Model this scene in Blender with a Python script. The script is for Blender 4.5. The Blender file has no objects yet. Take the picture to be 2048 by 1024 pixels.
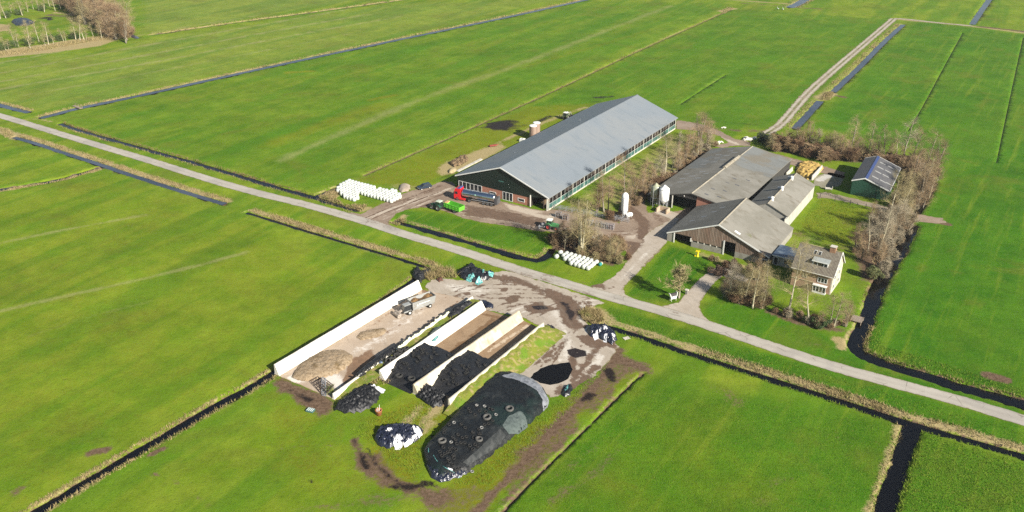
import bpy, math, random
import numpy as np
from mathutils import Vector, Matrix
from mathutils.geometry import delaunay_2d_cdt
random.seed(7); RNG = np.random.default_rng(11)
S = bpy.context.scene
COL = S.collection
R = math.radians
PI = math.pi

# ---------------------------------------------------------------- survey: picture point -> point on the land (2048 x 1024 px)
F, PIT, ROLL, CH = 1720., .46064, -.0022, 100.
_fw = np.array([0, math.cos(PIT), -math.sin(PIT)]); _u0 = np.array([0, math.sin(PIT), math.cos(PIT)]); _r0 = np.array([1., 0, 0])
_rt = _r0*math.cos(ROLL)+_u0*math.sin(ROLL); _up = -_r0*math.sin(ROLL)+_u0*math.cos(ROLL)
def at(px, py, z=0.):
    d = _fw*F+_rt*(px-1024)-_up*(py-512); t = (z-CH)/d[2]
    return Vector((t*d[0], t*d[1], z))
def at2(p, z=0.): v = at(p[0], p[1], z); return (v.x, v.y)
def ztop(x, y, py):
    "height at which a vertical line standing at x, y reaches picture row py"
    lo, hi = 0., 60.
    for _ in range(40):
        z = (lo+hi)/2; d = np.array([x, y, z-CH]); q = 512-F*(d@_up)/(d@_fw)
        if q > py: lo = z
        else: hi = z
    return lo

# ---------------------------------------------------------------- object helpers
class MB:
    def __init__(s): s.v = []; s.f = []; s.m = []; s.cm = 0
    def add(s, vs, fs, T=None):
        n = len(s.v)
        s.v += [tuple(T @ Vector(v)) if T else tuple(v) for v in vs]
        s.f += [tuple(i+n for i in f) for f in fs]; s.m += [s.cm]*len(fs); return s
    def mat(s, k): s.cm = k; return s
    def box(s, c, d, rz=0, T=None, taper=1.):
        x, y, z = d[0]/2, d[1]/2, d[2]/2; t = taper
        vs = [(-x,-y,-z),(x,-y,-z),(x,y,-z),(-x,y,-z),(-x*t,-y*t,z),(x*t,-y*t,z),(x*t,y*t,z),(-x*t,y*t,z)]
        m = Matrix.Translation(c) @ Matrix.Rotation(rz, 4, 'Z')
        if T: m = T @ m
        return s.add(vs, [(0,3,2,1),(4,5,6,7),(0,1,5,4),(1,2,6,5),(2,3,7,6),(3,0,4,7)], m)
    def b(s, x0, x1, y0, y1, z0, z1, T=None): return s.box(((x0+x1)/2,(y0+y1)/2,(z0+z1)/2),(x1-x0,y1-y0,z1-z0),0,T)
    def bar(s, a, b, w, h=None):
        a = Vector(a); b = Vector(b); d = b-a; L = d.length
        if L < 1e-6: return s
        q = d.to_track_quat('X', 'Z').to_matrix().to_4x4()
        return s.box((0,0,0), (L, w, h or w), 0, Matrix.Translation((a+b)/2) @ q)
    def tube(s, a, b, r0, r1=None, n=6, cap=False):
        a = Vector(a); b = Vector(b); d = (b-a); r1 = r0 if r1 is None else r1
        if d.length < 1e-6: return s
        d.normalize(); x = d.orthogonal().normalized(); y = d.cross(x)
        vs = []
        for p, r in ((a, r0), (b, r1)):
            for i in range(n):
                t = 2*PI*i/n; vs.append(p+x*(r*math.cos(t))+y*(r*math.sin(t)))
        fs = [(i,(i+1)%n,n+(i+1)%n,n+i) for i in range(n)]
        if cap: fs += [tuple(range(n-1,-1,-1)), tuple(range(n,2*n))]
        return s.add(vs, fs)
    def lathe(s, prof, n=20, T=None, a0=0, a1=2*PI):
        full = abs(a1-a0-2*PI) < 1e-6; vs = []; k = n if full else n+1
        for r, z in prof:
            for i in range(k):
                t = a0+(a1-a0)*i/n; vs.append((r*math.cos(t), r*math.sin(t), z))
        fs = []
        for j in range(len(prof)-1):
            for i in range(n):
                i2 = (i+1) % k
                fs.append((j*k+i, j*k+i2, (j+1)*k+i2, (j+1)*k+i))
        return s.add(vs, fs, T)
    def ext(s, poly, z0, z1, T=None):
        "poly in xy, extruded along z (counter-clockwise)"
        n = len(poly); vs = [(x,y,z0) for x,y in poly]+[(x,y,z1) for x,y in poly]
        fs = [tuple(range(n-1,-1,-1)), tuple(range(n,2*n))]+[(i,(i+1)%n,n+(i+1)%n,n+i) for i in range(n)]
        return s.add(vs, fs, T)
    def extx(s, poly, y0, y1, T=None):
        "poly in xz, extruded along y"
        n = len(poly); vs = [(x,y0,z) for x,z in poly]+[(x,y1,z) for x,z in poly]
        fs = [tuple(range(n)), tuple(range(2*n-1,n-1,-1))]+[(i,n+i,n+(i+1)%n,(i+1)%n) for i in range(n)]
        return s.add(vs, fs, T)
    def torus(s, c, R0, r, n=16, m=8, T=None, sq=1.):
        vs = []
        for i in range(n):
            t = 2*PI*i/n
            for j in range(m):
                p = 2*PI*j/m; rr = R0+r*math.cos(p); vs.append((c[0]+rr*math.cos(t), c[1]+rr*math.sin(t), c[2]+r*sq*math.sin(p)))
        fs = [(i*m+j, ((i+1)%n)*m+j, ((i+1)%n)*m+(j+1)%m, i*m+(j+1)%m) for i in range(n) for j in range(m)]
        return s.add(vs, fs, T)
    def build(s, name, mats, parent=None, smooth=False, loc=None, rz=0):
        me = bpy.data.meshes.new(name); me.from_pydata(s.v, [], s.f)
        mats = mats if isinstance(mats, (list, tuple)) else [mats]
        for m in mats: me.materials.append(m)
        if len(mats) > 1: me.polygons.foreach_set('material_index', s.m)
        if smooth: me.polygons.foreach_set('use_smooth', [True]*len(s.f))
        me.update()
        return link(name, me, parent, loc, rz)
def link(name, me, parent=None, loc=None, rz=0):
    o = bpy.data.objects.new(name, me); COL.objects.link(o)
    if parent: o.parent = parent
    if loc is not None: o.location = loc
    if rz: o.rotation_euler = (0, 0, rz)
    return o
def tag(o, label, cat, group=None):
    o['label'] = label; o['category'] = cat
    if group: o['group'] = group
    return o
def thing(name, label, cat, loc=(0,0,0), rz=0, group=None):
    o = bpy.data.objects.new(name, None); COL.objects.link(o); o.empty_display_size = .5
    o.location = loc; o.rotation_euler = (0, 0, rz); return tag(o, label, cat, group)
KIDS = {}
def kids(o):
    return [c for c in bpy.data.objects if c.parent is o]
def dup(o, loc, rz, label=None, group=None, sc=None, src=None):
    "copy of a thing with copies of its parts and sub-parts"
    c = o.copy(); COL.objects.link(c); c.location = loc; c.rotation_euler = (0, 0, rz)
    if sc: c.scale = sc if isinstance(sc, (tuple, list)) else (sc,)*3
    if label: c['label'] = label
    if group: c['group'] = group
    ks = KIDS.setdefault(o.name, [(k, kids(k)) for k in kids(o)])
    for k, gs in ks:
        n = k.copy(); COL.objects.link(n); n.parent = c
        for g in gs: m = g.copy(); COL.objects.link(m); m.parent = n
    return c
def struct(o, kind='structure'): o['kind'] = kind; return o

# ---------------------------------------------------------------- materials
def lin(r, g, b):
    f = lambda c: c/12.92 if c <= .04045 else ((c+.055)/1.055)**2.4
    return (f(r/255), f(g/255), f(b/255))
class NT:
    def __init__(s, name):
        s.m = bpy.data.materials.new(name); s.m.use_nodes = True; s.t = s.m.node_tree; s.n = s.t.nodes; s.l = s.t.links
        s.bs = s.n['Principled BSDF']
    def new(s, ty, **k):
        n = s.n.new(ty)
        for a, v in k.items(): setattr(n, a, v)
        return n
    def inp(s, sock, v):
        if hasattr(v, 'is_output') or isinstance(v, bpy.types.NodeSocket): s.l.new(v, sock)
        elif isinstance(v, (tuple, list)) and sock.type == 'RGBA': sock.default_value = (*v[:3], 1)
        else: sock.default_value = v
    def math(s, op, a, b=0., c=0., clamp=False):
        n = s.new('ShaderNodeMath', operation=op, use_clamp=clamp)
        for i, v in enumerate((a, b, c)): s.inp(n.inputs[i], v)
        return n.outputs[0]
    def mix(s, f, a, b, bt='MIX'):
        n = s.new('ShaderNodeMix', data_type='RGBA', blend_type=bt)
        s.inp(n.inputs[0], f); s.inp(n.inputs[6], a); s.inp(n.inputs[7], b); return n.outputs[2]
    def coord(s, kind='Object', sc=(1,1,1), rz=0):
        if kind == 'World': o = s.new('ShaderNodeNewGeometry').outputs['Position']
        else: o = s.new('ShaderNodeTexCoord').outputs[kind]
        if sc != (1,1,1) or rz:
            m = s.new('ShaderNodeMapping'); m.vector_type = 'TEXTURE' if rz and False else 'POINT'
            if rz:
                m0 = s.new('ShaderNodeMapping'); m0.inputs['Rotation'].default_value = (0,0,rz); s.l.new(o, m0.inputs[0]); o = m0.outputs[0]
            m.inputs['Scale'].default_value = sc; s.l.new(o, m.inputs[0]); o = m.outputs[0]
        return o
    def noise(s, scale, co, detail=3, rough=.55, dist=0.):
        n = s.new('ShaderNodeTexNoise'); n.inputs['Scale'].default_value = scale; n.inputs['Detail'].default_value = detail
        n.inputs['Roughness'].default_value = rough; n.inputs['Distortion'].default_value = dist; s.l.new(co, n.inputs['Vector']); return n.outputs[0]
    def step(s, x, lo, hi):
        n = s.new('ShaderNodeMapRange', interpolation_type='SMOOTHSTEP'); s.inp(n.inputs[0], x)
        n.inputs[1].default_value = lo; n.inputs[2].default_value = hi; return n.outputs[0]
    def attr(s, name):
        n = s.new('ShaderNodeAttribute', attribute_name=name); sp = s.new('ShaderNodeSeparateColor'); s.l.new(n.outputs['Color'], sp.inputs[0])
        return sp.outputs[0], sp.outputs[1], sp.outputs[2], n.outputs['Alpha']
    def bump(s, h, strength=.5, dist=.05):
        b = s.new('ShaderNodeBump'); b.inputs['Strength'].default_value = strength; b.inputs['Distance'].default_value = dist
        s.l.new(h, b.inputs['Height']); s.l.new(b.outputs[0], s.bs.inputs['Normal'])
    def done(s, col, rough=.8, metal=0., spec=.4):
        s.inp(s.bs.inputs['Base Color'], col); s.inp(s.bs.inputs['Roughness'], rough); s.bs.inputs['Metallic'].default_value = metal
        s.bs.inputs['Specular IOR Level'].default_value = spec; return s.m
def M(name, col, rough=.8, layers=(), bump=None, metal=0., spec=.4, co='Object', rand=0.):
    "principled material: base colour, then noise layers (colour, scale, lo, hi[, stretch])"
    t = NT(name); c = col
    for L in layers:
        cc = t.coord(co, L[4] if len(L) > 4 else (1,1,1))
        c = t.mix(t.step(t.noise(L[1], cc, 4), L[2], L[3]), c, L[0])
    if rand:
        oi = t.new('ShaderNodeObjectInfo'); h = t.new('ShaderNodeHueSaturation'); h.inputs['Saturation'].default_value = 1
        v = t.math('MULTIPLY_ADD', oi.outputs['Random'], 2*rand, 1-rand); t.l.new(v, h.inputs['Value']); t.inp(h.inputs['Color'], c); c = h.outputs[0]
    if bump: t.bump(t.noise(bump[0], t.coord(co, bump[3] if len(bump) > 3 else (1,1,1)), 4), bump[1], bump[2])
    return t.done(c, rough, metal, spec)

UV = R(-33.36)                     # direction of the plots, barns and pits
def rotm(rz): return Matrix.Rotation(rz, 4, 'Z')
BO = Vector((-17.52, 248.97, 0)); BU = Vector((math.cos(UV), math.sin(UV), 0)); BV = Vector((-math.sin(UV), math.cos(UV), 0))
def uv(u, v, z=0.): return BO+BU*u+BV*v+Vector((0, 0, z))
# ================================================================ LAND: fields, ditches, road, yards
# ditches: centre line (picture points), half width of water, bank width, depth
DITCH = {
 'd1': ([(-60,1098),(70,1024),(200,945),(325,873),(420,816),(500,774),(557,738),(650,680),(748,618),(832,556)], .75, .5),
 'd2': ([(493,424),(520,432),(600,457),(690,484),(782,511),(860,535)], .35, .55),
 'd3': ([(28,274),(75,287),(120,303),(190,325),(250,346),(375,386),(448,407)], .6, .5),
 'd4': ([(196,335),(160,346),(120,358),(60,368),(0,378),(-150,404)], .7, .5),
 'd5': ([(-120,178),(0,210),(56,224)], 1.1, .5),
 'd6': ([(84,235),(155,216),(250,197),(380,168),(512,139),(762,86),(1024,32),(1168,0),(1400,-51)], 1.3, .5),
 'd7': ([(303,69),(420,52),(512,39),(680,17),(800,0),(900,-14)], .5, .5),
 'd7b': ([(262,69),(274,76)], .9, .5),
 'd8': ([(121,246),(145,256),(250,286),(385,323),(512,361),(575,380),(625,392),(660,404),(713,420)], .75, .6),
 'd9': ([(630,392),(650,384),(672,375)], .6, .5),
 'd10': ([(727,350),(830,305),(942,256),(1024,219),(1149,162),(1274,102),(1459,20)], .22, .45),
 'd11': ([(790,442),(840,455),(899,472),(960,490),(1024,508),(1060,518),(1080,519),(1098,508),(1104,497)], .8, .6),
 'd12a': ([(1868,364),(1852,395),(1834,425)], .8, .8),
 'd12': ([(1827,450),(1812,477),(1798,503),(1786,524),(1756,569),(1736,632),(1716,676),(1710,694),(1724,707),(1786,732),(1886,760),(1911,770),(2048,806),(2300,872)], 1.25, .7),
 'd13': ([(1201,648),(1249,662),(1336,690),(1424,720),(1536,755),(1631,785),(1711,810),(1786,835),(1836,850),(1911,872),(2048,911),(2300,985)], .65, .6),
 'd14': ([(1826,850),(1812,890),(1798,930),(1771,1018),(1745,1100)], 1.2, .6),
 'd15': ([(1286,747),(1259,769),(1174,855),(1086,940),(1024,1003),(955,1075)], .16, .16),
 'd16': ([(1590,256),(1608,237),(1640,202)], .95, .6),
 'd16b': ([(1667,183),(1695,156),(1723,130),(1766,85),(1806,49)], .85, .6),
 'd17': ([(1945,48),(1961,24),(1977,1),(2000,-30)], 1.2, .6),
 'd18': ([(1581,14),(1596,7),(1612,-2),(1650,-25)], 2.4, .6),
 'd19': ([(1626,20),(1700,27),(1772,35)], .25, .6),
 'f1': ([(1925,66),(1880,148),(1850,205),(1816,262)], .07, .14),
 'f2': ([(2046,76),(2020,195),(1993,325)], .07, .14),
 'f3': ([(1360,208),(1400,182),(1450,150)], .05, .12),
}
DZ = -.85; WZ = -.5
def dense(pts, step):
    out = [Vector(pts[0])]
    for a, b in zip(pts[:-1], pts[1:]):
        a = Vector(a); b = Vector(b); n = max(1, int((b-a).length/step))
        out += [a.lerp(b, k/n) for k in range(1, n+1)]
    return out
def smooth(pts, it=2):
    for _ in range(it):
        q = [pts[0]]
        for a, b in zip(pts[:-1], pts[1:]): q += [a.lerp(b, .25), a.lerp(b, .75)]
        pts = q+[pts[-1]]
    return pts
DL = {}
for k, (pp, w, b) in DITCH.items():
    ln = smooth([Vector(at2(p)) for p in pp], 1); DL[k] = (dense(ln, 1.3 if w > .3 else .8), w, b)
def normals(L):
    out = []
    for i in range(len(L)):
        d = L[min(i+1, len(L)-1)]-L[max(i-1, 0)]; d.normalize(); out.append(Vector((-d.y, d.x)))
    return out
def seg_dist(P, pts):
    "distance of points P (n,2) to a polyline"
    best = np.full(len(P), 1e9)
    A = np.array([tuple(p)[:2] for p in pts], float)
    for a, b in zip(A[:-1], A[1:]):
        d = b-a; t = np.clip(((P-a)@d)/max(d@d, 1e-9), 0, 1); e = P-a-t[:,None]*d
        best = np.minimum(best, (e*e).sum(1))
    return np.sqrt(best)
def in_poly(P, poly):
    x, y = P[:,0], P[:,1]; r = np.zeros(len(P), bool); n = len(poly)
    for i in range(n):
        x0, y0 = poly[i]; x1, y1 = poly[(i+1)%n]
        c = ((y0 > y) != (y1 > y)); 
        if y0 != y1: r ^= c & (x < (x1-x0)*(y-y0)/(y1-y0)+x0)
    return r
def poly_sd(P, poly):
    d = seg_dist(P, list(poly)+[poly[0]]); return np.where(in_poly(P, poly), d, -d)
def vnoise(P, s, seed=0):
    "cheap smooth value noise"
    rg = np.random.default_rng(seed); T = rg.random((256, 256)); q = P/s; i = np.floor(q).astype(int); f = q-i; f = f*f*(3-2*f)
    g = lambda a, b: T[(i[:,0]+a) % 256, (i[:,1]+b) % 256]
    return (g(0,0)*(1-f[:,0])+g(1,0)*f[:,0])*(1-f[:,1])+(g(0,1)*(1-f[:,0])+g(1,1)*f[:,0])*f[:,1]
def W(*pts): return [at2(p) for p in pts]
# features painted into the land: what grows or lies there
def strokes(P, feats, nch):
    out = np.zeros((len(P), nch)); 
    lo = P.min(0); hi = P.max(0)
    n1 = vnoise(P, 2.2, 1)*.6+vnoise(P, .9, 2)*.4; n2 = vnoise(P, 7., 3)
    for ft in feats:
        kind, pts, a, ch, s = ft[:5]; soft = ft[5] if len(ft) > 5 else .8; brk = ft[6] if len(ft) > 6 else .5
        if kind == 's': d = a/2-seg_dist(P, smooth([Vector(at2(p)) for p in pts], 1))
        elif kind == 'p': d = poly_sd(P, W(*pts))
        elif kind == 'w': d = a/2-seg_dist(P, pts)
        val = np.clip(.5+d/(2*soft)+(n1-.5)*brk+(n2-.5)*brk*.7*(kind != 'p' or soft > 2), 0, 1)*s
        out[:,ch] = np.maximum(out[:,ch], val)
    return out
MUD, STRAW, LUSH, WET, YEL, PALE, TONE, TUFT = range(8)
LANDF = [
 # field tone (0 yellow-green left .. 1 deep green right)
 ('p', [(1290,745),(1780,838),(1815,860),(1745,1110),(900,1110)], 0, TONE, .72, 3, .3),
 ('p', [(1850,866),(2400,1030),(2300,1200),(1745,1130)], 0, TONE, .75, 2, .3),
 ('p', [(1838,440),(1900,350),(2200,200),(2400,860),(2048,798),(1790,726),(1715,690)], 0, TONE, 1., 2, .2),
 ('p', [(1826,40),(2100,75),(2400,400),(1900,370),(1840,300),(1620,255)], 0, TONE, .78, 4, .2),
 ('p', [(1470,18),(1790,40),(1560,258),(1300,250),(1240,200),(1000,240)], 0, TONE, .6, 3, .2),
 ('p', [(740,345),(1460,10),(1160,2),(100,232),(120,245),(620,388)], 0, TONE, .38, 4, .2),
 ('p', [(1250,590),(1340,490),(1430,520),(1400,560),(1350,608)], 0, TONE, .95, 1, .2),
 ('p', [(1402,612),(1450,590),(1560,625),(1690,690),(1780,740),(2048,818),(2200,870),(2048,835),(1660,728),(1440,655)], 0, TONE, .9, 1, .2),
 ('p', [(1210,610),(1536,705),(2048,850),(2300,930),(2300,975),(2048,900),(1536,748),(1205,645)], 0, TONE, .85, 1, .3),
 ('p', [(786,440),(800,420),(880,425),(1000,455),(1090,465),(1100,490),(1085,510),(1000,495),(900,465)], 0, TONE, .75, 1, .2),
 ('p', [(1590,450),(1640,395),(1740,420),(1715,480),(1690,500)], 0, YEL, .6, 2, .6), ('s', [(1640,420),(1690,440),(1700,470)], 5, MUD, .45, 2, 1.1), ('s', [(1600,470),(1660,490),(1700,498)], 5, MUD, .5, 2, 1.1), ('s', [(1650,400),(1710,415)], 3, WET, .35, 1.5, 1.),
 ('p', [(505,790),(560,790),(670,830),(740,830),(700,900),(760,985),(600,1010),(540,960)], 0, YEL, .45, 6, .5),
 ('p', [(740,830),(860,790),(930,780),(1000,740),(1060,690),(1100,665),(1108,672),(1060,705),(985,755),(850,890),(840,960),(900,990),(760,985),(720,900)], 0, YEL, .8, 2, .6),
 ('p', [(900,965),(960,925),(1100,815),(1180,770),(1290,735),(1200,810),(1080,930),(960,1040),(860,1040)], 0, YEL, .8, 2.5, .5),
 ('p', [(1000,1024),(1260,780),(1400,800),(1600,900),(1700,1000),(1650,1060),(1000,1060)], 0, YEL, .3, 8, .6),
 ('p', [(730,352),(800,322),(940,262),(1060,212),(1200,205),(1010,300),(900,350),(830,375),(700,365)], 0, YEL, .65, 2, .5),
 ('p', [(120,248),(640,398),(700,380),(560,375)], 0, YEL, .4, 4, .4),
 ('p', [(-100,420),(200,350),(450,425),(500,440),(815,548),(500,755),(-100,1100)], 0, YEL, .33, 8, .9),
 ('p', [(-200,140),(200,100),(300,75),(800,5),(1150,-5),(700,95),(90,228),(-200,190)], 0, PALE, .36, 6, .7), ('p', [(270,70),(280,-10),(800,-10),(310,66)], 0, PALE, .4, 6, .6),
 # old mowing / slurry stripes, pale
 ('s', [(-20,490),(120,461),(290,430)], 1.6, PALE, .75, .7),
 ('s', [(-20,627),(120,594),(250,566),(400,530),(495,504)], 1.8, PALE, .75, .8),
 ('s', [(60,672),(180,632),(300,603)], 1.5, PALE, .45, .8),
 ('s', [(80,448),(125,440)], 1.2, PALE, .4, .7),
 ('s', [(-20,130),(130,101),(320,62),(520,30)], 2.4, PALE, 0.91, 1.4, .4),
 ('s', [(-20,150),(130,121),(330,83),(700,18)], 2.4, PALE, 1.00, 1.4, .4),
 ('s', [(-20,167),(180,131),(330,103),(620,48),(760,25)], 2.4, PALE, 1.00, 1.4, .4),
 ('s', [(-20,182),(150,152),(330,120),(620,64),(800,33)], 2.4, PALE, 0.98, 1.4, .4),
 ('s', [(50,190),(200,164),(420,122),(700,68)], 2.4, PALE, 0.71, 1.4, .4),
 ('s', [(560,322),(700,258),(860,190),(1024,135),(1200,66),(1340,12)], 5.5, PALE, .62, 2.5),
 ('s', [(860,215),(1000,165),(1150,110),(1300,45)], 7, LUSH, .7, 3),
 ('s', [(560,150),(760,112),(1000,60),(1150,25)], 8, LUSH, .6, 3),
 ('s', [(480,300),(700,215),(900,140),(1100,80),(1250,30)], 9, LUSH, .7, 4),
 ('s', [(540,290),(640,250),(760,210)], 9, YEL, .6, 4),
 ('s', [(240,225),(380,195),(560,160)], 7, YEL, .35, 4),
 ('s', [(575,145),(625,142)], 3, YEL, 1., 1.5),('s', [(740,200),(790,190)], 3, YEL, .9, 1.5),
 ('s', [(1060,130),(1200,90),(1300,60)], 5, YEL, .5, 2),
 ('s', [(520,195),(575,182),(620,165),(655,172)], 1.6, MUD, .55, 1, .9),('s', [(575,165),(640,163)], 1.5, MUD, .5, 1, .9),
 ('s', [(560,320),(640,290),(740,245),(830,215)], 1.3, MUD, .4, 1., .9),
 ('s', [(1330,210),(1420,168),(1470,140),(1540,92)], .8, PALE, .5, .5),
 ('s', [(700,365),(800,322),(900,280)], 2, PALE, .4, 1),
 # straw-coloured banks
 ('w', 'd1', 3.4, STRAW, .5, .9, .7), ('w', 'd3', 4.2, STRAW, .4, 1., .8), ('w', 'd2', 3.6, STRAW, .45, 1., .8), ('w', 'd4', 3.2, STRAW, .5, .8, .7),
 ('w', 'd5', 3.6, STRAW, .4, .8, .7), ('w', 'd6', 4.4, STRAW, .4, .8, .7), ('w', 'd7', 3.6, STRAW, .8, .8), ('w', 'd8', 3., STRAW, .35, .8, .8),
 ('w', 'd9', 4., STRAW, .7, 1.), ('w', 'd10', 1.6, STRAW, .6, .6), ('w', 'd11', 3.6, STRAW, .45, .8), ('w', 'd12a', 4., STRAW, .5, .8),
 ('w', 'd12', 3.8, STRAW, .3, .8, .8), ('w', 'd13', 2.6, STRAW, .45, .7, .8), ('w', 'd14', 3.4, STRAW, .35, .8, .8), ('w', 'd16', 5., STRAW, .45, 1.),
 ('w', 'd16b', 5., STRAW, .5, 1.), ('w', 'd17', 4., STRAW, .4, 1.), ('w', 'd18', 9., STRAW, .7, 2.), ('w', 'd19', 1.6, STRAW, .4, .6), ('s', [(1276,748),(1250,772),(1166,855),(1078,940),(1016,1003),(946,1075)], 1.0, STRAW, .6, .5, .5),
 ('s', [(560,392),(640,418),(700,438)], 0.1, STRAW, .1, .5),
 ('s', [(0,260),(20,266),(34,276)], 5, STRAW, .9, 1.5),
 ('p', [(628,395),(668,376),(690,380),(672,398),(690,412),(742,412),(752,418),(722,425),(690,413)], 0, STRAW, .8, 1.2),
 ('s', [(780,445),(800,440),(808,432)], 2.2, STRAW, .9, .8),
 ('s', [(1270,102),(1380,55),(1460,18)], 3.2, STRAW, .55, 1.5, .7),
 ('s', [(1443,22),(1466,17)], 5, STRAW, .9, 1.5),
 ('s', [(1166,625),(1190,628),(1205,640)], 7, STRAW, .9, 1.5),
 ('s', [(1690,690),(1680,680)], 3, STRAW, .9, 1),
 ('s', [(1800,845),(1785,900),(1760,980),(1742,1024)], 2.6, STRAW, .75, 1),
 ('s', [(1645,196),(1660,188)], 7, STRAW, .9, 1.5),
 ('s', [(1795,38),(1870,45),(1945,52),(2048,66)], 5, STRAW, .8, 1.5), ('s', [(1950,52),(2048,63),(2150,75)], 4, MUD, .85, 1.2), ('s', [(1480,6),(1560,12),(1640,18)], 5, MUD, .6, 2), ('s', [(1400,-4),(1540,5),(1580,8)], 5, STRAW, .7, 2),
 ('s', [(1700,100),(1600,200)], 0.1, MUD, .1, 1),
 ('p', [(1790,42),(1806,44),(1660,186),(1600,240),(1565,262),(1555,255)], 0, STRAW, .5, 2, .6),
 ('s', [(1786,50),(1700,120),(1640,178),(1600,215)], 3.2, MUD, .45, 1.5, .7),
 # trampled and muddy ground
 ('s', [(1240,700),(1190,775),(1120,845),(1060,910),(985,990),(930,1045)], 2.0, MUD, .95, 1., .6),
 ('s', [(1262,725),(1215,790),(1140,868),(1075,935),(1005,1005)], 1.6, MUD, .8, 1., .7),
 ('s', [(1250,720),(1150,830),(1020,960)], 7, MUD, .62, 2, 1.1),
 ('s', [(1205,690),(1240,722),(1285,735)], 6, MUD, .8, 2, .8),
 ('s', [(706,880),(722,905),(735,935)], 1.0, WET, .75, .7, .9), ('s', [(735,895),(752,930),(790,960),(830,985)], 1.0, WET, .7, .8, .9), ('s', [(706,880),(722,905),(740,945)], 2.4, MUD, .8, 1.2, .9),
 ('s', [(745,920),(790,965),(850,985),(880,1000)], 4, MUD, .75, 1.8, 1.1), ('s', [(790,975),(830,972),(862,966)], 2.2, WET, .75, 1.2, .9),
 ('s', [(780,880),(700,889),(580,893),(555,900)], .35, MUD, .8, .35), ('s', [(860,990),(760,1000),(600,1020)], 4, MUD, .5, 2, .9), ('s', [(930,1000),(880,1040)], 8, MUD, .5, 3, .9),
 ('p', [(540,770),(560,755),(672,800),(670,820),(640,830),(590,800)], 0, MUD, .95, 1.5, .6), ('s', [(580,780),(620,800)], 1.2, WET, .8, .8, .9),
 ('p', [(790,850),(815,825),(850,800),(842,830),(820,850)], 0, STRAW, .8, 1, .8), ('s', [(850,840),(890,800),(930,770)], 2.5, STRAW, .8, 1, .7), ('s', [(835,870),(862,845)], 2.5, STRAW, .7, 1),
 ('p', [(848,560),(880,552),(915,555),(900,540),(850,536),(835,550)], 0, STRAW, .85, 1.2, .5),
 ('s', [(838,600),(800,625)], .1, MUD, .1, 1),
 ('s', [(850,580),(800,615),(720,665),(640,718),(565,760)], 3.4, YEL, .7, 1., .5), ('s', [(850,580),(800,612),(720,662)], 2.0, STRAW, .5, 1., .8),
 ('s', [(1285,860),(1240,910),(1200,930)], 4, LUSH, .8, 2), ('s', [(1225,840),(1180,900),(1120,950)], 3, MUD, .45, 1.5, .9), ('s', [(1400,870),(1440,850)], 6, MUD, .3, 3, .9), ('s', [(1640,930),(1660,1000)], 6, MUD, .3, 3, .9), ('s', [(1330,960),(1330,975)], 5, LUSH, .8, 2), ('s', [(1450,780),(1480,800)], 6, MUD, .5, 2.5, 1.), ('s', [(1330,800),(1300,790)], 6, MUD, .45, 2.5, 1.), ('s', [(1560,960),(1520,1010)], 8, MUD, .42, 3, 1.), ('s', [(1690,890),(1640,860)], 6, MUD, .35, 3, 1.), ('s', [(1240,900),(1180,960),(1100,1000)], 3, MUD, .5, 1.6, 1.), ('s', [(1200,782),(1120,866),(1040,950),(975,1020)], .6, WET, .62, .5, .9), ('s', [(1215,740),(1225,760)], 2., WET, .8, .8, .8), ('s', [(1165,800),(1180,790)], 1.6, WET, .8, .8, .8), ('s', [(300,910),(330,895)], 1.6, MUD, .9, .6, .9), ('s', [(180,906),(212,898)], 2.4, MUD, .8, .8, .6), ('s', [(290,945),(340,955),(385,985),(420,1010)], 1.2, MUD, .6, .7, 1.), ('s', [(618,960),(625,964)], 1, WET, .8, .4, .5), ('s', [(30,985),(40,978)], 2, MUD, .6, .7, .8), ('s', [(385,650),(395,655)], 1., MUD, .5, .5), ('s', [(600,520),(620,515)], 3, MUD, .35, 1.5, .9),
 ('s', [(1830,437),(1860,440),(1892,447)], 3.2, MUD, .9, 1., .5), ('s', [(1975,750),(2010,760)], 2.6, MUD, .95, .8, .4), ('s', [(1675,192),(1692,195)], 3.2, MUD, .9, 1.2, .4), ('s', [(1758,690),(1740,650),(1770,600),(1790,560)], 5, TUFT, .9, 3), ('s', [(1850,470),(1900,430),(1960,440)], 8, TUFT, .6, 4),
 ('p', [(960,255),(985,243),(1020,240),(1040,248),(1028,262),(985,266)], 0, WET, .8, 2.6, 1.), ('s', [(1025,258),(1070,245),(1100,232)], 3, WET, .7, 1.5, .7), ('s', [(1190,195),(1225,193)], 3, WET, .7, 1.5, .7), ('s', [(1165,205),(1200,203)], 3, WET, .55, 1.5, .8),
 ('p', [(870,335),(905,318),(960,298),(1000,285),(1012,295),(960,325),(912,345),(880,352)], 0, STRAW, .85, 1.5, .7), ('s', [(985,290),(1030,270),(1110,235),(1170,215)], 2.6, STRAW, .7, 1, .6),
 ('s', [(790,368),(835,370),(812,378)], 6, MUD, .35, 1.5, .5), ('s', [(795,373),(830,376)], 6, STRAW, .5, 1.5, .4), ('s', [(880,358),(900,350)], 3, WET, .5, 1., .8),
 ('s', [(920,500),(830,475),(700,440),(600,412)], .1, STRAW, .1),
 # under the trees: dead leaves and reed litter
 ('p', [(1110,424),(1240,442),(1240,410),(1320,375),(1425,296),(1440,285),(1360,262),(1280,310),(1180,375)], 0, STRAW, .5, 2, .9), ('s', [(1225,440),(1300,385),(1420,295)], 3.5, MUD, .8, 1.2, .7), ('s', [(1235,405),(1300,370),(1345,340),(1400,295)], 2., STRAW, .9, 1., .5),
 ('p', [(1105,500),(1100,470),(1130,462),(1235,485),(1250,510),(1230,535),(1195,525),(1130,505)], 0, MUD, .85, 1.5, .5),
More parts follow.
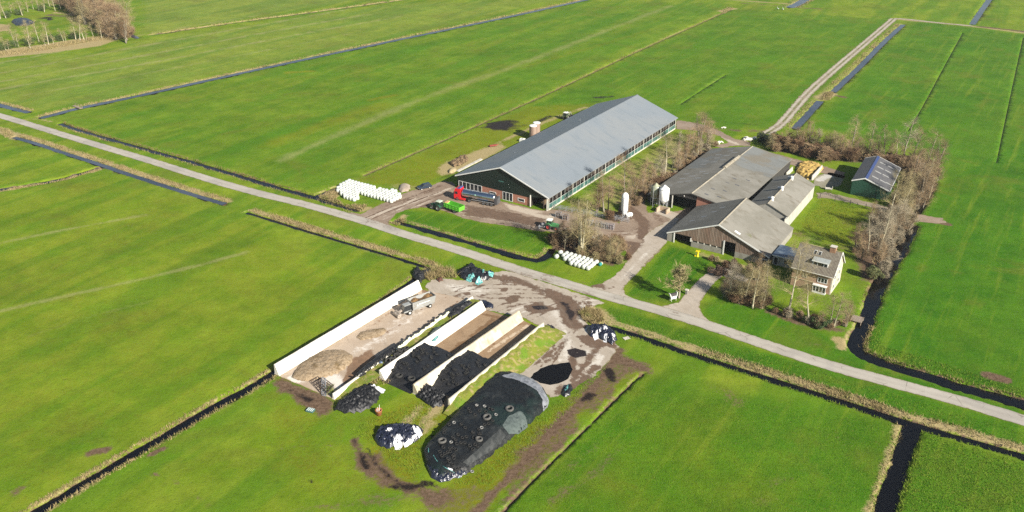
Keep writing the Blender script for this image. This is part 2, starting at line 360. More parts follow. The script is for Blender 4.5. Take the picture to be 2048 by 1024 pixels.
 ('p', [(1545,272),(1700,305),(1800,320),(1880,335),(1868,370),(1830,430),(1790,520),(1752,570),(1720,560),(1700,500),(1745,430),(1790,400),(1800,330),(1700,325),(1545,303)], 0, MUD, .8, 2, .35), ('p', [(1800,320),(1885,335),(1870,370),(1825,440),(1790,510),(1760,560),(1738,520),(1745,430),(1800,390)], 0, STRAW, .85, 2, .5),
 ('p', [(1455,600),(1430,575),(1450,550),(1540,545),(1535,620),(1480,612)], 0, MUD, .7, 1.5, .6), ('s', [(1535,622),(1600,645),(1680,660)], 3, MUD, .7, 1.2, .7), ('s', [(1400,508),(1470,530),(1540,548)], 3, STRAW, .7, 1.5, .6),
 ('s', [(1560,715),(1640,690),(1580,680)], .1, MUD, .1), ('s', [(1575,685),(1640,690)], 2, MUD, .4, 1.2, .8), ('s', [(1750,575),(1735,620),(1700,680),(1685,695)], 3, STRAW, .8, 1., .5),
 ('s', [(1320,240),(1400,255),(1480,262),(1545,262)], 3, MUD, .7, 1.5, .7), ('s', [(1395,240),(1520,250)], 3, WET, .5, 1.5, .8),
 # farmyard far away among the wood
 ('p', [(-60,66),(0,52),(20,44),(90,38),(120,44),(60,52),(10,62)], 0, MUD, .45, 3, 1.), ('s', [(75,38),(95,34),(100,40)], 5, WET, .8, 2, .8), ('s', [(100,30),(130,32),(160,40)], 6, MUD, .75, 2.5, .8), ('p', [(-40,105),(60,92),(190,72),(260,70),(200,92),(100,106),(-40,120)], 0, STRAW, .95, 1.5, .5), ('s', [(110,25),(170,32),(185,45)], 4, STRAW, .9, 1.5), ('p', [(-20,45),(20,50),(20,62),(-20,65)], 0, STRAW, .9, 1),
 ('p', [(-60,40),(30,22),(120,0),(260,0),(265,60),(190,85),(60,105),(-60,112)], 0, YEL, .25, 3), ('p', [(120,5),(240,5),(262,60),(200,70),(170,35)], 0, MUD, .6, 4, .8),
 # wear along the road
 ('s', [(0,226),(60,242),(200,286),(400,347),(512,380),(612,402)], 1.5, STRAW, .35, .8, .7), ('s', [(700,447),(812,485),(912,512),(1010,540)], 1.2, MUD, .4, .6, .8), ('s', [(40,240),(70,236),(100,243)], 2, STRAW, .8, 1),
 ('s', [(1060,548),(1130,560),(1180,566)], 2.5, MUD, .5, 1.2, .7), ('s', [(1274,622),(1424,664),(1560,706)], 1., MUD, .45, .6, .7),
]
def side(k, off): L = DL[k][0]; return [p+n*off for p, n in zip(L, normals(L))]
for k_, o_, w_, s_ in (('d2',1.9,2.6,.8),('d3',2.2,3.,.8),('d4',1.7,2.2,.85),('d6',2.5,2.2,.75),('d13',2.1,2.7,.85),('d5',2.1,1.8,.6),('d1',1.5,1.4,.7),('d1',-1.5,1.2,.6),('d12',2.0,1.4,.5),('d11',1.6,1.2,.6),('d8',-1.6,1.,.45),('d14',-1.9,1.5,.7),('d15',-.7,.7,.6)): LANDF.append(('w', side(k_, o_), w_, STRAW, s_, .8, .75))
LANDF = [(f[0], DL[f[1]][0], *f[2:]) if f[0] == 'w' and isinstance(f[1], str) else f for f in LANDF]

# ---- land mesh: points along every ditch plus a field of points that thins out with distance
pts = []
for k, (L, w, b) in DL.items():
    N = normals(L)
    for i, (p, n) in enumerate(zip(L, N)):
        j = .12*w+.05
        for o in ((-(w+b), -w, w, w+b) if w < .3 else (-(w+b), -w, 0, w, w+b)):
            q = p+n*(o+random.uniform(-j, j)*(1 if abs(o) > 0 else 0)); pts.append((q.x, q.y))
    for e, sgn in ((0, -1), (-1, 1)):
        d = (L[0]-L[1]) if e == 0 else (L[-1]-L[-2]); d.normalize(); pn = N[e]
        for rr in (w, w+b):
            for t in (-.7, 0, .7): q = L[e]+(d*math.cos(t)+pn*math.sin(t))*rr; pts.append((q.x, q.y))
pts = np.array(pts)
ALLD = [(np.array([tuple(p) for p in L]), w, b) for L, w, b in DL.values()]
def land_z(P):
    z = np.zeros(len(P))
    for A, w, b in ALLD:
        lo = A.min(0)-4; hi = A.max(0)+4; m = ((P > lo) & (P < hi)).all(1)
        if not m.any(): continue
        d = seg_dist(P[m], A)+((vnoise(P[m], 3.1, 21)-.5)*.9+(vnoise(P[m], 1.1, 22)-.5)*.5)*min(w, .8); dep = DZ if w > .3 else (-.45 if w > .15 else -.22)
        z[m] = np.minimum(z[m], np.clip((w+b-d)/b, 0, 1)*dep)
    return z
g = []
for px_y in []: pass
y = 95.
while y < 640:
    sp = .55+max(0, (y-105))*.0042; hw = 50+y*.66
    if y > 330: sp *= 1.15
    n = int(2*hw/sp)
    xs = np.linspace(-hw, hw, n)+RNG.uniform(-.38, .38, n)*sp; ys = y+RNG.uniform(-.38, .38, n)*sp
    g.append(np.stack([xs, ys], 1)); y += sp
g = np.concatenate(g)
near = np.full(len(g), False)
for A, w, b in ALLD:
    lo = A.min(0)-3; hi = A.max(0)+3; m = ((g > lo) & (g < hi)).all(1); near[m] |= seg_dist(g[m], A) < w+b+.25
g = g[~near]
far = [(x, y) for x in np.linspace(-2300, 2300, 24) for y in np.linspace(-200, 3000, 18) if not (90 < y < 650 and abs(x) < 60+y*.68)]
P = np.concatenate([pts, g, np.array(far)])
t = delaunay_2d_cdt([Vector(p) for p in P], [], [], 0, 1e-4)
P = np.array([tuple(v) for v in t[0]]); Z = land_z(P)
FT = strokes(P, LANDF, 8)
bank = np.clip(-Z/.25, 0, 1); deep = np.clip((-Z-.35)/.3, 0, 1)
FT[:,MUD] = np.maximum(FT[:,MUD], bank*.75); FT[:,STRAW] *= 1-.8*deep
RISE = (vnoise(P, 3.1, 9)-.5)*.07+(vnoise(P, .9, 10)-.5)*.05
Zr = Z-.02+np.where(Z > -.01, np.minimum(RISE, .0), RISE*.6)
me = bpy.data.meshes.new('ground'); me.from_pydata([(x, y, z) for (x, y), z in zip(P, Zr)], [], [tuple(f) for f in t[2]])
for nm, c in (('ma', FT[:,:4]), ('mb', FT[:,4:])):
    a = me.color_attributes.new(nm, 'FLOAT_COLOR', 'POINT'); a.data.foreach_set('color', c.astype(np.float32).ravel())
me.polygons.foreach_set('use_smooth', [True]*len(me.polygons)); me.update()
def land_mat():
    t = NT('meadow'); co = t.coord('World'); st = t.coord('World', (1, .06, 1), R(33.4)); st2 = t.coord('World', (1, .10, 1), R(31.))
    mud, straw, lush, wet = t.attr('ma'); yel, pale, tone, tuft = t.attr('mb')
    nb = t.noise(.022, co, 4, .6); nm = t.noise(.13, co, 5, .65); nf = t.noise(1.3, co, 5, .7); ng = t.noise(4.2, co, 3, .75); ns = t.noise(.42, st, 4, .6); nw = t.noise(.11, st2, 3, .55)
    vf = t.math('MULTIPLY_ADD', nf, .5, t.math('MULTIPLY', ng, .5))
    ca = t.mix(t.step(nm, .34, .66), GR['a0'], GR['a1'])            # yellow-green pasture
    cb = t.mix(t.step(nm, .34, .66), GR['b0'], GR['b1'])            # deep green pasture
    tn = t.math('ADD', tone, t.math('MULTIPLY_ADD', nb, 1.1, -.5), clamp=True)
    c = t.mix(tn, ca, cb)
    c = t.mix(t.math('MULTIPLY', t.step(ns, .5, .72), .55), c, GR['c'])           # drills and mowing streaks
    c = t.mix(t.math('MULTIPLY', t.step(nw, .44, .62), .6), c, GR['lush'])
    c = t.mix(t.math('MULTIPLY', t.step(t.noise(.05, co, 5, .65, .6), .52, .68), .45), c, GR['d'])
    c = t.mix(t.math('MULTIPLY', lush, .8), c, GR['lush'])
    c = t.mix(t.math('MULTIPLY', t.step(t.math('MULTIPLY_ADD', nm, .5, yel), .35, 1.15), .9), c, t.mix(t.step(nf, .35, .65), GR['y0'], GR['y1']))
    c = t.mix(t.math('MULTIPLY', t.step(t.math('MULTIPLY_ADD', nf, .6, pale), .45, 1.2), .8), c, GR['pale'])
    c = t.mix(t.math('MULTIPLY', t.step(t.noise(.55, co, 6, .75), .62, .74), .7), c, GR['dead'])
    c = t.mix(t.math('MULTIPLY', t.step(t.noise(.09, co, 6, .75, .8), .66, .74), .55), c, GR['dead'])
    c = t.mix(t.math('MULTIPLY', t.step(vf, .5, .66), t.math('MULTIPLY_ADD', tuft, .35, .45)), c, GR['blade'])
    c = t.mix(t.math('MULTIPLY', t.step(vf, .5, .34), t.math('MULTIPLY_ADD', tuft, .5, .5)), c, GR['shade'])
    hs = t.new('ShaderNodeHueSaturation'); t.inp(hs.inputs['Color'], c); t.l.new(t.math('ADD', t.math('MULTIPLY_ADD', t.noise(.045, co, 7, .7), .9, .25), t.math('MULTIPLY', t.noise(.3, co, 5, .7), .6)), hs.inputs['Value']); c = hs.outputs[0]
    br = t.math('MULTIPLY_ADD', nf, .9, t.math('MULTIPLY', ng, .4)); br = t.math('SUBTRACT', br, .65)
    c = t.mix(t.step(t.math('ADD', straw, br), .32, .8), c, t.mix(t.step(ng, .3, .7), GR['s0'], GR['s1']))
    c = t.mix(t.step(t.math('ADD', mud, br), .34, .72), c, t.mix(t.step(nf, .3, .7), GR['m0'], GR['m1']))
    wf = t.step(t.math('ADD', wet, br), .36, .74); c = t.mix(wf, c, GR['wet'])
    t.bump(t.math('MULTIPLY_ADD', nf, .6, t.math('MULTIPLY', ng, .5)), .9, .18)
    return t.done(c, t.math('MULTIPLY_ADD', wf, -.45, .95), 0, .1)
GR = dict(a0=(.118,.185,.007), a1=(.170,.218,.016), b0=(.027,.108,.002), b1=(.046,.134,.003), c=(.150,.205,.014), d=(.115,.125,.014), lush=(.050,.140,.004),
          y0=(.165,.145,.008), y1=(.115,.165,.005), pale=(.235,.235,.085), dead=(.15,.105,.035), blade=(.13,.21,.014), shade=(.030,.055,.004),
          s0=(.25,.195,.085), s1=(.35,.285,.145), m0=(.078,.049,.030), m1=(.155,.104,.068), wet=(.018,.013,.011))
me.materials.append(land_mat())
struct(link('ground', me))

# ---- water in the ditches
def water_mat():
    t = NT('ditch_water'); n = t.noise(2.5, t.coord('World'), 2); t.bump(n, .04, .05)
    t.bs.inputs['IOR'].default_value = 1.33; return t.done((.003,.003,.0035), .05, 0, .5)
WATER = water_mat()
_t = NT('sky_tinted_water'); _t.bump(_t.noise(2., _t.coord('World'), 2), .05, .05); _t.bs.inputs['IOR'].default_value = 1.33  # turbid water, with sky reflection put into its bluish base colour
_c = _t.mix(_t.step(_t.noise(.06, _t.coord('World'), 3), .35, .65), (.030,.038,.056), (.055,.065,.088)); WATERB = _t.done(_c, .06, 0, .5)
for k, (L, w, b) in DL.items():
    if w < .3: continue
    WZ = -.12 if k in ('d5', 'd6', 'd16', 'd16b', 'd17', 'd18', 'd3', 'd7b') else -.35
    N = normals(L); hw = w+b*(.84 if WZ > -.2 else .58); mb = MB(); n = len(L)
    ext = [(L[0]+(L[0]-L[1]).normalized()*w*.5)]+L[1:-1]+[(L[-1]+(L[-1]-L[-2]).normalized()*w*.5)]
    for i, (p, q) in enumerate(zip(ext, N)): mb.v += [(p.x+q.x*hw, p.y+q.y*hw, WZ), (p.x-q.x*hw, p.y-q.y*hw, WZ)]
    mb.f = [(2*i+1, 2*i+3, 2*i+2, 2*i) for i in range(n-1)]; mb.m = [0]*len(mb.f)
    o = mb.build('ditch_water', WATERB if WZ > -.2 else WATER); o.location.z = -.002*list(DL).index(k); struct(o)

# ---- made ground: sheets with worn, stained surfaces
def sheet(name, poly, z, mat, feats=(), step=.7, jit=.25, kind='structure', px=True):
    pw = [Vector(at2(p)) if px else Vector(p) for p in poly]; pw.append(pw[0].copy())
    ln = dense(pw, .8)[:-1]; ring = [p+Vector((random.uniform(-jit, jit), random.uniform(-jit, jit))) for p in ln]
    A = np.array([tuple(p) for p in ring]); lo = A.min(0); hi = A.max(0)
    gx, gy = np.meshgrid(np.arange(lo[0], hi[0], step), np.arange(lo[1], hi[1], step)); G = np.stack([gx.ravel(), gy.ravel()], 1); G += RNG.uniform(-.3, .3, G.shape)*step
    G = G[poly_sd(G, [tuple(a) for a in A]) > step*.5]
    n = len(ring); r = delaunay_2d_cdt([Vector(p) for p in list(map(tuple, A))+list(map(tuple, G))], [], [list(range(n))], 1, 1e-4)
    P = np.array([tuple(v) for v in r[0]]); me = bpy.data.meshes.new(name); me.from_pydata([(x, y, z) for x, y in P], [], [tuple(f) for f in r[2]])
    ft = strokes(P, feats, 4) if feats else np.zeros((len(P), 4))
    edge = poly_sd(P, [tuple(a) for a in A]); ft[:,2] = np.maximum(ft[:,2], np.clip(.55-edge/1.6, 0, 1))
    a = me.color_attributes.new('ma', 'FLOAT_COLOR', 'POINT'); a.data.foreach_set('color', ft.astype(np.float32).ravel())
    me.materials.append(mat); o = struct(link(name, me), kind); return o
def yard_mat(name, base, base2, mud, pale, edge, wet=(.02,.014,.013), rough=.9):
    t = NT(name); co = t.coord('World'); m, p, e, w = t.attr('ma')
    n0 = t.noise(.12, co, 4); n1 = t.noise(.7, co, 6, .72, .6); n2 = t.noise(4., co, 4, .75)
    c = t.mix(t.step(t.math('MULTIPLY_ADD', n0, .6, t.math('MULTIPLY', n1, .4)), .38, .62), base, base2)
    c = t.mix(t.math('MULTIPLY', t.step(n2, .35, .7), .35), c, tuple(x*.62 for x in base2))
    br = t.math('SUBTRACT', t.math('MULTIPLY_ADD', n1, 1.3, t.math('MULTIPLY', n2, .6)), .95)
    c = t.mix(t.step(t.math('ADD', p, br), .35, .7), c, pale)
    c = t.mix(t.step(t.math('ADD', e, br), .38, .62), c, edge)
    c = t.mix(t.step(t.math('ADD', m, br), .36, .62), c, t.mix(t.step(n1, .3, .7), mud, tuple(x*1.5 for x in mud)))
    wf = t.step(t.math('ADD', w, t.math('MULTIPLY', br, .7)), .35, .6); c = t.mix(wf, c, wet)
    n3 = t.noise(.45, t.coord('World', (1, .2, 1), R(-20)), 5, .7); c = t.mix(t.math('MULTIPLY', t.step(n3, .52, .72), .45), c, tuple(x*.55 for x in base2)); c = t.mix(t.math('MULTIPLY', t.step(t.noise(1.7, co, 6, .8), .58, .72), .4), c, tuple(min(1, x*1.35) for x in base))
    t.bump(n2, .5, .05); return t.done(c, t.math('MULTIPLY_ADD', wf, -.45, rough), 0, .25)
E_MUD, E_PALE, E_GRASS, E_WET = range(4)
def ruts(paths, ch, s, g=1.0, w=.42):
    out = []
    for p in paths:
        L = smooth([Vector(at2(q)) for q in p], 2); N = normals(L)
        for o in (-g, g): out.append(('w', [a+n*o for a, n in zip(L, N)], w, ch, s, .35, .9))
    return out
Y_DIRT = yard_mat('yard_dirt', (.285,.22,.165), (.205,.15,.108), (.095,.062,.042), (.40,.34,.27), (.15,.125,.05))
Y_CONC = yard_mat('yard_concrete', (.40,.35,.29), (.325,.275,.215), (.095,.062,.042), (.50,.46,.40), (.17,.14,.06))
Y_PIT = yard_mat('pit_concrete', (0.438,0.356,0.275), (0.362,0.281,0.206), (0.144,0.088,0.053), (0.587,0.537,0.475), (0.300,0.213,0.125))
Y_TRACK = yard_mat('track_soil', (.30,.25,.185), (.22,.175,.12), (.12,.085,.05), (.37,.335,.27), (.11,.125,.03))
Y_SIL = yard_mat('silage_floor', (.30,.21,.13), (.235,.155,.09), (.12,.07,.035), (.45,.36,.26), (.22,.14,.075))
def road_mat():
    t = NT('road_surface'); co = t.coord('World'); m, p, e, w = t.attr('ma')
    n0 = t.noise(.25, co, 4); n1 = t.noise(1.4, co, 5, .65); n2 = t.noise(7., co, 3, .7); ns = t.noise(.5, t.coord('World', (.12,1,1), R(33.)), 3)
    c = t.mix(t.step(n0, .35, .65), (.375,.345,.295), (.325,.295,.25)); c = t.mix(t.math('MULTIPLY', t.step(ns, .4, .65), .5), c, (.29,.262,.225))
    c = t.mix(t.math('MULTIPLY', t.step(n2, .4, .7), .3), c, (.20,.18,.155)); c = t.mix(p, c, (.42,.385,.33))
    br = t.math('SUBTRACT', t.math('MULTIPLY_ADD', n1, .8, t.math('MULTIPLY', n2, .4)), .6)
    c = t.mix(t.step(t.math('ADD', e, br), .35, .65), c, (.17,.135,.07)); c = t.mix(t.math('MULTIPLY', t.step(t.math('ADD', m, br), .3, .7), .85), c, (.15,.105,.075))
    v = t.new('ShaderNodeTexVoronoi', feature='DISTANCE_TO_EDGE'); v.inputs['Scale'].default_value = .22; t.l.new(t.coord('World'), v.inputs['Vector']); c = t.mix(t.math('MULTIPLY', t.step(v.outputs['Distance'], .02, .0), t.step(n0, .48, .6)), c, (.16,.14,.115))
    c = t.mix(t.math('MULTIPLY', t.step(t.noise(.07, co, 2), .55, .6), .35), c, (.24,.222,.20))
    t.bump(n2, .25, .02); return t.done(c, .88, 0, .3)
ROADP = [(-90,206),(0,231),(79,255),(200,292),(300,321),(400,353.5),(512,386),(612,409),(712,437),(762,453),(812,470),(912,498),(1024,536),(1124,565),(1199,588),(1274,608),(1349,629),(1424,653),(1536,691),(1661,732),(1786,766),(1911,799),(2048,840.5),(2350,932)]
rl = dense(smooth([Vector(at2(p)) for p in ROADP], 2), 1.); rn = normals(rl); rp = [p+n*1.95 for p, n in zip(rl, rn)]+[p-n*1.95 for p, n in zip(rl[::-1], rn[::-1])]
rt_l = [p+n*.85 for p, n in zip(rl, rn)]; rt_r = [p-n*.85 for p, n in zip(rl, rn)]
sheet('road', [tuple(p) for p in rp], .03, road_mat(), [('w', rt_l, .8, E_PALE, .45, .35, .3), ('w', rt_r, .8, E_PALE, .45, .35, .3),
   ('s', [(1000,536),(1100,562),(1180,590)], 2, E_MUD, .75, 1, .8), ('s', [(740,442),(790,458)], 4, E_MUD, .45, 1.5, .7), ('s', [(1330,618),(1355,627)], .9, E_MUD, .8, .5, .7), ('s', [(1060,545),(1180,566),(1225,575)], 1.2, E_MUD, .7, .6, .8),
   ('s', [(515,388),(560,398)], 3., E_MUD, .3, .8, .5)], .6, .12, px=False)
FARM = [(690,424),(722,428),(748,416),(775,402),(800,390),(828,380),(855,374),(886,362),(905,364),(914,376),(965,390),(1005,403),(1062,417),(1094,422),(1108,418),(1150,424),(1200,436),(1238,446),(1236,432),(1238,412),(1262,398),(1290,402),(1296,425),(1340,425),(1365,420),(1392,405),(1393,430),(1333,484),(1326,494),(1288,534),(1262,520),(1250,500),(1236,486),(1195,478),(1155,470),(1115,464),(1080,462),(1040,456),(1000,450),(960,444),(925,436),(895,424),(870,416),(842,415),(815,419),(794,427),(782,437),(779,447),(786,456),(800,466),(770,460),(740,450),(715,442)]
sheet('farmyard', FARM, .012, Y_DIRT, [('s', [(720,440),(780,418),(850,395),(905,375)], 1.4, E_PALE, .8, .8, .5), ('s', [(740,450),(800,425),(860,402)], 1.2, E_PALE, .7, .8, .6), ('s', [(770,412),(830,392),(880,372)], 1.6, E_MUD, .7, .8, .5), ('s', [(800,440),(860,408),(900,402)], 1.6, E_MUD, .6, .8, .5),
   ('p', [(930,432),(1000,440),(1090,455),(1090,440),(1000,420),(930,410)], 0, E_MUD, .85, 2, .7), ('s', [(920,425),(1010,432),(1090,448)], 1.2, E_PALE, .5, .8, .7), ('s', [(1000,446),(1070,458)], 1.6, E_WET, .5, 1, .7), ('p', [(1005,405),(1060,418),(1090,424),(1060,430),(1020,420)], 0, E_PALE, .9, 1, .4),
   ('s', [(1190,470),(1260,478),(1300,460)], 3, E_PALE, .6, 1.5, .5), ('p', [(1248,482),(1284,486),(1280,505),(1262,512),(1250,500)], 0, E_MUD, 1., 1., .5), ('s', [(1250,410),(1275,430),(1290,450),(1285,475)], 3, E_MUD, .9, 1., .5), ('s', [(1300,420),(1320,440)], 3, E_MUD, .5, 1., .8), ('s', [(1065,428),(1095,436),(1110,430)], 3, E_PALE, .8, 1, .4)]+ruts([[(730,440),(800,410),(880,380)], [(760,450),(850,405),(905,385)], [(900,415),(1000,430),(1100,455),(1240,470),(1300,455)], [(1300,450),(1265,430),(1248,440)], [(890,420),(960,420),(1040,432)]], E_MUD, .9)+ruts([[(745,440),(830,400),(890,376)], [(930,428),(1040,444),(1180,468),(1290,470)]], E_PALE, .85), .5, .3)
sheet('concrete_apron', [(1180,571),(1205,566),(1228,553),(1247,533),(1262,513),(1278,493),(1290,470),(1312,455),(1340,440),(1362,432),(1334,478),(1333,486),(1310,508),(1285,535),(1262,560),(1247,575),(1250,588),(1268,598),(1275,610),(1230,600)], .02, Y_CONC,
   [('s', [(1165,566),(1200,572)], 3, E_MUD, .9, 1, .6), ('s', [(1270,500),(1285,480)], 2, E_MUD, .6, 1, .7), ('s', [(1240,560),(1300,500)], 1., E_PALE, .6, .6, .5), ('s', [(1225,565),(1283,492)], .8, E_MUD, .4, .6, .7), ('s', [(1205,580),(1228,574)], .8, E_MUD, .7, .5, .6)], .7, .2)
sheet('driveway', [(1318,614),(1335,610),(1357,605),(1378,580),(1400,557),(1421,541),(1440,532),(1475,540),(1500,556),(1492,566),(1460,556),(1446,552),(1430,564),(1412,586),(1401,603),(1399,615),(1404,628),(1418,642),(1445,658),(1380,640)], .024, Y_CONC, [('s', [(1400,600),(1440,550)], .8, E_MUD, .3, .6, .7)], .6, .12)
SILY = [(848,572),(862,560),(880,557),(905,558),(935,562),(960,566),(975,556),(990,545),(1012,541),(1040,549),(1100,568),(1150,585),(1195,600),(1212,607),(1190,611),(1173,621),(1166,632),(1172,645),(1184,656),(1215,672),(1238,692),(1222,720),(1190,750),(1150,776),(1128,788),(1098,795),(1080,775),(1050,757),(1012,746),(1022,729),(1045,714),(1066,700),(1086,680),(1106,660),(1080,654),(1052,638),(972,620),(946,602),(900,634)]
sheet('silage_yard', SILY, .014, Y_CONC, [('p', [(1010,600),(1020,592),(1042,590),(1035,603),(1020,608)], 0, E_MUD, 1., .6, .4), ('p', [(1048,612),(1075,603),(1100,612),(1108,620),(1085,626),(1055,624)], 0, E_MUD, 1., .8, .7), ('p', [(1060,612),(1090,610),(1098,618),(1068,620)], 0, E_WET, .8, .6, .6),
   ('s', [(980,552),(1040,562),(1090,585),(1130,592)], 3.5, E_MUD, .85, 1.5, .8), ('s', [(1110,590),(1135,600),(1140,620),(1135,640),(1150,650)], 5, E_MUD, .95, 1.2, .7), ('s', [(1145,600),(1165,618)], 3, E_PALE, .6, 1, .5),
   ('s', [(905,592),(960,594),(1010,598)], .7, E_MUD, .7, .5, .5), ('s', [(905,602),(960,603),(1010,598)], .6, E_MUD, .5, .5, .5), ('s', [(1040,605),(1000,630),(980,650)], .8, E_MUD, .55, .5, .6), ('p', [(880,566),(940,570),(1000,580),(960,590),(900,585)], 0, E_PALE, .75, 2, .4),
   ('s', [(1110,625),(1140,680),(1130,715)], 4, E_PALE, .6, 1.5, .6), ('s', [(1120,640),(1095,672),(1060,715),(1040,735)], .5, E_MUD, .7, .4, .5), ('s', [(1135,645),(1112,680),(1075,725)], .5, E_MUD, .7, .4, .5), ('s', [(870,590),(930,583),(1000,588),(1060,600),(1110,625)], .45, E_MUD, .65, .35, .5), ('s', [(880,580),(940,575),(1010,578),(1075,592)], .45, E_MUD, .55, .35, .6), ('s', [(1000,600),(970,622)], .5, E_MUD, .6, .4, .5), ('s', [(1030,603),(995,628)], .5, E_MUD, .6, .4, .5),
   ('p', [(1105,585),(1130,592),(1142,605),(1130,612),(1112,604)], 0, E_MUD, 1., .5, .8), ('p', [(1118,600),(1140,606),(1150,628),(1146,648),(1138,640),(1128,622)], 0, E_WET, .62, .7, .9), ('p', [(925,585),(940,583),(944,590),(930,592)], 0, E_MUD, .8, .4, .5), ('p', [(1000,577),(1018,578),(1015,584),(1000,584)], 0, E_MUD, .7, .4, .5), ('s', [(1160,640),(1170,660),(1195,672)], 2, E_PALE, .7, .8, .5), ('s', [(1140,660),(1120,700),(1090,725)], 1.2, E_MUD, .6, .6, .8), ('s', [(1190,735),(1160,765),(1120,785)], 3, E_MUD, .7, 1, .9),
   ('p', [(1150,672),(1185,668),(1215,690),(1195,700),(1170,690)], 0, E_MUD, 1., .8, .4), ('p', [(1135,700),(1150,696),(1172,702),(1172,712),(1150,716),(1137,710)], 0, E_WET, .95, .6, .3), ('s', [(1135,680),(1100,705),(1070,730)], 1., E_MUD, .8, .7, .5), ('s', [(1190,700),(1170,730),(1145,760)], 2.5, E_MUD, .8, 1, .7), ('s', [(1175,705),(1205,715),(1180,735)], 3, E_PALE, .7, 1, .6), ('s', [(1145,715),(1148,750)], 2, E_MUD, .9, .8, .6), ('s', [(1040,740),(1060,715),(1085,695)], 2.5, E_MUD, .5, 1, .7), ('s', [(1205,660),(1222,690)], 3, E_MUD, .8, 1, .6)]+ruts([[(1180,600),(1100,592),(1000,590),(920,600),(870,625)], [(1180,602),(1110,610),(1050,640),(1010,665)], [(1170,605),(1140,640),(1120,690),(1090,735)], [(1150,600),(1080,598),(1000,612),(955,642)], [(1010,552),(940,575),(880,600)], [(1130,590),(1060,575),(980,572),(900,580)], [(1190,612),(1160,650),(1150,700),(1165,740)]], E_MUD, .85)+ruts([[(1190,605),(1120,600),(1040,618),(985,655)], [(1165,600),(1150,660),(1110,720)]], E_PALE, .8), .4, .3)
sheet('puddle', [(1060,757),(1068,746),(1082,737),(1105,729),(1138,725),(1144,740),(1138,757),(1118,767),(1100,770),(1080,766)], .028, M('puddle_water', (.004,.0035,.0035), .3, spec=.15), (), 1., .15)
W1A, W1B = uv(31.25,-102.1), uv(32.6,-57.3); W2A, W2B = uv(46.35,-101.9), uv(46.4,-55.2); W3A, W3B = uv(50.5,-91.6), uv(51.2,-56.9); W4A, W4B = uv(59.5,-91.9), uv(61.1,-56.2); W5A, W5B = uv(67.3,-91.9), uv(67.5,-57.4)
xy = lambda *a: [(p.x, p.y) for p in a]
sheet('pit_floor', xy(W1A, W2A, W2B, uv(40,-56), W1B), .018, Y_PIT, [('p', [(700,720),(740,700),(760,715),(735,745),(700,775),(680,780),(690,745)], 0, E_MUD, .95, 1, .6), ('s', [(760,672),(800,650)], 1.5, E_MUD, .6, .8, .8), ('s', [(720,700),(790,655),(850,610)], 5, E_PALE, .5, 2, .6), ('s', [(590,760),(640,745),(690,770)], 4, E_PALE, .9, 1.5, .3), ('s', [(842,572),(860,590)], 2, E_MUD, .9, .7, .4), ('s', [(900,590),(850,615),(800,645)], .7, E_MUD, .5, .5, .6), ('s', [(920,600),(870,640),(835,660)], 1, E_MUD, .6, .6, .7), ('s', [(780,625),(740,655),(690,690)], 1.2, E_MUD, .5, .7, .7)], .6, .05, px=False)
sheet('pit_floor', xy(W3A, W4A, W4B, W3B), .016, Y_SIL, [('s', [(880,720),(940,675),(985,640)], 1.6, E_MUD, .8, .8, .6), ('s', [(905,715),(960,672),(1000,640)], .8, E_PALE, .5, .6, .5), ('s', [(965,628),(1005,637)], 1., E_MUD, .9, .5, .4)], .6, .05, px=False)
sheet('pit_floor', xy(W4A, W5A, W5B, W4B), .016, Y_SIL, [('s', [(960,715),(1010,680),(1055,652)], .9, E_PALE, .8, .5, .6), ('s', [(985,720),(1040,680),(1065,662)], .9, E_PALE, .7, .5, .7), ('s', [(950,715),(985,690),(1040,648)], .9, E_MUD, .6, .5, .6)], .6, .05, px=False)
# farm track with two pale ruts, and other tracks
TR = [(1532,268),(1561,250),(1580,228),(1614,187),(1660,146),(1720,95),(1788,37)]
tl = smooth([Vector(at2(p)) for p in TR], 2); tn = normals(tl); tp = [p+n*2.1 for p, n in zip(tl, tn)]+[p-n*2.1 for p, n in zip(tl[::-1], tn[::-1])]
sheet('farm_track', [tuple(p) for p in tp], .012, Y_TRACK, [('w', [p+n*1.1 for p, n in zip(tl, tn)], 1.1, E_PALE, .95, .5, .3), ('w', [p-n*1.1 for p, n in zip(tl, tn)], 1.1, E_PALE, .95, .5, .3), ('w', tl, 1., E_GRASS, .7, .5, .6)], .7, .3, px=False)
TR2 = [(1788,37),(1812,38),(1870,45),(1945,52)]; tl = smooth([Vector(at2(p)) for p in TR2], 2); tn = normals(tl)
sheet('farm_track', [tuple(p) for p in [p+n*1.6 for p, n in zip(tl, tn)]+[p-n*1.6 for p, n in zip(tl[::-1], tn[::-1])]], .016, Y_TRACK, [('w', tl, 1.8, E_PALE, .8, .8, .5)], 1., .3, px=False)
sheet('farm_track', [(1352,240),(1375,243),(1410,250),(1440,262),(1470,278),(1502,284),(1500,292),(1470,291),(1445,296),(1430,292),(1458,285),(1440,272),(1400,262),(1352,258)], .010, Y_DIRT, [('s', [(1440,275),(1475,288)], 2, E_PALE, .8, 1, .4), ('s', [(1360,250),(1440,266)], 3, E_PALE, .35, 1, .6)], .8, .3)
sheet('farm_track', [(1548,307),(1580,315),(1640,330),(1690,345),(1688,358),(1640,345),(1600,335),(1540,318)], .010, Y_DIRT, [('s', [(1560,314),(1620,330)], 2, E_PALE, .7, 1, .5)], .8, .3)
sheet('path', [(1634,386),(1650,384),(1700,395),(1750,407),(1795,419),(1793,427),(1740,414),(1690,403),(1655,396),(1636,397)], .010, Y_TRACK, [], .8, .3)
sheet('path', [(1826,428),(1850,431),(1885,437),(1893,446),(1870,447),(1838,443),(1824,441)], .012, Y_DIRT, [], .8, .4)
sheet('concrete_pad', [(1308,425),(1345,440),(1358,428),(1330,418),(1312,416)], .03, Y_CONC, [], .7, .1)
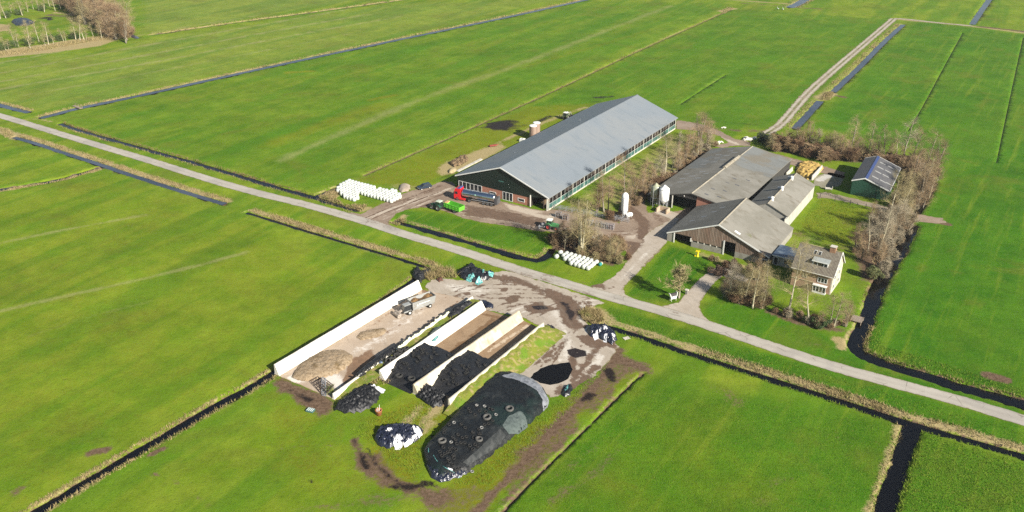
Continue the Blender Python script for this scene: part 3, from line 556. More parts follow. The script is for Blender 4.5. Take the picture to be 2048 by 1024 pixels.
sheet('concrete_pad', [(1596,330),(1618,325),(1648,336),(1622,362),(1590,350)], .016, Y_CONC, [('p', [(1600,330),(1640,336),(1620,352)], 0, E_MUD, .5, 1)], .7, .1)
sheet('concrete_pad', [(1630,352),(1660,345),(1690,352),(1680,372),(1650,378),(1625,368)], .010, yard_mat('rubble_soil', (.26,.24,.18), (.16,.15,.08), (.10,.08,.05), (.42,.40,.36), (.11,.13,.03)), [('s', [(1640,360),(1660,350)], 3, E_PALE, .8, 1, .7)], .7, .3)
# ================================================================ BUILDINGS
def rib_mat(name, col, period, rough=.45, metal=.0, layers=(), amt=.12, spec=.5, axis=1, bump=.35):
    "profiled sheeting: ribs that repeat along one local axis"
    t = NT(name); co = t.coord('Object'); sp = t.new('ShaderNodeSeparateXYZ'); t.l.new(co, sp.inputs[0])
    w = t.math('SINE', t.math('MULTIPLY', sp.outputs[axis], 2*PI/period)); c = col
    for L in layers:
        cc = t.coord('Object', L[4] if len(L) > 4 else (1,1,1)); c = t.mix(t.step(t.noise(L[1], cc, 5, .6), L[2], L[3]), c, L[0])
    c = t.mix(t.math('MULTIPLY_ADD', w, amt/2, amt/2), c, tuple(x*.6 for x in col))
    t.bump(w, bump, .04); return t.done(c, rough, metal, spec)
WHITE = M('white_paint', (0.663,0.663,0.637), .5, [((0.527,0.518,0.476), 1.2, .5, .75)])
OFFWH = M('off_white_paint', (.62,.60,.54), .6, [((.48,.45,.38), .8, .45, .7)])
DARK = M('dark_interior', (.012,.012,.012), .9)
GLASS = M('dark_glass', (.02,.024,.028), .08, spec=.6)
BRICK = M('red_brick', (.36,.17,.115), .9, [((.29,.125,.085), 3., .45, .65, (1,1,3)), ((.42,.25,.19), .6, .55, .75)], (14, .4, .02))
CONC = M('pale_concrete', (.46,.43,.37), .9, [((.33,.30,.24), .7, .5, .75), ((.27,.25,.18), 2.5, .6, .8)], (8, .3, .02))
GALV = M('galvanised_steel', (.46,.48,.50), .4, [((.36,.37,.38), 3, .45, .7)], metal=.6)
BIGROOF = rib_mat('blue_grey_roof', (0.165,0.189,0.211), 1.0, .6, 0., [((0.185,0.201,0.211), .05, .4, .65), ((0.149,0.173,0.193), .5, .5, .7, (.15,1,1)), ((0.132,0.154,0.173), 1.5, .66, .8, (.1,1,1))], .03, .4)
GREENCLAD = rib_mat('dark_green_cladding', (0.008,0.018,0.013), .35, .5, 0., [((0.011,0.022,0.016), .4, .45, .7)], .35, .4, 0)
MESH = M('green_wind_mesh', (.05,.125,.108), .8, [((.026,.075,.066), .22, .42, .58, (1,1,.1)), ((.075,.17,.145), .6, .55, .75, (1,1,.1)), ((.12,.17,.15), .13, .54, .66, (1,1,.1)), ((.03,.10,.09), 1.2, .55, .65, (1,1,.1))], (20, .4, .02))
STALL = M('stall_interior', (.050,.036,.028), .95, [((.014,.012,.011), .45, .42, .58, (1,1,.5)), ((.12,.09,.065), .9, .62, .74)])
TAN = M('sun_patch_tan', (.33,.23,.14), .8, [((.26,.17,.10), 1, .45, .7)])  # colour of the painted sun patch in the open bay
def gable_poly(W, zl, zr, rz, s): return [(0, zl), (W*s, rz), (W, zr)]
def roof_mb(W, L, zl, zr, rz, s, th=.14, y0=0):
    mb = MB(); r = gable_poly(W, zl, zr, rz, s)
    mb.extx([r[0], (r[0][0], r[0][1]-th), (r[1][0], r[1][1]-th), r[1]][::-1], y0, L); mb.extx([r[1], (r[1][0], r[1][1]-th), (r[2][0], r[2][1]-th), r[2]][::-1], y0, L); return mb
def fascia_mb(W, zl, zr, rz, s, y, w=.22, h=.32):
    mb = MB(); r = gable_poly(W, zl, zr, rz, s)
    for a, b in ((r[0], r[1]), (r[1], r[2])):
        mb.extx([(a[0], a[1]+.05), (a[0], a[1]-h), (b[0], b[1]-h), (b[0], b[1]+.05)][::-1], y-w, y-.004)
    return mb
def window(parent, x0, x1, z0, z1, y, n=1, mid=True, fr=None, d=.09, name='window'):
    "frame with panes in a wall whose outer face lies at y, looking towards -y"
    f = MB(); w = .11; fr = fr or WHITE
    f.b(x0, x1, y-d, y, z0, z0+w); f.b(x0, x1, y-d, y, z1-w, z1); f.b(x0, x0+w, y-d, y, z0+w, z1-w); f.b(x1-w, x1, y-d, y, z0+w, z1-w)
    for i in range(1, n): xm = x0+(x1-x0)*i/n; f.b(xm-w/2, xm+w/2, y-d, y, z0+w, z1-w)
    o = f.build(name, fr, parent); g = MB(); g.b(x0+w, x1-w, y-d*.4, y-d*.25, z0+w, z1-w); g.build('pane', GLASS, o); return o
def swap(mb):   # turn a window facing -y into one facing +x : (x, y) -> (-y, x)
    mb.v = [(-y, x, z) for x, y, z in mb.v]; return mb

# ---- the big cow barn
t = thing('cow_barn', 'long cow barn with blue grey metal roof and green mesh sides', 'barn', BO, UV)
Wb, Lb, ZE, RZ = 33.65, 92.48, 4.33, 10.35
roof_mb(Wb, Lb, ZE, ZE, RZ, .5, .2).build('roof', BIGROOF, t)
m = MB(); m.extx([(Wb/2-.5, RZ-.10), (Wb/2-.5, RZ-.02), (Wb/2, RZ+.12), (Wb/2+.5, RZ-.02), (Wb/2+.5, RZ-.10)][::-1], .02, Lb-.02); m.build('ridge_cap', BIGROOF, t)
fascia_mb(Wb, ZE, ZE, RZ, .5, 0, .12, .3).build('verge_trim', WHITE, t)
m = MB(); m.b(Wb+.005, Wb+.17, 0, Lb, ZE-.22, ZE-.05); m.b(-.17, -.005, 0, Lb, ZE-.22, ZE-.05); m.build('gutter', GALV, t)
k = (RZ-ZE)/(Wb/2); zr = lambda x: ZE-.2+min(x, Wb-x)*k
m = MB(); m.extx([(.5, 2.75), (.5, zr(.5)), (Wb/2, zr(Wb/2)), (Wb-5.9, zr(Wb-5.9)), (Wb-5.9, 3.0), (27.2, 2.75)][::-1], .45, .6); m.extx([(27.75, 3.1), (27.75, zr(27.75)), (Wb-.4, zr(Wb-.4)), (Wb-.4, 4.0)][::-1], .46, .59)
m.build('gable_wall', GREENCLAD, t)
m = MB(); m.extx([(.5, 0), (.5, zr(.5)), (Wb/2, zr(Wb/2)), (Wb-.5, zr(Wb-.5)), (Wb-.5, 0)][::-1], Lb-.6, Lb-.45); m.b(.4, .55, .6, Lb-.6, 0, zr(.5)); m.build('rear_wall', GREENCLAD, t)
for x0, x1, z1 in ((9.75, 17.3, 2.745), (21., 27.15, 2.745), (.5, 9.75, .35)): m = MB(); m.b(x0, x1, .5, .8, 0, z1); m.build('brick_wall', BRICK, t)
window(t, .95, 9.7, .36, 2.7, .5, 6); window(t, 12.6, 14.9, .85, 1.75, .5, 1); window(t, 22.8, 25.2, .85, 1.85, .5, 1)
d = window(t, 17.35, 20.95, .05, 2.7, .5, 3, name='door')
for x0, z1 in ((27.15, 3.7), (32.9, 4.1)): m = MB(); m.b(x0, x0+.25, .2, .45, 0, z1); m.build('post', OFFWH, t)
m = MB(); m.b(27.2, 32.9, 5.2, 5.3, 0, 3.6); m.b(27.2, 27.3, .6, 5.2, 0, 3.4); m.build('porch_wall', M('shade_dark_wall', (.03,.024,.02), .9), t); m = MB(); m.extx([(30.0, 1.6), (31.4, 1.2), (32.7, 2.7), (32.6, 3.7)], 1.6, 1.7); m.build('sun_patch', TAN, t)  # tan panel is a painted sun patch; bay shade put into wall colour
m = MB(); m.b(15.9, 17.75, .42, .448, 5.62, 5.92); m.build('sign_board', M('sign_green', (.05,.14,.12), .5), t)
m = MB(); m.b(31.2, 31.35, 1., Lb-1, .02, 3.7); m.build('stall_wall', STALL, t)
m = MB(); m.b(33.02, 33.3, .7, Lb-.5, 0, .42); m.build('plinth', CONC, t)
m = MB(); posts = [.95+7.07*i for i in range(13)]+[Lb-.75]
for i, y in enumerate(posts):
    p = MB(); p.b(33.14, 33.30, y-.08, y+.08, 0 if i in (0, 13) else .42, ZE-.22); p.build('post', OFFWH if i != 7 else M('brown_post', (.2,.12,.08)), t)
for a, b in zip(posts[:-1], posts[1:]):
    p = MB(); p.b(33.16, 33.2, a+.14, b-.14, .44, 1.88); o = p.build('mesh_panel', MESH, t)
    q = MB(); q.b(33.14, 33.23, a+.14, b-.14, 1.88, 1.96)
    for s_ in (1, 2): yy = a+(b-a)*s_/3; q.b(33.205, 33.24, yy-.04, yy+.04, .44, 1.88); q.b(33.15, 33.22, yy-.04, yy+.04, 1.96, ZE-.25)
    q.build('frame', M('grey_frame', (.42,.42,.39), .6) if a < 2 else bpy.data.materials['grey_frame'], o)
m = MB(); m.b(33.0, 33.25, .35, .6, .4, 3.0); m.build('corner_panel', M('grey_green_panel', (.13,.19,.15), .6), t)
m = MB(); m.tube((12, 57, 8.3), (12, 57, 9.5), .07); m.build('roof_pipe', GALV, t); m = MB(); m.tube((9, 20, 7.3), (9, 20, 7.6), .25, .25, 8, True); m.build('roof_vent', GALV, t)

# ---- old barns
FIBRE = rib_mat('fibre_cement_roof', (0.173,0.164,0.138), .55, .92, 0., [((0.216,0.205,0.177), .14, .4, .62), ((0.138,0.124,0.096), .5, .52, .74, (.5,1,1)), ((0.120,0.088,0.060), .33, .6, .78, (.35,1.,1)), ((0.120,0.124,0.053), .16, .66, .76), ((0.248,0.241,0.219), 1.8, .64, .74, (.25,1,1)), ((0.106,0.103,0.092), 2.2, .66, .76, (.22,1,1))], .16, .2)
FIBRE2 = rib_mat('grey_fibre_cement_roof', (0.166,0.173,0.166), .55, .92, 0., [((0.135,0.138,0.131), .3, .45, .7, (.4,1,1)), ((0.227,0.230,0.223), 1.5, .62, .74, (.25,1,1)), ((0.159,0.145,0.117), .12, .45, .6)], .16, .2)
CAPM = M('ridge_capping', (.30,.27,.21), .85, [((.19,.16,.11), 1.2, .45, .7)])
SKYL = M('rooflight_sheet', (.27,.27,.26), .5, [((.2,.2,.19), 1.2, .45, .7)])
BOARD = rib_mat('weathered_boards', (0.240,0.178,0.139), .42, .9, 0., [((0.155,0.109,0.081), 1.6, .42, .6, (1,1,.06)), ((0.364,0.295,0.240), 2.4, .55, .7, (1,1,.05)), ((0.232,0.147,0.109), .3, .45, .7)], .5, .2, 0)
BLOCK = M('grey_block_wall', (.26,.245,.215), .9, [((.20,.185,.155), .9, .45, .7), ((.23,.18,.10), .5, .62, .75)], (9, .3, .02))
PLAST = M('pale_wall', (0.370,0.355,0.311), .85, [((0.266,0.252,0.200), .9, .5, .72, (1,1,.3)), ((0.192,0.178,0.118), 1.7, .62, .78, (1,1,.4))])
def slope_quads(parent, name, mat, spots, W, zl, zr, rz, s, size=(1.1, 2.2)):
    "panels lying in a roof slope; spots = (x, y); each its own part"
    for x, y in spots:
        l = x < W*s; a = (0, zl) if l else (W*s, rz); b = (W*s, rz) if l else (W, zr); k = (b[1]-a[1])/(b[0]-a[0]); z = a[1]+(x-a[0])*k
        m = MB(); hx, hy = size[1]/2, size[0]/2
        m.add([(x-hx, y-hy, z-hx*k+.012), (x+hx, y-hy, z+hx*k+.012), (x+hx, y+hy, z+hx*k+.012), (x-hx, y+hy, z-hx*k+.012)], [(0,1,2,3)]); m.build(name, mat, parent)
# front barn with the timber gable
Wf, Lf, fl, fr_, fz, fs = 28.06, 21.33, 2.51, 2.40, 8.2, .5
t = thing('timber_barn', 'low old barn with brown board gable and white bargeboards', 'barn', (41.76,210.58,0), R(-32.64))
roof_mb(Wf, Lf, fl, fr_, fz, fs).build('roof', FIBRE, t)
m = MB(); m.extx([(Wf/2-.3, fz-.06), (Wf/2, fz+.1), (Wf/2+.3, fz-.06)][::-1], .02, Lf-.02); m.build('ridge_cap', CAPM, t)
fascia_mb(Wf, fl, fr_, fz, fs, 0, .1, .3).build('bargeboard', WHITE, t)
kf = (fz-fl)/(Wf/2); zf = lambda x: fl-.14+min(x, Wf-x)*kf
m = MB(); m.extx([(6.9, 1.85), (6.9, 2.75), (2.1, 2.75), (1.2, zf(1.2)), (Wf/2, zf(Wf/2)), (Wf-1.2, zf(Wf-1.2)), (Wf-1.2, 1.6), (19., 1.6), (19., 3.9), (15.95, 3.9), (15.95, 1.85)][::-1], .3, .42); m.build('board_gable', BOARD, t)
m = MB(); m.b(.1, 1.95, .28, .5, 0, zf(.1)); m.b(7., 15.75, .25, .5, 0, 1.45); m.b(19., Wf-.15, .25, .5, 0, 1.597)
m.b(Wf-.35, Wf-.12, .5, Lf-.3, 0, zf(Wf-.3)); m.b(.12, .35, .5, Lf-.3, 0, zf(.3)); m.build('block_wall', BLOCK, t)
m = MB(); m.b(6.95, 15.75, .36, .42, 1.452, 1.848); o = m.build('window', GLASS, t); q = MB()
for i in range(6): x = 6.98+i*1.72; q = MB(); q.b(x, x+.28, .24, .355, 1.455, 1.845); q.build('mullion', OFFWH, o)
for x0, x1, z0, z1 in ((1.96, 2.25, 0, 2.9), (6.7, 6.92, 1.4, 2.4), (15.76, 16.08, 0, 4.)): m = MB(); m.b(x0, x1, .14, .29, z0, z1); m.build('post', WHITE, t)
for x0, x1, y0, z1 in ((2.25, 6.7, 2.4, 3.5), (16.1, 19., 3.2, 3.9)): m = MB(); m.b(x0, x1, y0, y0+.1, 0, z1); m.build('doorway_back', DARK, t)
window(t, 26.2, 27.5, .15, 1.5, .25, 1)
m = MB(); m.extx([(.3, 0), (.3, zf(.3)), (Wf/2, zf(Wf/2)), (Wf-.3, zf(Wf-.3)), (Wf-.3, 0)][::-1], Lf-.35, Lf-.2); m.build('rear_wall', BLOCK, t)
slope_quads(t, 'rooflight', SKYL, [(4.1, 7.3), (6.5, 9.6), (8.2, 12.7), (9.4, 15.6)], Wf, fl, fr_, fz, fs, (.8, 1.6)); slope_quads(t, 'rooflight', WHITE, [(18.6, 1.9)], Wf, fl, fr_, fz, fs, (.9, 1.5))
# long barn
Wl, Ll, ll, lr, lz, ls = 27.1, 49.6, 2.46, 3.87, 5.95, .51
t = thing('hay_barn', 'long old barn with dark left slope and lighter stained right slope', 'barn', (40.3,237.69,0), R(-34.3))
m = roof_mb(Wl, Ll, ll, lr, lz, ls); m.build('roof', FIBRE, t)
m = MB(); m.add([(Wl*ls+.1, 30, lz-.02+.02), (Wl-.02, 30, lr+.025), (Wl-.02, Ll, lr+.025), (Wl*ls+.1, Ll, lz+.02)], [(0,1,2,3)]); m.add([(.02, 26, ll+.012), (Wl*ls-.1, 26, lz-.03), (Wl*ls-.1, Ll, lz-.03), (.02, Ll, ll+.012)], [(0,1,2,3)]); m.build('newer_sheets', FIBRE2, t)
m = MB(); c = Wl*ls; m.extx([(c-.35, lz-.06), (c, lz+.12), (c+.35, lz-.06)][::-1], .02, Ll-.02); m.extx([(c-.55, lz+.0), (c-.55, lz+.35), (c, lz+.6), (c+.55, lz+.35), (c+.55, lz+.0)][::-1], 25, 37); m.build('ridge_cap', CAPM, t)
fascia_mb(Wl, ll, lr, lz, ls, 0, .1, .22).build('verge_trim', M('dark_trim', (.10,.095,.085)), t)
kl = (lz-ll)/(Wl*ls); zl_ = lambda x: ll-.14+x*kl if x < Wl*ls else lr-.14+(Wl-x)*(lz-lr)/(Wl*(1-ls))
m = MB(); m.extx([(.3, 0), (.3, zl_(.3)), (c, zl_(c)), (15.5, zl_(15.5)), (15.5, 4.), (8.2, 4.), (8.2, 0)][::-1], .3, .45); m.b(.15, .32, .45, Ll-.3, 0, zl_(.3)); m.b(Wl-.3, Wl-.15, 14, Ll-.3, 0, zl_(Wl-.3)); m.extx([(.3, 0), (.3, zl_(.3)), (c, zl_(c)), (Wl-.4, zl_(Wl-.4)), (Wl-.4, 0)][::-1], Ll-.45, Ll-.3)
m.build('wall', M('black_boards', (.035,.033,.031), .85, [((.05,.045,.04), 2, .45, .7, (1,1,.2))]), t)
m = MB(); m.extx([(15.5, 0), (15.5, zl_(15.5)), (20, zl_(20)), (20, 0)][::-1], .3, .45); m.build('brick_pier', BRICK, t)
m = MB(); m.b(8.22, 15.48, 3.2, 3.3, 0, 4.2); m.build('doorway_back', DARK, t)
m = MB(); m.b(7.95, 8.2, .1, .29, 0, 4.0); m.build('post', OFFWH, t)
m = MB(); m.tube((c-2.2, .2, 4.6), (c-2.2, .05, 4.5), .18, .12, 8, True); m.build('lamp', OFFWH, t)
slope_quads(t, 'rooflight', SKYL, [(3.2, 8.5), (5.3, 11.5), (4.6, 15.), (6.6, 17.5), (3.6, 20.), (7.6, 12.2), (9.3, 15.2), (10.2, 19.3), (8.1, 21.8), (5., 30.), (7.5, 32.4), (4.2, 34.), (9.6, 34.6), (6.8, 37.), (9., 39.5), (5.6, 41.), (10.4, 42.6), (8., 45.)], Wl, ll, lr, lz, ls, (.75, 1.9))
slope_quads(t, 'rooflight', M('old_rooflight', (.085,.085,.09), .5, [((.13,.125,.115), .8, .45, .65)]), [(17.3, 3.), (20.6, 4.4), (17.2, 8.), (20.3, 9.6), (18.6, 15.6), (21.4, 16.4), (19., 20.2), (22.5, 22.4)], Wl, ll, lr, lz, ls, (.6, 1.3)); slope_quads(t, 'rooflight', SKYL, [(17, 35.), (19.5, 36.5), (22.5, 37.6), (18, 39.), (21., 41.5), (24., 40.2), (17.2, 43.), (20., 45.2), (23.5, 45.6), (25.4, 43.)], Wl, ll, lr, lz, ls, (.45, 1.5))
# narrow barn against the long one
Ws, Ls, sl, sr, sz, ss = 12.11, 37.09, 4.33, 4.14, 6.80, .5
t = thing('calf_barn', 'narrow grey barn with two white ridge vents, pale side wall', 'barn', (61.0,215.9,0), R(-32.58))
roof_mb(Ws, Ls, sl, sr, sz, ss, .14, 9.2).build('roof', FIBRE, t)
m = MB(); m.extx([(Ws/2-.25, sz-.05), (Ws/2, sz+.08), (Ws/2+.25, sz-.05)][::-1], 9.22, Ls-.02); m.build('ridge_cap', CAPM, t)
m = MB(); m.b(Ws-.4, Ws-.2, 7., Ls-.3, 0, sr-.12); m.extx([(.2, 0), (.2, sl-.16), (Ws/2, sz-.16), (Ws-.2, sr-.16), (Ws-.2, 0)][::-1], Ls-.3, Ls-.15); m.extx([(.2, 0), (.2, sl-.16), (Ws/2, sz-.16), (Ws-.41, sr-.16), (Ws-.41, 0)][::-1], 9.4, 9.55); m.b(.2, .35, 9.6, Ls-.3, 0, sl-.14); m.build('wall', PLAST, t)
for y in (21.5, 31.2, 12.4):
    m = MB(); m.tube((Ws/2+.25, y, sz-.3), (Ws/2+.25, y, sz+.75), .42, .42, 12, True); m.tube((Ws/2+.25, y, sz+.75), (Ws/2+.25, y, sz+.95), .55, .3, 12, True); o = m.build('ridge_vent', WHITE, t)
    q = MB(); q.b(Ws/2-1.1, Ws/2-.2, y+.1, y+.8, sz-.5, sz+.35); q.build('duct', GALV, o)
m = MB(); m.b(Ws-.198, Ws-.12, 8, Ls-.3, sr-.34, sr-.2); m.build('gutter', GALV, t)
# green shed
Wg, Lg, gl, gr, gz, gs = 11.1, 22.41, 4.65, 3.25, 6.0, .33
t = thing('green_shed', 'tall dark green shed with white verges and blue ridge', 'shed', (102.89,243.36,0), R(-29.9))
GROOF = rib_mat('grey_shed_roof', (.085,.085,.09), .5, .6, 0., [((.105,.10,.10), .4, .45, .7), ((.065,.065,.07), 1.2, .58, .72, (.3,1,1))], .15, .4)
roof_mb(Wg, Lg, gl, gr, gz, gs).build('roof', GROOF, t)
m = MB(); c = Wg*gs; m.extx([(c-.15, gz-.05), (c, gz+.07), (c+.75, gz-.20), (c+.75, gz-.27)][::-1], .02, Lg-.02); m.build('ridge_cap', M('blue_ridge', (.035,.055,.15), .4), t)
m = fascia_mb(Wg, gl, gr, gz, gs, 0, .1, .3); m.build('verge_trim', WHITE, t); m = fascia_mb(Wg, gl, gr, gz, gs, Lg+.11, .1, .25); m.build('verge_trim', WHITE, t)
zg = lambda x: gl-.15+x*(gz-gl)/c if x < c else gr-.15+(Wg-x)*(gz-gr)/(Wg-c)
m = MB()
for y0, y1 in ((.2, .35), (Lg-.35, Lg-.2)): m.extx([(.2, 0), (.2, zg(.2)), (c, zg(c)), (Wg-.2, zg(Wg-.2)), (Wg-.2, 0)][::-1], y0, y1)
m.b(.2, .35, .35, Lg-.35, 0, zg(.2)); m.b(Wg-.35, Wg-.2, .35, Lg-.35, 0, zg(Wg-.2)); m.build('wall', rib_mat('bottle_green_cladding', (.014,.06,.038), .4, .5, 0., [((.02,.07,.045), .3, .45, .7)], .25, .4, 0), t)
m = MB(); m.b(Wg+.002, Wg+.12, 0, Lg, gr-.2, gr-.05); m.build('gutter', WHITE, t)
slope_quads(t, 'rooflight', SKYL, [(6., 4.4), (8.3, 4.6), (10., 5.), (6., 9.6), (8.3, 9.8), (6., 13.9), (8.3, 14.2), (6., 18.4), (8.5, 18.6)], Wg, gl, gr, gz, gs, (.75, 1.9))

# ---- farmhouse
t = thing('farmhouse', 'brick farmhouse with grey tiled roof, white dormer and big chimney', 'house', (68.1,185.5,0), R(-34))
TILE = rib_mat('grey_roof_tiles', (0.169,0.150,0.117), .32, .9, 0., [((0.124,0.104,0.085), 2.5, .45, .62), ((0.215,0.195,0.156), .8, .5, .7), ((0.163,0.169,0.065), .35, .62, .74), ((0.286,0.260,0.221), 5, .64, .74)], .3, .2, 0)
HB = M('brown_brick', (0.344,0.223,0.149), .9, [((0.270,0.162,0.108), 4, .45, .65, (1,1,3)), ((0.419,0.297,0.203), .5, .5, .7)], (14, .4, .02))
HW = M('whitewashed_wall', (.46,.42,.345), .85, [((.35,.30,.23), .8, .45, .65), ((.22,.17,.12), 1.8, .56, .72)])
Lh, Dh = 9.6, 8.6
def rx(poly, x0, x1, mb):   # polygon in (y, z) extruded along x
    n = len(poly); mb.add([(x0, y, z) for y, z in poly]+[(x1, y, z) for y, z in poly], [tuple(range(n-1,-1,-1)), tuple(range(n, 2*n))]+[(i, (i+1)%n, n+(i+1)%n, n+i) for i in range(n)]); return mb
m = MB(); rx([(-.5, 4.80), (Dh/2, 9.60), (Dh/2, 9.75), (-.5, 4.95)], -.3, Lh+.3, m); rx([(Dh/2, 9.60), (Dh+.5, 4.80), (Dh+.5, 4.95), (Dh/2, 9.75)], -.3, Lh+.3, m); m.build('roof', TILE, t)
m = MB(); rx([(Dh/2-.2, 9.70), (Dh/2+.2, 9.70), (Dh/2, 9.86)], -.28, Lh+.28, m); m.build('ridge_tiles', M('mossy_ridge', (.24,.20,.12), .9, [((.18,.19,.06), 1.5, .4, .6)]), t)
m = MB(); m.b(0, Lh-.31, 0, .3, 0, 4.9); m.b(0, .3, .3, Dh, 0, 4.9); m.b(.3, Lh-.31, Dh-.3, Dh, 0, 4.9); m.build('wall', HB, t)
m = MB(); rx([(0, 0), (Dh, 0), (Dh, 5.2), (Dh/2, 9.58), (0, 5.2)], Lh-.3, Lh, m); m.build('gable_wall', HW, t); m = MB(); rx([(.3, 4.9), (Dh-.3, 4.9), (Dh/2, 9.5)], .0, .25, m); m.build('gable_wall', HB, t)
m = MB(); m.b(-.3, Lh+.3, -.64, -.505, 4.76, 4.90); m.build('gutter', OFFWH, t)
for y0, y1, z0, z1 in ((-.55, Dh/2, 4.8, 9.6), (Dh/2, Dh+.55, 9.6, 4.8)):
    m = MB(); rx([(y0, z0-.1), (y1, z1-.1), (y1, z1+.18), (y0, z0+.18)], Lh+.305, Lh+.40, m); m.build('bargeboard', WHITE, t)
window(t, 6.2, 8.5, 2.6, 3.9, 0, 3); window(t, 2.6, 3.6, 2.9, 3.9, 0, 1)
m = MB(); m.b(5.5, 8.6, -.9, -.001, 0, .35); m.b(5.4, 8.7, -1., -.002, 1.95, 2.1); o = m.build('bay', WHITE, t)
window(t, 5.5, 8.6, .35, 1.95, -.8, 4); m = MB(); m.b(.02, 5.35, -.12, -.003, 2.15, 2.28); m.build('brick_band', M('cream_band', (.40,.34,.22)), t)
for y0, y1, z0, z1 in ((1.2, 2.6, .9, 2.2), (5.2, 6.6, .9, 2.2), (1.4, 2.6, 3.2, 4.5), (5., 6.2, 3.2, 4.5), (3.6, 4.8, 6.2, 7.4)):
    f = MB(); w = .1
    f.b(Lh+.001, Lh+.09, y0, y1, z0, z0+w); f.b(Lh+.001, Lh+.09, y0, y1, z1-w, z1); f.b(Lh+.001, Lh+.09, y0, y0+w, z0+w, z1-w); f.b(Lh+.001, Lh+.09, y1-w, y1, z0+w, z1-w); o = f.build('window', WHITE, t)
    g_ = MB(); g_.b(Lh+.02, Lh+.04, y0+w, y1-w, z0+w, z1-w); g_.build('pane', GLASS, o)
m = MB(); m.b(4.2, 7.8, .95, 3.2, 5.9, 7.35); o = m.build('dormer', WHITE, t); f = MB(); rx([(.7, 7.36), (3.6, 7.95), (3.6, 8.1), (.7, 7.52)], 4., 8., f); f.build('dormer_roof', M('grey_felt', (.27,.29,.28), .9, [((.22,.235,.225), 2, .45, .7)]), o)
f = MB(); f.b(3.97, 8.03, .62, .70, 7.33, 7.55); f.build('fascia', WHITE, o)
for x0, x1 in ((4.38, 5.25), (5.45, 6.75), (6.95, 7.62)): f = MB(); f.b(x0, x1, .93, .949, 6.2, 7.2); f.build('pane', GLASS, o)
m = MB(); m.b(7.0, 8.3, 3.7, 4.9, 7.5, 10.6); o = m.build('chimney', M('chimney_brick', (.30,.17,.10), .9, [((.22,.12,.075), 3, .45, .65)]), t); f = MB(); f.b(6.95, 8.4, 3.6, 5., 10.6, 10.72); f.build('coping', CONC, o)
for x in (3.6, 4.65): m = MB(); rx([(2.75, 8.06), (3.55, 8.92), (3.5, 9.0), (2.7, 8.14)], x, x+.75, m); o = m.build('skylight', WHITE, t); f = MB(); rx([(2.85, 8.26), (3.45, 8.905), (3.42, 8.94), (2.82, 8.30)], x+.08, x+.67, f); f.build('pane', GLASS, o)
# flat roofed link between barn and house
t = thing('lean_to', 'low flat roofed annex between barn and farmhouse, bluish roof', 'annex', (66.4,196.6,0), R(-33))
m = MB(); m.b(.2, 7.2, .15, 6.6, 0, 2.6); m.build('wall', PLAST, t); m = MB(); m.b(0, 7.4, -.15, 6.8, 2.62, 2.8); m.build('roof', M('bluish_roof', (.045,.065,.10), .35, [((.11,.14,.17), .5, .45, .65)]), t)
m = MB(); m.b(0, 7.4, -.28, -.16, 2.55, 2.82); m.build('fascia', WHITE, t); window(t, .5, 1.7, .1, 2.2, .15, 1, name='door'); window(t, 3., 5.2, .8, 2.1, .15, 2)

# ---- silos
def silo(name, label, loc, r, z0, z1, zt, mat, rz=0, legs=4, cone=1.3, dome=False):
    t = thing(name, label, 'silo', loc, rz); m = MB(); m.lathe([(.18, z0-cone), (r, z0), (r, z1)]+([(r*.95, z1+.4), (r*.8, z1+.85), (r*.55, z1+1.15), (r*.25, z1+1.32), (.01, z1+1.36)] if dome else [(r*.96, z1+.06), (.3, zt), (.3, zt+.12), (0.01, zt+.14)]), 28); m.build('tank', mat, t, True)
    m = MB(); m.lathe([(r+.03, z1-.08), (r+.05, z1), (r+.03, z1+.05)], 28); m.lathe([(r+.02, z0-.05), (r+.05, z0), (r+.02, z0+.08)], 28); m.build('band', GALV, t)
    for i in range(legs):
        a = PI/legs+2*PI*i/legs; l = MB(); l.bar((r*1.02*math.cos(a), r*1.02*math.sin(a), 0), (r*1.02*math.cos(a), r*1.02*math.sin(a), z1-.3), .16); l.build('leg', GALV, t)
    m = MB()
    for i in range(legs):
        a = PI/legs+2*PI*i/legs; b = a+2*PI/legs; m.bar((r*1.02*math.cos(a), r*1.02*math.sin(a), .4), (r*1.02*math.cos(b), r*1.02*math.sin(b), z0-.4), .06); m.bar((r*1.02*math.cos(a), r*1.02*math.sin(a), z0-.2), (r*1.02*math.cos(b), r*1.02*math.sin(b), z0-.2), .08)
    m.build('brace', GALV, t)
    m = MB(); m.tube((0, 0, z0-cone+.05), (0, 0, .7), .12, .12, 8); m.build('outlet', GALV, t)
    return t
SW = M('white_grp', (.80,.80,.77), .4, [((.66,.65,.58), .7, .5, .75, (1,1,.3))])
SG = M('green_brown_grp', (.26,.28,.19), .5, [((.17,.11,.06), .5, .42, .6, (1,1,.25))])
silo('feed_silo', 'fat white feed silo with cone on four legs', tuple(at(1326,418)), 1.45, 3.0, 6.4, 7.4, SW, R(-20))
silo('feed_silo', 'mossy green brown feed silo half hidden behind the white one', tuple(at(1309,412)), 1.35, 3.0, 6.3, 7.2, SG, R(10))
t = silo('feed_silo', 'slim white torpedo shaped silo standing alone beside the railings', tuple(at(1248,436)), .98, 2.55, 6.5, 7.9, SW, R(15), 4, 1.5, True)
t = thing('blower_tank', 'small white tank lying at the foot of the torpedo silo', 'tank', tuple(at(1258,434)), R(20)); m = MB(); T = Matrix.Translation((0,0,.75)) @ Matrix.Rotation(PI/2, 4, 'Y'); m.lathe([(.02,-1.15),(.45,-1.05),(.62,-.8),(.62,.7),(.4,1.),(.02,1.1)], 16, T); m.build('tank', SW, t, True); m = MB(); m.b(-.7,-.5,-.5,.5,0,.3); m.b(.5,.7,-.5,.5,0,.3); m.build('foot', GALV, t)
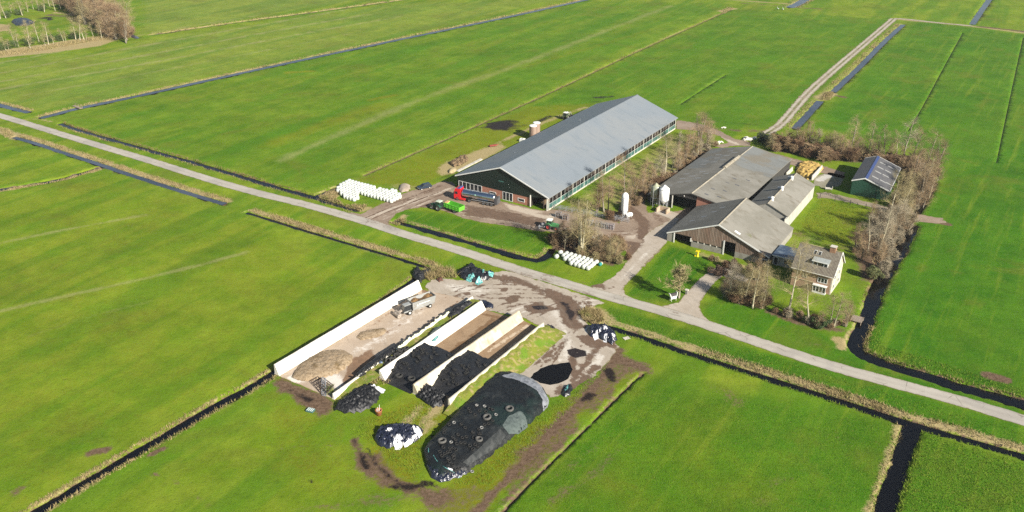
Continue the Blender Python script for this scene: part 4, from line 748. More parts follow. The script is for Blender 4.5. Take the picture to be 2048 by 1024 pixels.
for i, (px, py, r, h, lab, mt) in enumerate([(1066,278,1.35,5.0,'brown cylindrical tank with white lid behind the barn', 1), (1073,274,1.3,5.4,'second brown tank tucked behind its twin, white lid', 1)]):
    t = thing('storage_tank', lab, 'tank', tuple(at(px, py))); m = MB(); m.lathe([(r, 0), (r, h)], 24); m.build('shell', M('brown_tank', (.22,.15,.115), .5, [((.30,.22,.17), .6, .45, .65, (1,1,.2))]) if i == 0 else bpy.data.materials['brown_tank'], t, True); m = MB(); m.lathe([(r+.06, h-.12), (r+.06, h+.06), (r*.9, h+.18), (.02, h+.35)], 24); m.build('lid', WHITE, t)
t = thing('water_tank', 'low white tank on the ground by the barn eave', 'tank', tuple(at(1045,283)), UV); m = MB(); m.box((0,0,.55),(2.0,1.4,1.1),0,None,.85); m.build('body', SW, t); m = MB(); m.lathe([(.3,1.1),(.3,1.22),(.02,1.25)], 12); m.build('cap', GALV, t)
# concrete bunker under the silo, manure bay
t = thing('feed_bay', 'open concrete block bay under the white silo', 'bay', tuple(at(1326,424)), UV); m = MB(); m.b(-1.7,-1.4,-1.2,1.2,0,1.3); m.b(1.3,1.6,-1.2,1.2,0,1.3); m.b(-1.4,1.3,.9,1.2,0,1.3); m.build('wall', M('tan_concrete', (.40,.31,.22), .9, [((.30,.22,.14), 1, .45, .7)]), t)
t = thing('manure_wall', 'pale concrete wall on the right of the manure heap', 'wall', tuple(at(1623,361)), R(57)); m = MB(); m.b(0,11.5,-.12,.12,0,1.6); m.build('panel', CONC, t); m = MB(); m.b(0,11.5,-.3,.3,0,.25); m.build('footing', CONC, t)
t = thing('manure_wall', 'pale concrete wall on the left of the manure heap by the barn', 'wall', tuple(at(1572,353)), R(57)); m = MB(); m.b(0,6.5,-.15,.15,0,1.3); m.build('panel', CONC, t); m = MB(); m.b(0,6.5,-.3,.3,0,.25); m.build('footing', CONC, t)
# ================================================================ VEHICLES (local x = forward)
RUB = M('tyre_rubber', (.022,.021,.020), .9, [((.06,.05,.04), 3, .5, .75)], (12, .4, .02))
RIMG = M('pale_rim', (.50,.49,.44), .6); CHROME = M('polished_steel', (.62,.64,.66), .18, [((.5,.52,.55), .6, .45, .7)], metal=1.)
RED = M('red_paint', (.52,.015,.02), .3, spec=.6); BLK = M('black_plastic', (.015,.015,.016), .5); CHAS = M('dark_chassis', (.03,.03,.032), .7, [((.09,.07,.05), 2, .5, .7)])
def wheel(parent, x, y, r, w, rimr=.55, mat=None, side=-1):
    T = Matrix.Translation((x, y, r)) @ Matrix.Rotation(PI/2, 4, 'X'); h = w/2
    m = MB(); m.lathe([(r*rimr, -h), (r*.93, -h), (r, -h*.7), (r, h*.7), (r*.93, h), (r*rimr, h)], 22, T); o = m.build('wheel', RUB, parent, True)
    m = MB(); s = h*.82; m.lathe([(.001, s*.55), (r*rimr*.35, s*.6), (r*rimr*.5, s*.25), (r*rimr*.9, s*.35), (r*rimr, s), (r*rimr, -s), (r*rimr*.9, -s*.35), (r*rimr*.5, -s*.25), (r*rimr*.35, -s*.6), (.001, -s*.55)], 18, T); m.build('rim', mat or RIMG, o, True); return o
# -- milk tanker
c0 = uv(4.9, -6.5); c1 = uv(19.2, -4.3); hd = math.atan2((c0-c1).y, (c0-c1).x)
t = thing('tanker_truck', 'red cab lorry with long polished steel milk tank parked before the barn', 'tanker truck', tuple(c1), hd)
Lt = 14.4
m = MB(); m.extx([(12.25,.55),(14.35,.55),(14.42,1.3),(14.38,1.9),(14.2,3.1),(13.9,3.72),(12.3,3.78),(12.25,3.5)], -1.22, 1.22); cab = m.build('cab', RED, t)
m = MB(); m.extx([(14.40,1.95),(14.25,3.0),(14.28,3.0),(14.43,1.95)], -1.1, 1.1); m.build('windscreen', GLASS, cab)
for s in (-1, 1):
    m = MB(); m.b(13.1, 13.95, min(s*1.215, s*1.24), max(s*1.215, s*1.24), 2.05, 2.85); m.build('side_window', GLASS, cab)
    m = MB(); m.b(14.1, 14.35, min(s*1.25, s*1.55), max(s*1.25, s*1.55), 2.1, 2.75); m.build('mirror', BLK, cab)
    m = MB(); m.b(14.36, 14.45, min(s*.7, s*1.1), max(s*.7, s*1.1), .8, 1.05); m.build('headlight', WHITE, cab)
m = MB(); m.extx([(12.3,3.78),(13.6,3.74),(12.9,4.05),(12.35,4.12)], -1., 1.); m.build('wind_deflector', M('blue_roof_panel', (.05,.07,.22), .3), cab)
m = MB(); m.b(9.1, 14.2, -.45, .45, .55, .95); m.b(0.4, 11, -.42, .42, .95, 1.2); m.build('chassis', CHAS, t)
for s in (-1, 1):
    m = MB(); m.b(10.6, 12.9, min(s*.95, s*1.24), max(s*.95, s*1.24), .45, 1.02); m.build('fuel_tank', RED, t)
    m = MB(); m.b(.6, 8.6, min(s*1.05, s*1.16), max(s*1.05, s*1.16), .98, 1.12); m.build('side_rail', GALV, t)
T = Matrix.Translation((0,0,2.3)) @ Matrix.Rotation(PI/2, 4, 'Y')
m = MB(); m.lathe([(.02,.95),(.8,1.0),(1.15,1.12),(1.22,1.35),(1.22,11.6),(1.14,11.85),(.8,11.97),(.02,12.02)], 36, T); tk = m.build('tank', CHROME, t, True)
m = MB(); m.lathe([(1.225,3.1),(1.228,3.1),(1.228,6.6),(1.225,6.6)], 10, T, PI/2-1.2+.1, PI/2-.45); m.lathe([(1.225,3.1),(1.228,3.1),(1.228,6.6),(1.225,6.6)], 10, T, -PI/2+.45, -PI/2+1.1); m.build('blue_band', M('blue_decal', (.06,.20,.46), .35, [((.18,.32,.5), .5, .45, .7)]), tk)
for s in (-1, 1):
    m = MB(); TT = Matrix.Translation((7.3, s*1.19, 2.62)) @ Matrix.Rotation(s*-PI/2, 4, 'X') @ Matrix.Rotation(-s*.25, 4, 'X'); m.lathe([(.001,.02),(.27,.02),(.27,-.1)], 14, TT); m.build('emblem', M('pale_green_emblem', (.30,.52,.42), .4) if s < 0 else bpy.data.materials['pale_green_emblem'], tk)
m = MB(); m.b(1.5, 11., -.28, .28, 3.5, 3.56); m.build('walkway', GALV, tk); m = MB()
for x in (3, 6, 9): m.tube((x,0,3.5),(x,0,3.66), .3, .3, 12, True)
m.build('hatch', CHROME, tk)
m = MB(); m.b(.1, .98, -1.2, 1.2, .75, 2.6); m.build('rear_cabinet', M('dark_cabinet', (.06,.06,.065), .45), t); m = MB()
for y in (-.5, -.1): m.bar((.06, y, .8), (.06, y, 3.5), .04)
for i in range(8): m.bar((.06, -.5, 1.+i*.33), (.06, -.1, 1.+i*.33), .03)
m.build('ladder', GALV, t)
for x in (1.9, 3.2, 4.55, 9.3, 13.3):
    for s in (-1, 1): wheel(t, x, s*1.08, .52, .38, .58, CHROME)
for s in (-1, 1):
    m = MB(); m.extx([(8.7,.95),(8.7,1.08),(9.0,1.2),(9.6,1.2),(9.9,1.08),(9.9,.95),(9.55,1.13),(9.05,1.13)], min(s*.9, s*1.24), max(s*.9, s*1.24)); m.build('mudguard', BLK, t)
# -- tractors
def tractor(name, label, loc, rz, body, rim, roof, loader=False, front=False):
    t = thing(name, label, 'tractor', loc, rz)
    m = MB(); m.extx([(.9,.95),(2.85,.95),(2.95,1.2),(2.85,1.62),(1.9,1.78),(.9,1.82)], -.42, .42); b = m.build('bonnet', body, t); m = MB(); m.b(2.9, 2.97, -.3, .3, 1.05, 1.5); m.build('grille', BLK, b)
    m = MB(); m.b(-.6, 2.8, -.3, .3, .6, .95); m.build('chassis', CHAS, t)
    m = MB(); m.extx([(-.55,1.15),(.85,1.15),(.9,1.75),(.75,2.65),(-.45,2.65),(-.6,1.75)], -.72, .72); c = m.build('cab', GLASS, t)
    m = MB()
    for x, x2 in ((-.58, -.45), (.88, .74), (.15, .12)):
        for s in (-1, 1): m.bar((x, s*.73, 1.4), (x2, s*.73, 2.66), .09)
    m.b(-.6, .88, -.74, .74, 1.12, 1.32); m.build('cab_frame', body, c)
    m = MB(); m.b(-.65, .95, -.8, .8, 2.66, 2.84); m.box((.12,0,2.88),(1.3,1.3,.1),0,None,.8); m.build('roof', roof, c)
    for s in (-1, 1):
        wheel(t, 0, s*.92, .88, .58, .55, rim); wheel(t, 2.35, s*.88, .62, .46, .52, rim)
        m = MB()
        pr = [(.98*math.cos(a), .88+.98*math.sin(a)) for a in np.linspace(.35, 2.7, 9)]; p2 = [(1.04*math.cos(a), .88+1.04*math.sin(a)) for a in np.linspace(2.7, .35, 9)]
        m.extx(pr+p2, min(s*.62, s*1.2), max(s*.62, s*1.2)); m.build('mudguard', body, t)
    m = MB(); m.tube((1.2,.38,1.75),(1.2,.38,2.75), .05, .05, 8, True); m.build('exhaust', BLK, t)
    if loader:
        m = MB()
        for s in (-1, 1): m.bar((.9, s*.55, 1.6), (2.6, s*.55, 2.5), .14); m.bar((2.6, s*.55, 2.5), (3.9, s*.55, 1.0), .14)
        m.build('loader_arm', M('grey_loader', (.33,.33,.31), .6), t); m = MB(); m.extx([(3.8,.4),(4.7,.35),(4.6,.45),(3.95,.55),(3.95,1.1),(3.8,1.1)], -1.1, 1.1); m.build('bucket', CHAS, t)
    if front: m = MB(); m.b(3., 3.75, -.55, .55, .5, 1.15); m.bar((2.9,0,.8),(3.1,0,.8),.2); m.build('front_weight', CHAS, t)
    return t
DGREEN = M('dark_green_paint', (.022,.075,.045), .4); MGREEN = M('mid_green_paint', (.06,.20,.075), .35); PROOF = M('pale_cab_roof', (.42,.47,.38), .5); WROOF = M('white_cab_roof', (.66,.66,.60), .5); RRIM = M('red_rim', (.32,.03,.03), .5)
p0 = uv(6.3, -16.1); q0 = uv(2.6, -16.0); h = math.atan2((q0-p0).y, (q0-p0).x); t = tractor('tractor', 'dark green tractor with pale roof hitched to the bright green trailer', tuple(p0), h, DGREEN, RIMG, PROOF, front=True)
t = thing('tipping_trailer', 'bright green tipping trailer behind the tractor on the yard edge', 'trailer', tuple(uv(13.4, -14.9)), h-.07)
LIME = M('lime_green_paint', (.11,.42,.035), .4, [((.14,.47,.05), .8, .45, .7)])
m = MB(); m.b(0, 6.0, -1.2, -1.12, 1.0, 2.25); m.b(0, 6.0, 1.12, 1.2, 1.0, 2.25); m.b(5.92, 6., -1.12, 1.12, 1.0, 2.3); m.b(0, .08, -1.12, 1.12, 1.0, 2.25); m.b(.08, 5.92, -1.12, 1.12, .98, 1.08)
for x in (1.2, 2.4, 3.6, 4.8):
    for s in (-1, 1): m.b(x-.06, x+.06, min(s*1.201, s*1.27), max(s*1.201, s*1.27), .95, 2.25)
for s in (-1, 1): m.b(-.02, 6.02, min(s*1.12, s*1.26), max(s*1.12, s*1.26), 2.252, 2.36); m.b(-.02, 6.02, min(s*1.201, s*1.25), max(s*1.201, s*1.25), 1.6, 1.68)
m.build('box_body', LIME, t); m = MB(); m.b(.3, 6.8, -.4, .4, .75, .97); m.bar((6.8,0,.85),(8.,0,.6),.18); m.build('chassis', CHAS, t)
m = MB(); m.box((5.4,.2,2.42),(.9,1.6,.16),.2); m.build('load_bag', M('yellow_red_sheet', (.55,.42,.12), .6, [((.45,.12,.10), 1.5, .45, .55), ((.6,.58,.5), 2.2, .55, .65)]), t)
for s in (-1, 1): wheel(t, 2.0, s*1.02, .5, .42, .55)
p1 = uv(39.9, -9.9); t = tractor('tractor', 'mid green tractor with red wheels and a grey implement near the bare trees', tuple(p1), UV+R(14), MGREEN, RRIM, WROOF)
m = MB(); m.b(-1., -.5, -.6, .6, .5, 1.0); m.bar((-1.,-1.4,.9),(-1.,1.4,.9),.18)
for i in range(5): m.bar((-1.2,-1.3+i*.65,.8),(-2.6,-1.2+i*.6,.5),.12); m.tube((-2.4,-1.2+i*.6,.35),(-2.4,-1.+i*.6,.35),.34,.34,10,True)
m.bar((-2.7,-1.3,.75),(-2.7,1.3,.75),.16); m.b(-2.,-1.3,-.5,.5,.9,1.5); m.build('implement', M('grey_implement', (.33,.33,.34), .6, [((.12,.10,.09), 2, .45, .6)]), t)
p2 = at(1131, 239); t = tractor('tractor', 'pale roofed tractor with front loader behind the big barn', (p2.x, p2.y, 0), R(58), M('drab_green_paint', (.10,.13,.06), .6), RIMG, WROOF, True)
# -- car
CARB = M('blue_black_paint', (.02,.035,.055), .2, spec=.7)
pc, pd = uv(-8.75, -7.0), uv(-7.35, -3.6); h = math.atan2((pc-pd).y, (pc-pd).x); pm = (pc+pd)/2
t = thing('parked_car', 'dark blue estate car parked beside the sand heap', 'car', tuple(pm), h)
m = MB(); m.extx([(-2.2,.35),(2.15,.35),(2.25,.6),(2.15,.85),(1.2,1.0),(-2.1,1.02),(-2.25,.7)], -.88, .88); b = m.build('body', CARB, t)
m = MB(); m.add([(-2.05,-.84,1.02),(1.25,-.84,1.),(1.25,.84,1.),(-2.05,.84,1.02),(-1.75,-.66,1.5),(.45,-.66,1.5),(.45,.66,1.5),(-1.75,.66,1.5)], [(0,1,5,4),(1,2,6,5),(2,3,7,6),(3,0,4,7)]); m.build('windows', GLASS, b)
m = MB(); m.box((-.65,0,1.52),(2.2,1.3,.06),0,None,.96); m.build('roof', CARB, b)
for s in (-1, 1):
    m = MB(); m.b(2.1, 2.2, min(s*.5, s*.82), max(s*.5, s*.82), .62, .8); m.build('headlight', WHITE, t)
    for x in (-1.35, 1.4): wheel(t, x, s*.8, .33, .22, .62)
m = MB(); m.b(2.18, 2.28, -.4, .4, .4, .62); m.build('number_plate', OFFWH, t)
# -- self-propelled mixer wagon at the silage wall
pf, pr = uv(38.3, -67.1), uv(40.3, -61.6); h = math.atan2((pf-pr).y, (pf-pr).x); t = thing('mixer_wagon', 'grey self propelled feed mixer wagon loaded with brown feed by the white wall', 'mixer wagon', tuple(pr-BU*1.0+BV*.2), h)
GREYP = M('grey_paint', (0.251,0.259,0.251), .5, [((0.209,0.184,0.151), 1.2, .5, .7), ((0.301,0.309,0.301), .5, .5, .7)])
m = MB(); P0 = [(0,.9),(6.2,.9),(6.2,3.05),(0,3.2)]
for s in (-1, 1): m.add([(.3,s*.85,.8),(6.,s*.85,.8),(6.3,s*1.3,3.0),(0,s*1.3,3.0),(.3,s*.78,.8),(6.,s*.78,.8),(6.3,s*1.22,3.0),(0,s*1.22,3.0)], [(0,1,2,3),(7,6,5,4),(3,2,6,7),(0,4,5,1),(1,5,6,2),(4,0,3,7)])
m.add([(.3,-.8,.8),(.3,.8,.8),(0,1.25,3.),(0,-1.25,3.),(.38,-.8,.8),(.38,.8,.8),(.08,1.25,3.),(.08,-1.25,3.)], [(0,3,2,1),(4,5,6,7),(3,7,6,2)]); m.add([(6.,-.8,.8),(6.,.8,.8),(6.3,1.25,3.),(6.3,-1.25,3.),(5.92,-.8,.8),(5.92,.8,.8),(6.22,1.25,3.),(6.22,-1.25,3.)], [(0,1,2,3),(7,6,5,4),(2,6,7,3)])
tub = m.build('tub', GREYP, t); m = MB(); n = 12
for i in range(n+1):
    for j in range(5): m.v.append((.15+6.*i/n, -1.1+2.2*j/4, 2.45+.35*math.sin(i*.9)*math.cos(j)+random.uniform(-.1,.1)))
m.f = [(i*5+j,(i+1)*5+j,(i+1)*5+j+1,i*5+j+1) for i in range(n) for j in range(4)]; m.m = [0]*len(m.f); m.build('feed_load', M('brown_feed', (.17,.10,.04), .95, [((.08,.045,.02), 2.5, .45, .6)], (8,.8,.05)), tub)
m = MB(); m.add([(1.6,1.195,2.05),(4.6,1.195,2.05),(4.6,1.235,2.25),(1.6,1.235,2.25)], [(0,1,2,3)]); m.add([(1.6,-1.195+.0,2.05),(4.6,-1.195,2.05),(4.6,-1.235,2.25),(1.6,-1.235,2.25)], [(3,2,1,0)])
for s in (-1, 1): m.add([(5.+.22*math.cos(a), s*(1.17+.2*(.22*math.sin(a))+.03), 1.95+.22*math.sin(a)) for a in np.linspace(0, 2*PI, 11)[:-1]], [tuple(range(10))])
m.build('side_lettering', WHITE, tub)
m = MB(); m.b(0, 8.2, -.5, .5, .55, .85); m.build('chassis', CHAS, t)
for s in (-1, 1): wheel(t, 1.5, s*.85, .5, .4, .5); wheel(t, 7.0, s*.95, .62, .45, .5)
m = MB(); m.extx([(6.6,1.0),(8.4,1.0),(8.5,1.8),(8.2,2.7),(6.7,2.7)], -.05, 1.05); c = m.build('cab', GLASS, t); m = MB(); m.b(6.6,8.35,-.1,1.1,2.7,2.85); m.build('cab_roof', GREYP, c); m = MB(); m.b(6.6,8.5,-.08,1.08,.95,1.3); m.build('cab_skirt', GREYP, c)
m = MB(); m.b(6.5,8.2,-1.1,-.15,.9,1.9); m.tube((7.2,-.6,1.9),(7.2,-.6,2.4),.06,.06,6,True); m.build('engine_cover', M('dirty_grey', (.20,.19,.175), .7, [((.08,.075,.07), 2.2, .45, .6)]), t)
m = MB(); m.bar((6.8,0,2.0),(9.4,0,1.0),.5,.35); m.tube((9.8,-1.05,.6),(9.8,1.05,.6),.45,.45,14,True); m.b(9.2,9.7,-1.1,1.1,.5,1.2); m.build('milling_head', M('dusty_steel', (.34,.29,.24), .7, [((.2,.17,.14), 2, .45, .6)]), t)
m = MB(); m.bar((.2,-1.3,1.8),(-.5,-1.4,.6),.12); m.bar((.2,-.7,1.8),(-.6,-.7,.6),.12); m.b(-.6,.1,-1.4,-.6,1.5,1.75); m.build('discharge_chute', CHAS, t)
# ================================================================ SILAGE PITS, HEAPS, BALES
WALLW = M('white_pit_wall', (.66,.63,.56), .75, [((.56,.50,.38), .3, .52, .7, (1,1,.4)), ((.40,.33,.23), .9, .62, .76, (1,1,.35)), ((.22,.19,.12), 1.6, .68, .78, (1,1,.3))])
WALLC = M('cream_pit_wall', (.40,.345,.25), .8, [((.52,.48,.39), .22, .42, .58), ((.34,.27,.18), .8, .54, .72, (1,1,.4)), ((.2,.16,.1), 1.5, .66, .76, (1,1,.3))])
def pit_wall(label, A, B, h, mat, lean=.2, th=.3):
    "lit face runs from A to B at ground level; the wall leans back a little"
    d = B-A; L = d.length; rz = math.atan2(d.y, d.x); t = thing('pit_wall', label, 'wall', (A.x, A.y, 0), rz, None); m = MB(); n = 14
    for i in range(n): 
        x0, x1 = L*i/n+.015, L*(i+1)/n-.015; hh = h+random.uniform(-.03, .03)
        m.add([(x0,0,0),(x1,0,0),(x1,lean,hh),(x0,lean,hh),(x0,lean+th+.1,0),(x1,lean+th+.1,0),(x1,lean+th,hh),(x0,lean+th,hh)], [(0,1,2,3),(5,4,7,6),(3,2,6,7),(4,0,3,7),(1,5,6,2)])
    m.build('panel', mat, t); f = MB(); f.b(-.05, L+.05, -.03, lean+th+.2, -.3, .08); f.build('footing', CONC, t); return t
pit_wall('long bright white silage wall at the field edge', W1A, W1B, 2.35, WALLW, 1.0)
pit_wall('second silage wall with cream bags and tyres along its top', W2A, W2B, 1.3, WALLW, .1)
pit_wall('bright white silage wall beside the brown empty bunker', W3A, W3B, 2.1, WALLW, 1.2)
pit_wall('cream silage wall between the two narrow bunkers', W4A, W4B, 2.2, WALLC, 1.2)
pit_wall('grey topped silage wall backed by the mossy bank', W5A, W5B, 2.1, M('grey_pit_wall', (.47,.44,.36), .85, [((.36,.33,.25), .8, .45, .7)]), .3)
def field_mesh(name, poly, zf, mat, parent=None, step=.45, jit=.05, smooth_=True, px=False, edge=.5):
    pw = [Vector(p) for p in poly]; ring = dense(pw+[pw[0].copy()], edge)[:-1]; A = np.array([(p.x+random.uniform(-jit, jit), p.y+random.uniform(-jit, jit)) for p in ring]); lo = A.min(0); hi = A.max(0)
    gx, gy = np.meshgrid(np.arange(lo[0], hi[0], step), np.arange(lo[1], hi[1], step)); G = np.stack([gx.ravel(), gy.ravel()], 1); G += RNG.uniform(-.3, .3, G.shape)*step; G = G[poly_sd(G, [tuple(a) for a in A]) > step*.35]
    n = len(ring); r = delaunay_2d_cdt([Vector(p) for p in list(map(tuple, A))+list(map(tuple, G))], [], [list(range(n))], 1, 1e-4); P = np.array([tuple(v) for v in r[0]]); z = zf(P, A)
    me = bpy.data.meshes.new(name); me.from_pydata([(x, y, q) for (x, y), q in zip(P, z)], [], [tuple(f) for f in r[2]]); me.materials.append(mat)
    if smooth_: me.polygons.foreach_set('use_smooth', [True]*len(me.polygons))
    me.update(); return link(name, me, parent)
def center(o, t):   # hang a world-space mesh under an Empty
    o.parent = t; o.matrix_parent_inverse = Matrix.Translation(-Vector(t.location)); return o
sm = lambda x: np.clip(x, 0, 1)**2*(3-2*np.clip(x, 0, 1))
def mound(h, run, nz=.15, ns=1., seed=5, sharp=.0):
    def f(P, A):
        d = poly_sd(P, [tuple(a) for a in A]); z = h*np.sqrt(np.clip(1-(1-np.clip(d/run, 0, 1))**2, 0, 1)); k = np.clip(d/.5, 0, 1)
        n = (vnoise(P, ns, seed)-.5)*.5+(vnoise(P, ns*.4, seed+1)-.5)*.5; r = 1-np.abs(2*vnoise(P, ns*.7, seed+2)-1)*2
        return np.maximum(z+k*nz*(2*n+sharp*r), .0)+.0
    return f
BERM = M('bank_grass', (.145,.165,.016), .95, [((.26,.205,.085), .9, .48, .64), ((.10,.175,.008), .3, .5, .64), ((.06,.06,.02), 3., .58, .7)], (4, .8, .1), co='World')
def uvfield(name, us, vs, zf, mat, parent=None):
    nu, nv = len(us), len(vs); m = MB(); m.v = [tuple(uv(u, v, zf(u, v)+random.uniform(-.06, .06))) for u in us for v in vs]; m.f = [(i*nv+j, (i+1)*nv+j, (i+1)*nv+j+1, i*nv+j+1) for i in range(nu-1) for j in range(nv-1)]; m.m = [0]*len(m.f); return m.build(name, mat, parent, True)
S1 = lambda x: float(sm(np.array(x)))
struct(uvfield('earth_berm', np.linspace(46.3, 49.4, 8), np.arange(-102, -55.2, .7), lambda u, v: 1.25*S1((v+102.5)/8)*(1 if v < -60 else 1)*(.9+.1*math.sin(v*1.3+u))+.0, BERM))
struct(uvfield('earth_berm', np.linspace(67.0, 72.2, 11), np.arange(-94, -55, .7), lambda u, v: 1.95*S1((v+95.5)/7)*S1((-53-v)/7)*S1((72.4-u)/5.2)*(.9+.1*math.sin(v*1.7+u*2)), BERM))
# black sheeting
def plastic(name, col, rough, sc, st, grey=(.05,.05,.055)):
    return M(name, col, rough, [(grey, .8, .5, .75)], (sc, st, .12), spec=.6, co='World')
BLACK = plastic('black_sheeting', (.012,.012,.014), .28, 2.4, .9); BLACKR = plastic('worn_black_sheeting', (.009,.009,.010), .55, 2.6, .9, (.022,.022,.022)); BLUEB = plastic('blue_black_sheeting', (.014,.017,.032), .22, 3., 1., (.06,.065,.09))
WSHEET = M('white_sheeting', (.72,.72,.73), .35, [((.5,.5,.52), 1.5, .5, .7)], (3, .8, .1), co='World')
TEAL = M('teal_net', (.06,.30,.29), .6, [((.25,.48,.45), 3, .45, .6), ((.02,.07,.07), 4, .55, .7)], (8, 1., .06), co='World'); GREYN = M('grey_green_net', (.07,.09,.085), .85, [((.045,.06,.057), 1.8, .45, .65), ((.10,.115,.11), 6, .55, .7)], (12, .5, .03), co='World')
def heap(name, label, cat, poly_px, h, run, mat, nz=.25, ns=.9, sharp=.5, step=.25, seed=5, z0=.0, white=(), wm=None, wn='white_sheet', pieces=0, pm=None):
    poly = [at2(p) for p in poly_px]; c = np.mean(poly, 0); t = thing(name, label, cat, (c[0], c[1], z0)); base = mound(h, run, nz, ns, seed, sharp); PA = [tuple(p) for p in poly]
    zf = lambda P, A: base(P, np.array(PA))+z0
    center(field_mesh('sheeting' if 'heap' in name or 'clamp' in name else 'body', poly, zf, mat, None, step, .15), t)
    for wp in white:
        q = [at2(p, z0+h*.6) for p in wp]; center(field_mesh(wn, q, lambda P, A: zf(P, A)+.05, wm or WSHEET, None, step, .12), t)
    return t
heap('tarp_heap', 'heap of crumpled black sheeting left of the terracotta tub', 'tarp heap', [(668,822),(676,806),(690,798),(706,784),(722,776),(738,770),(757,776),(762,790),(756,803),(738,818),(720,825),(695,829)], 1.15, 2.2, BLACKR, .34, .45, .8, .18, 11, white=[[(742,774),(757,768),(770,774),(768,781),(752,781)]])
heap('tarp_heap', 'glossy heap of black and white sheeting on the grass beside the big clamp', 'tarp heap', [(748,880),(752,866),(758,857),(785,851),(815,852),(838,854),(846,861),(839,880),(816,890),(780,898),(758,893)], 1.1, 2., BLUEB, .34, .5, .9, .17, 21, white=[[(774,860),(782,857),(786,865),(777,869)], [(786,876),(800,872),(806,880),(800,894),(790,895)], [(826,856),(840,856),(845,865),(838,874),(828,868)], [(808,886),(832,870),(834,873),(810,890)]])
heap('tarp_heap', 'black and white sheeting heap beside the roadside ditch, east of the yard', 'tarp heap', [(1173,661),(1180,655),(1197,653),(1216,655),(1232,670),(1235,684),(1224,690),(1200,678),(1181,673)], 1.2, 1.8, BLUEB, .36, .5, .9, .17, 31, white=[[(1186,668),(1195,664),(1197,672),(1190,676)], [(1205,656),(1213,656),(1216,664),(1208,664)], [(1222,668),(1230,672),(1230,678),(1223,675)], [(1207,672),(1214,673),(1213,680),(1206,678)], [(1198,661),(1203,660),(1203,666),(1199,667)]])
heap('tarp_heap', 'black sheeting and turquoise netting heap close to the road', 'tarp heap', [(913,547),(928,541),(937,532),(947,529),(955,541),(972,547),(988,545),(987,553),(975,561),(952,566),(938,562),(922,557)], 1.2, 1.8, BLACK, .4, .6, .8, .2, 41, white=[[(931,556),(945,550),(950,556),(940,560)], [(963,542),(970,538),(972,546),(966,550)], [(976,546),(988,542),(988,548),(978,552)], [(950,562),(958,556),(966,560),(956,566)]], wm=TEAL, wn='turquoise_net')
heap('tarp_heap', 'black sheeting dumped in the ditch end behind the white wall', 'tarp heap', [(824,550),(830,538),(838,537),(845,546),(862,541),(864,547),(851,555),(842,566),(830,560)], 1.0, 1.4, BLACKR, .4, .6, .8, .2, 51)
heap('tarp_heap', 'grey black sheeting at the yard end of two silage walls', 'tarp heap', [(949,606),(958,602),(975,605),(988,611),(986,617),(975,618),(962,612)], .8, 1.2, BLUEB, .3, .6, .8, .2, 61)
heap('tarp_heap', 'small black sheeting heap at the end of the mossy bank', 'tarp heap', [(1089,655),(1097,652),(1110,656),(1111,661),(1100,667),(1090,662)], .7, .9, BLACK, .3, .5, .8, .2, 71)
heap('tarp_heap', 'dark green and black sheeting lying on the bank by white wall', 'tarp heap', [(898,640),(905,628),(925,618),(938,612),(945,616),(930,628),(915,640),(903,647)], .5, 1.0, BLACKR, .3, .5, .8, .2, 81, 1.4, white=[[(918,628),(934,618),(938,622),(922,634)], [(905,640),(913,636),(914,642),(906,645)]], wm=TEAL, wn='green_net')
heap('tarp_heap', 'tattered teal netting in the grass between two silage walls', 'netting', [(858,682),(870,668),(884,664),(880,676),(868,686)], .35, .8, GREYN, .25, .4, .8, .2, 91, 1.5, white=[[(862,682),(872,672),(880,668),(872,680)]], wm=TEAL, wn='green_net')
heap('tarp_heap', 'tattered black sheeting at the mouth of the right bunker', 'tarp heap', [(833,793),(838,777),(850,768),(868,778),(888,786),(893,797),(884,812),(868,816),(848,806)], .9, 1.6, BLACKR, .45, .35, .9, .16, 101)
heap('tarp_heap', 'small teal and black sheeting scrap behind the big black clamp', 'tarp heap', [(1123,790),(1130,776),(1142,768),(1146,778),(1140,790),(1130,794)], .5, .7, BLACK, .25, .4, .8, .18, 111, white=[[(1128,778),(1136,772),(1138,780),(1131,786)]], wm=TEAL, wn='green_net')
heap('tarp_heap', 'rusty brown scrap heap among the reeds above the silage yard', 'scrap heap', [(872,560),(878,556),(886,557),(886,562),(878,565)], .5, .6, M('rusty_scrap', (.12,.05,.03), .9, [((.03,.02,.02), 2, .45, .6)]), .25, .5, .8, .2, 121)
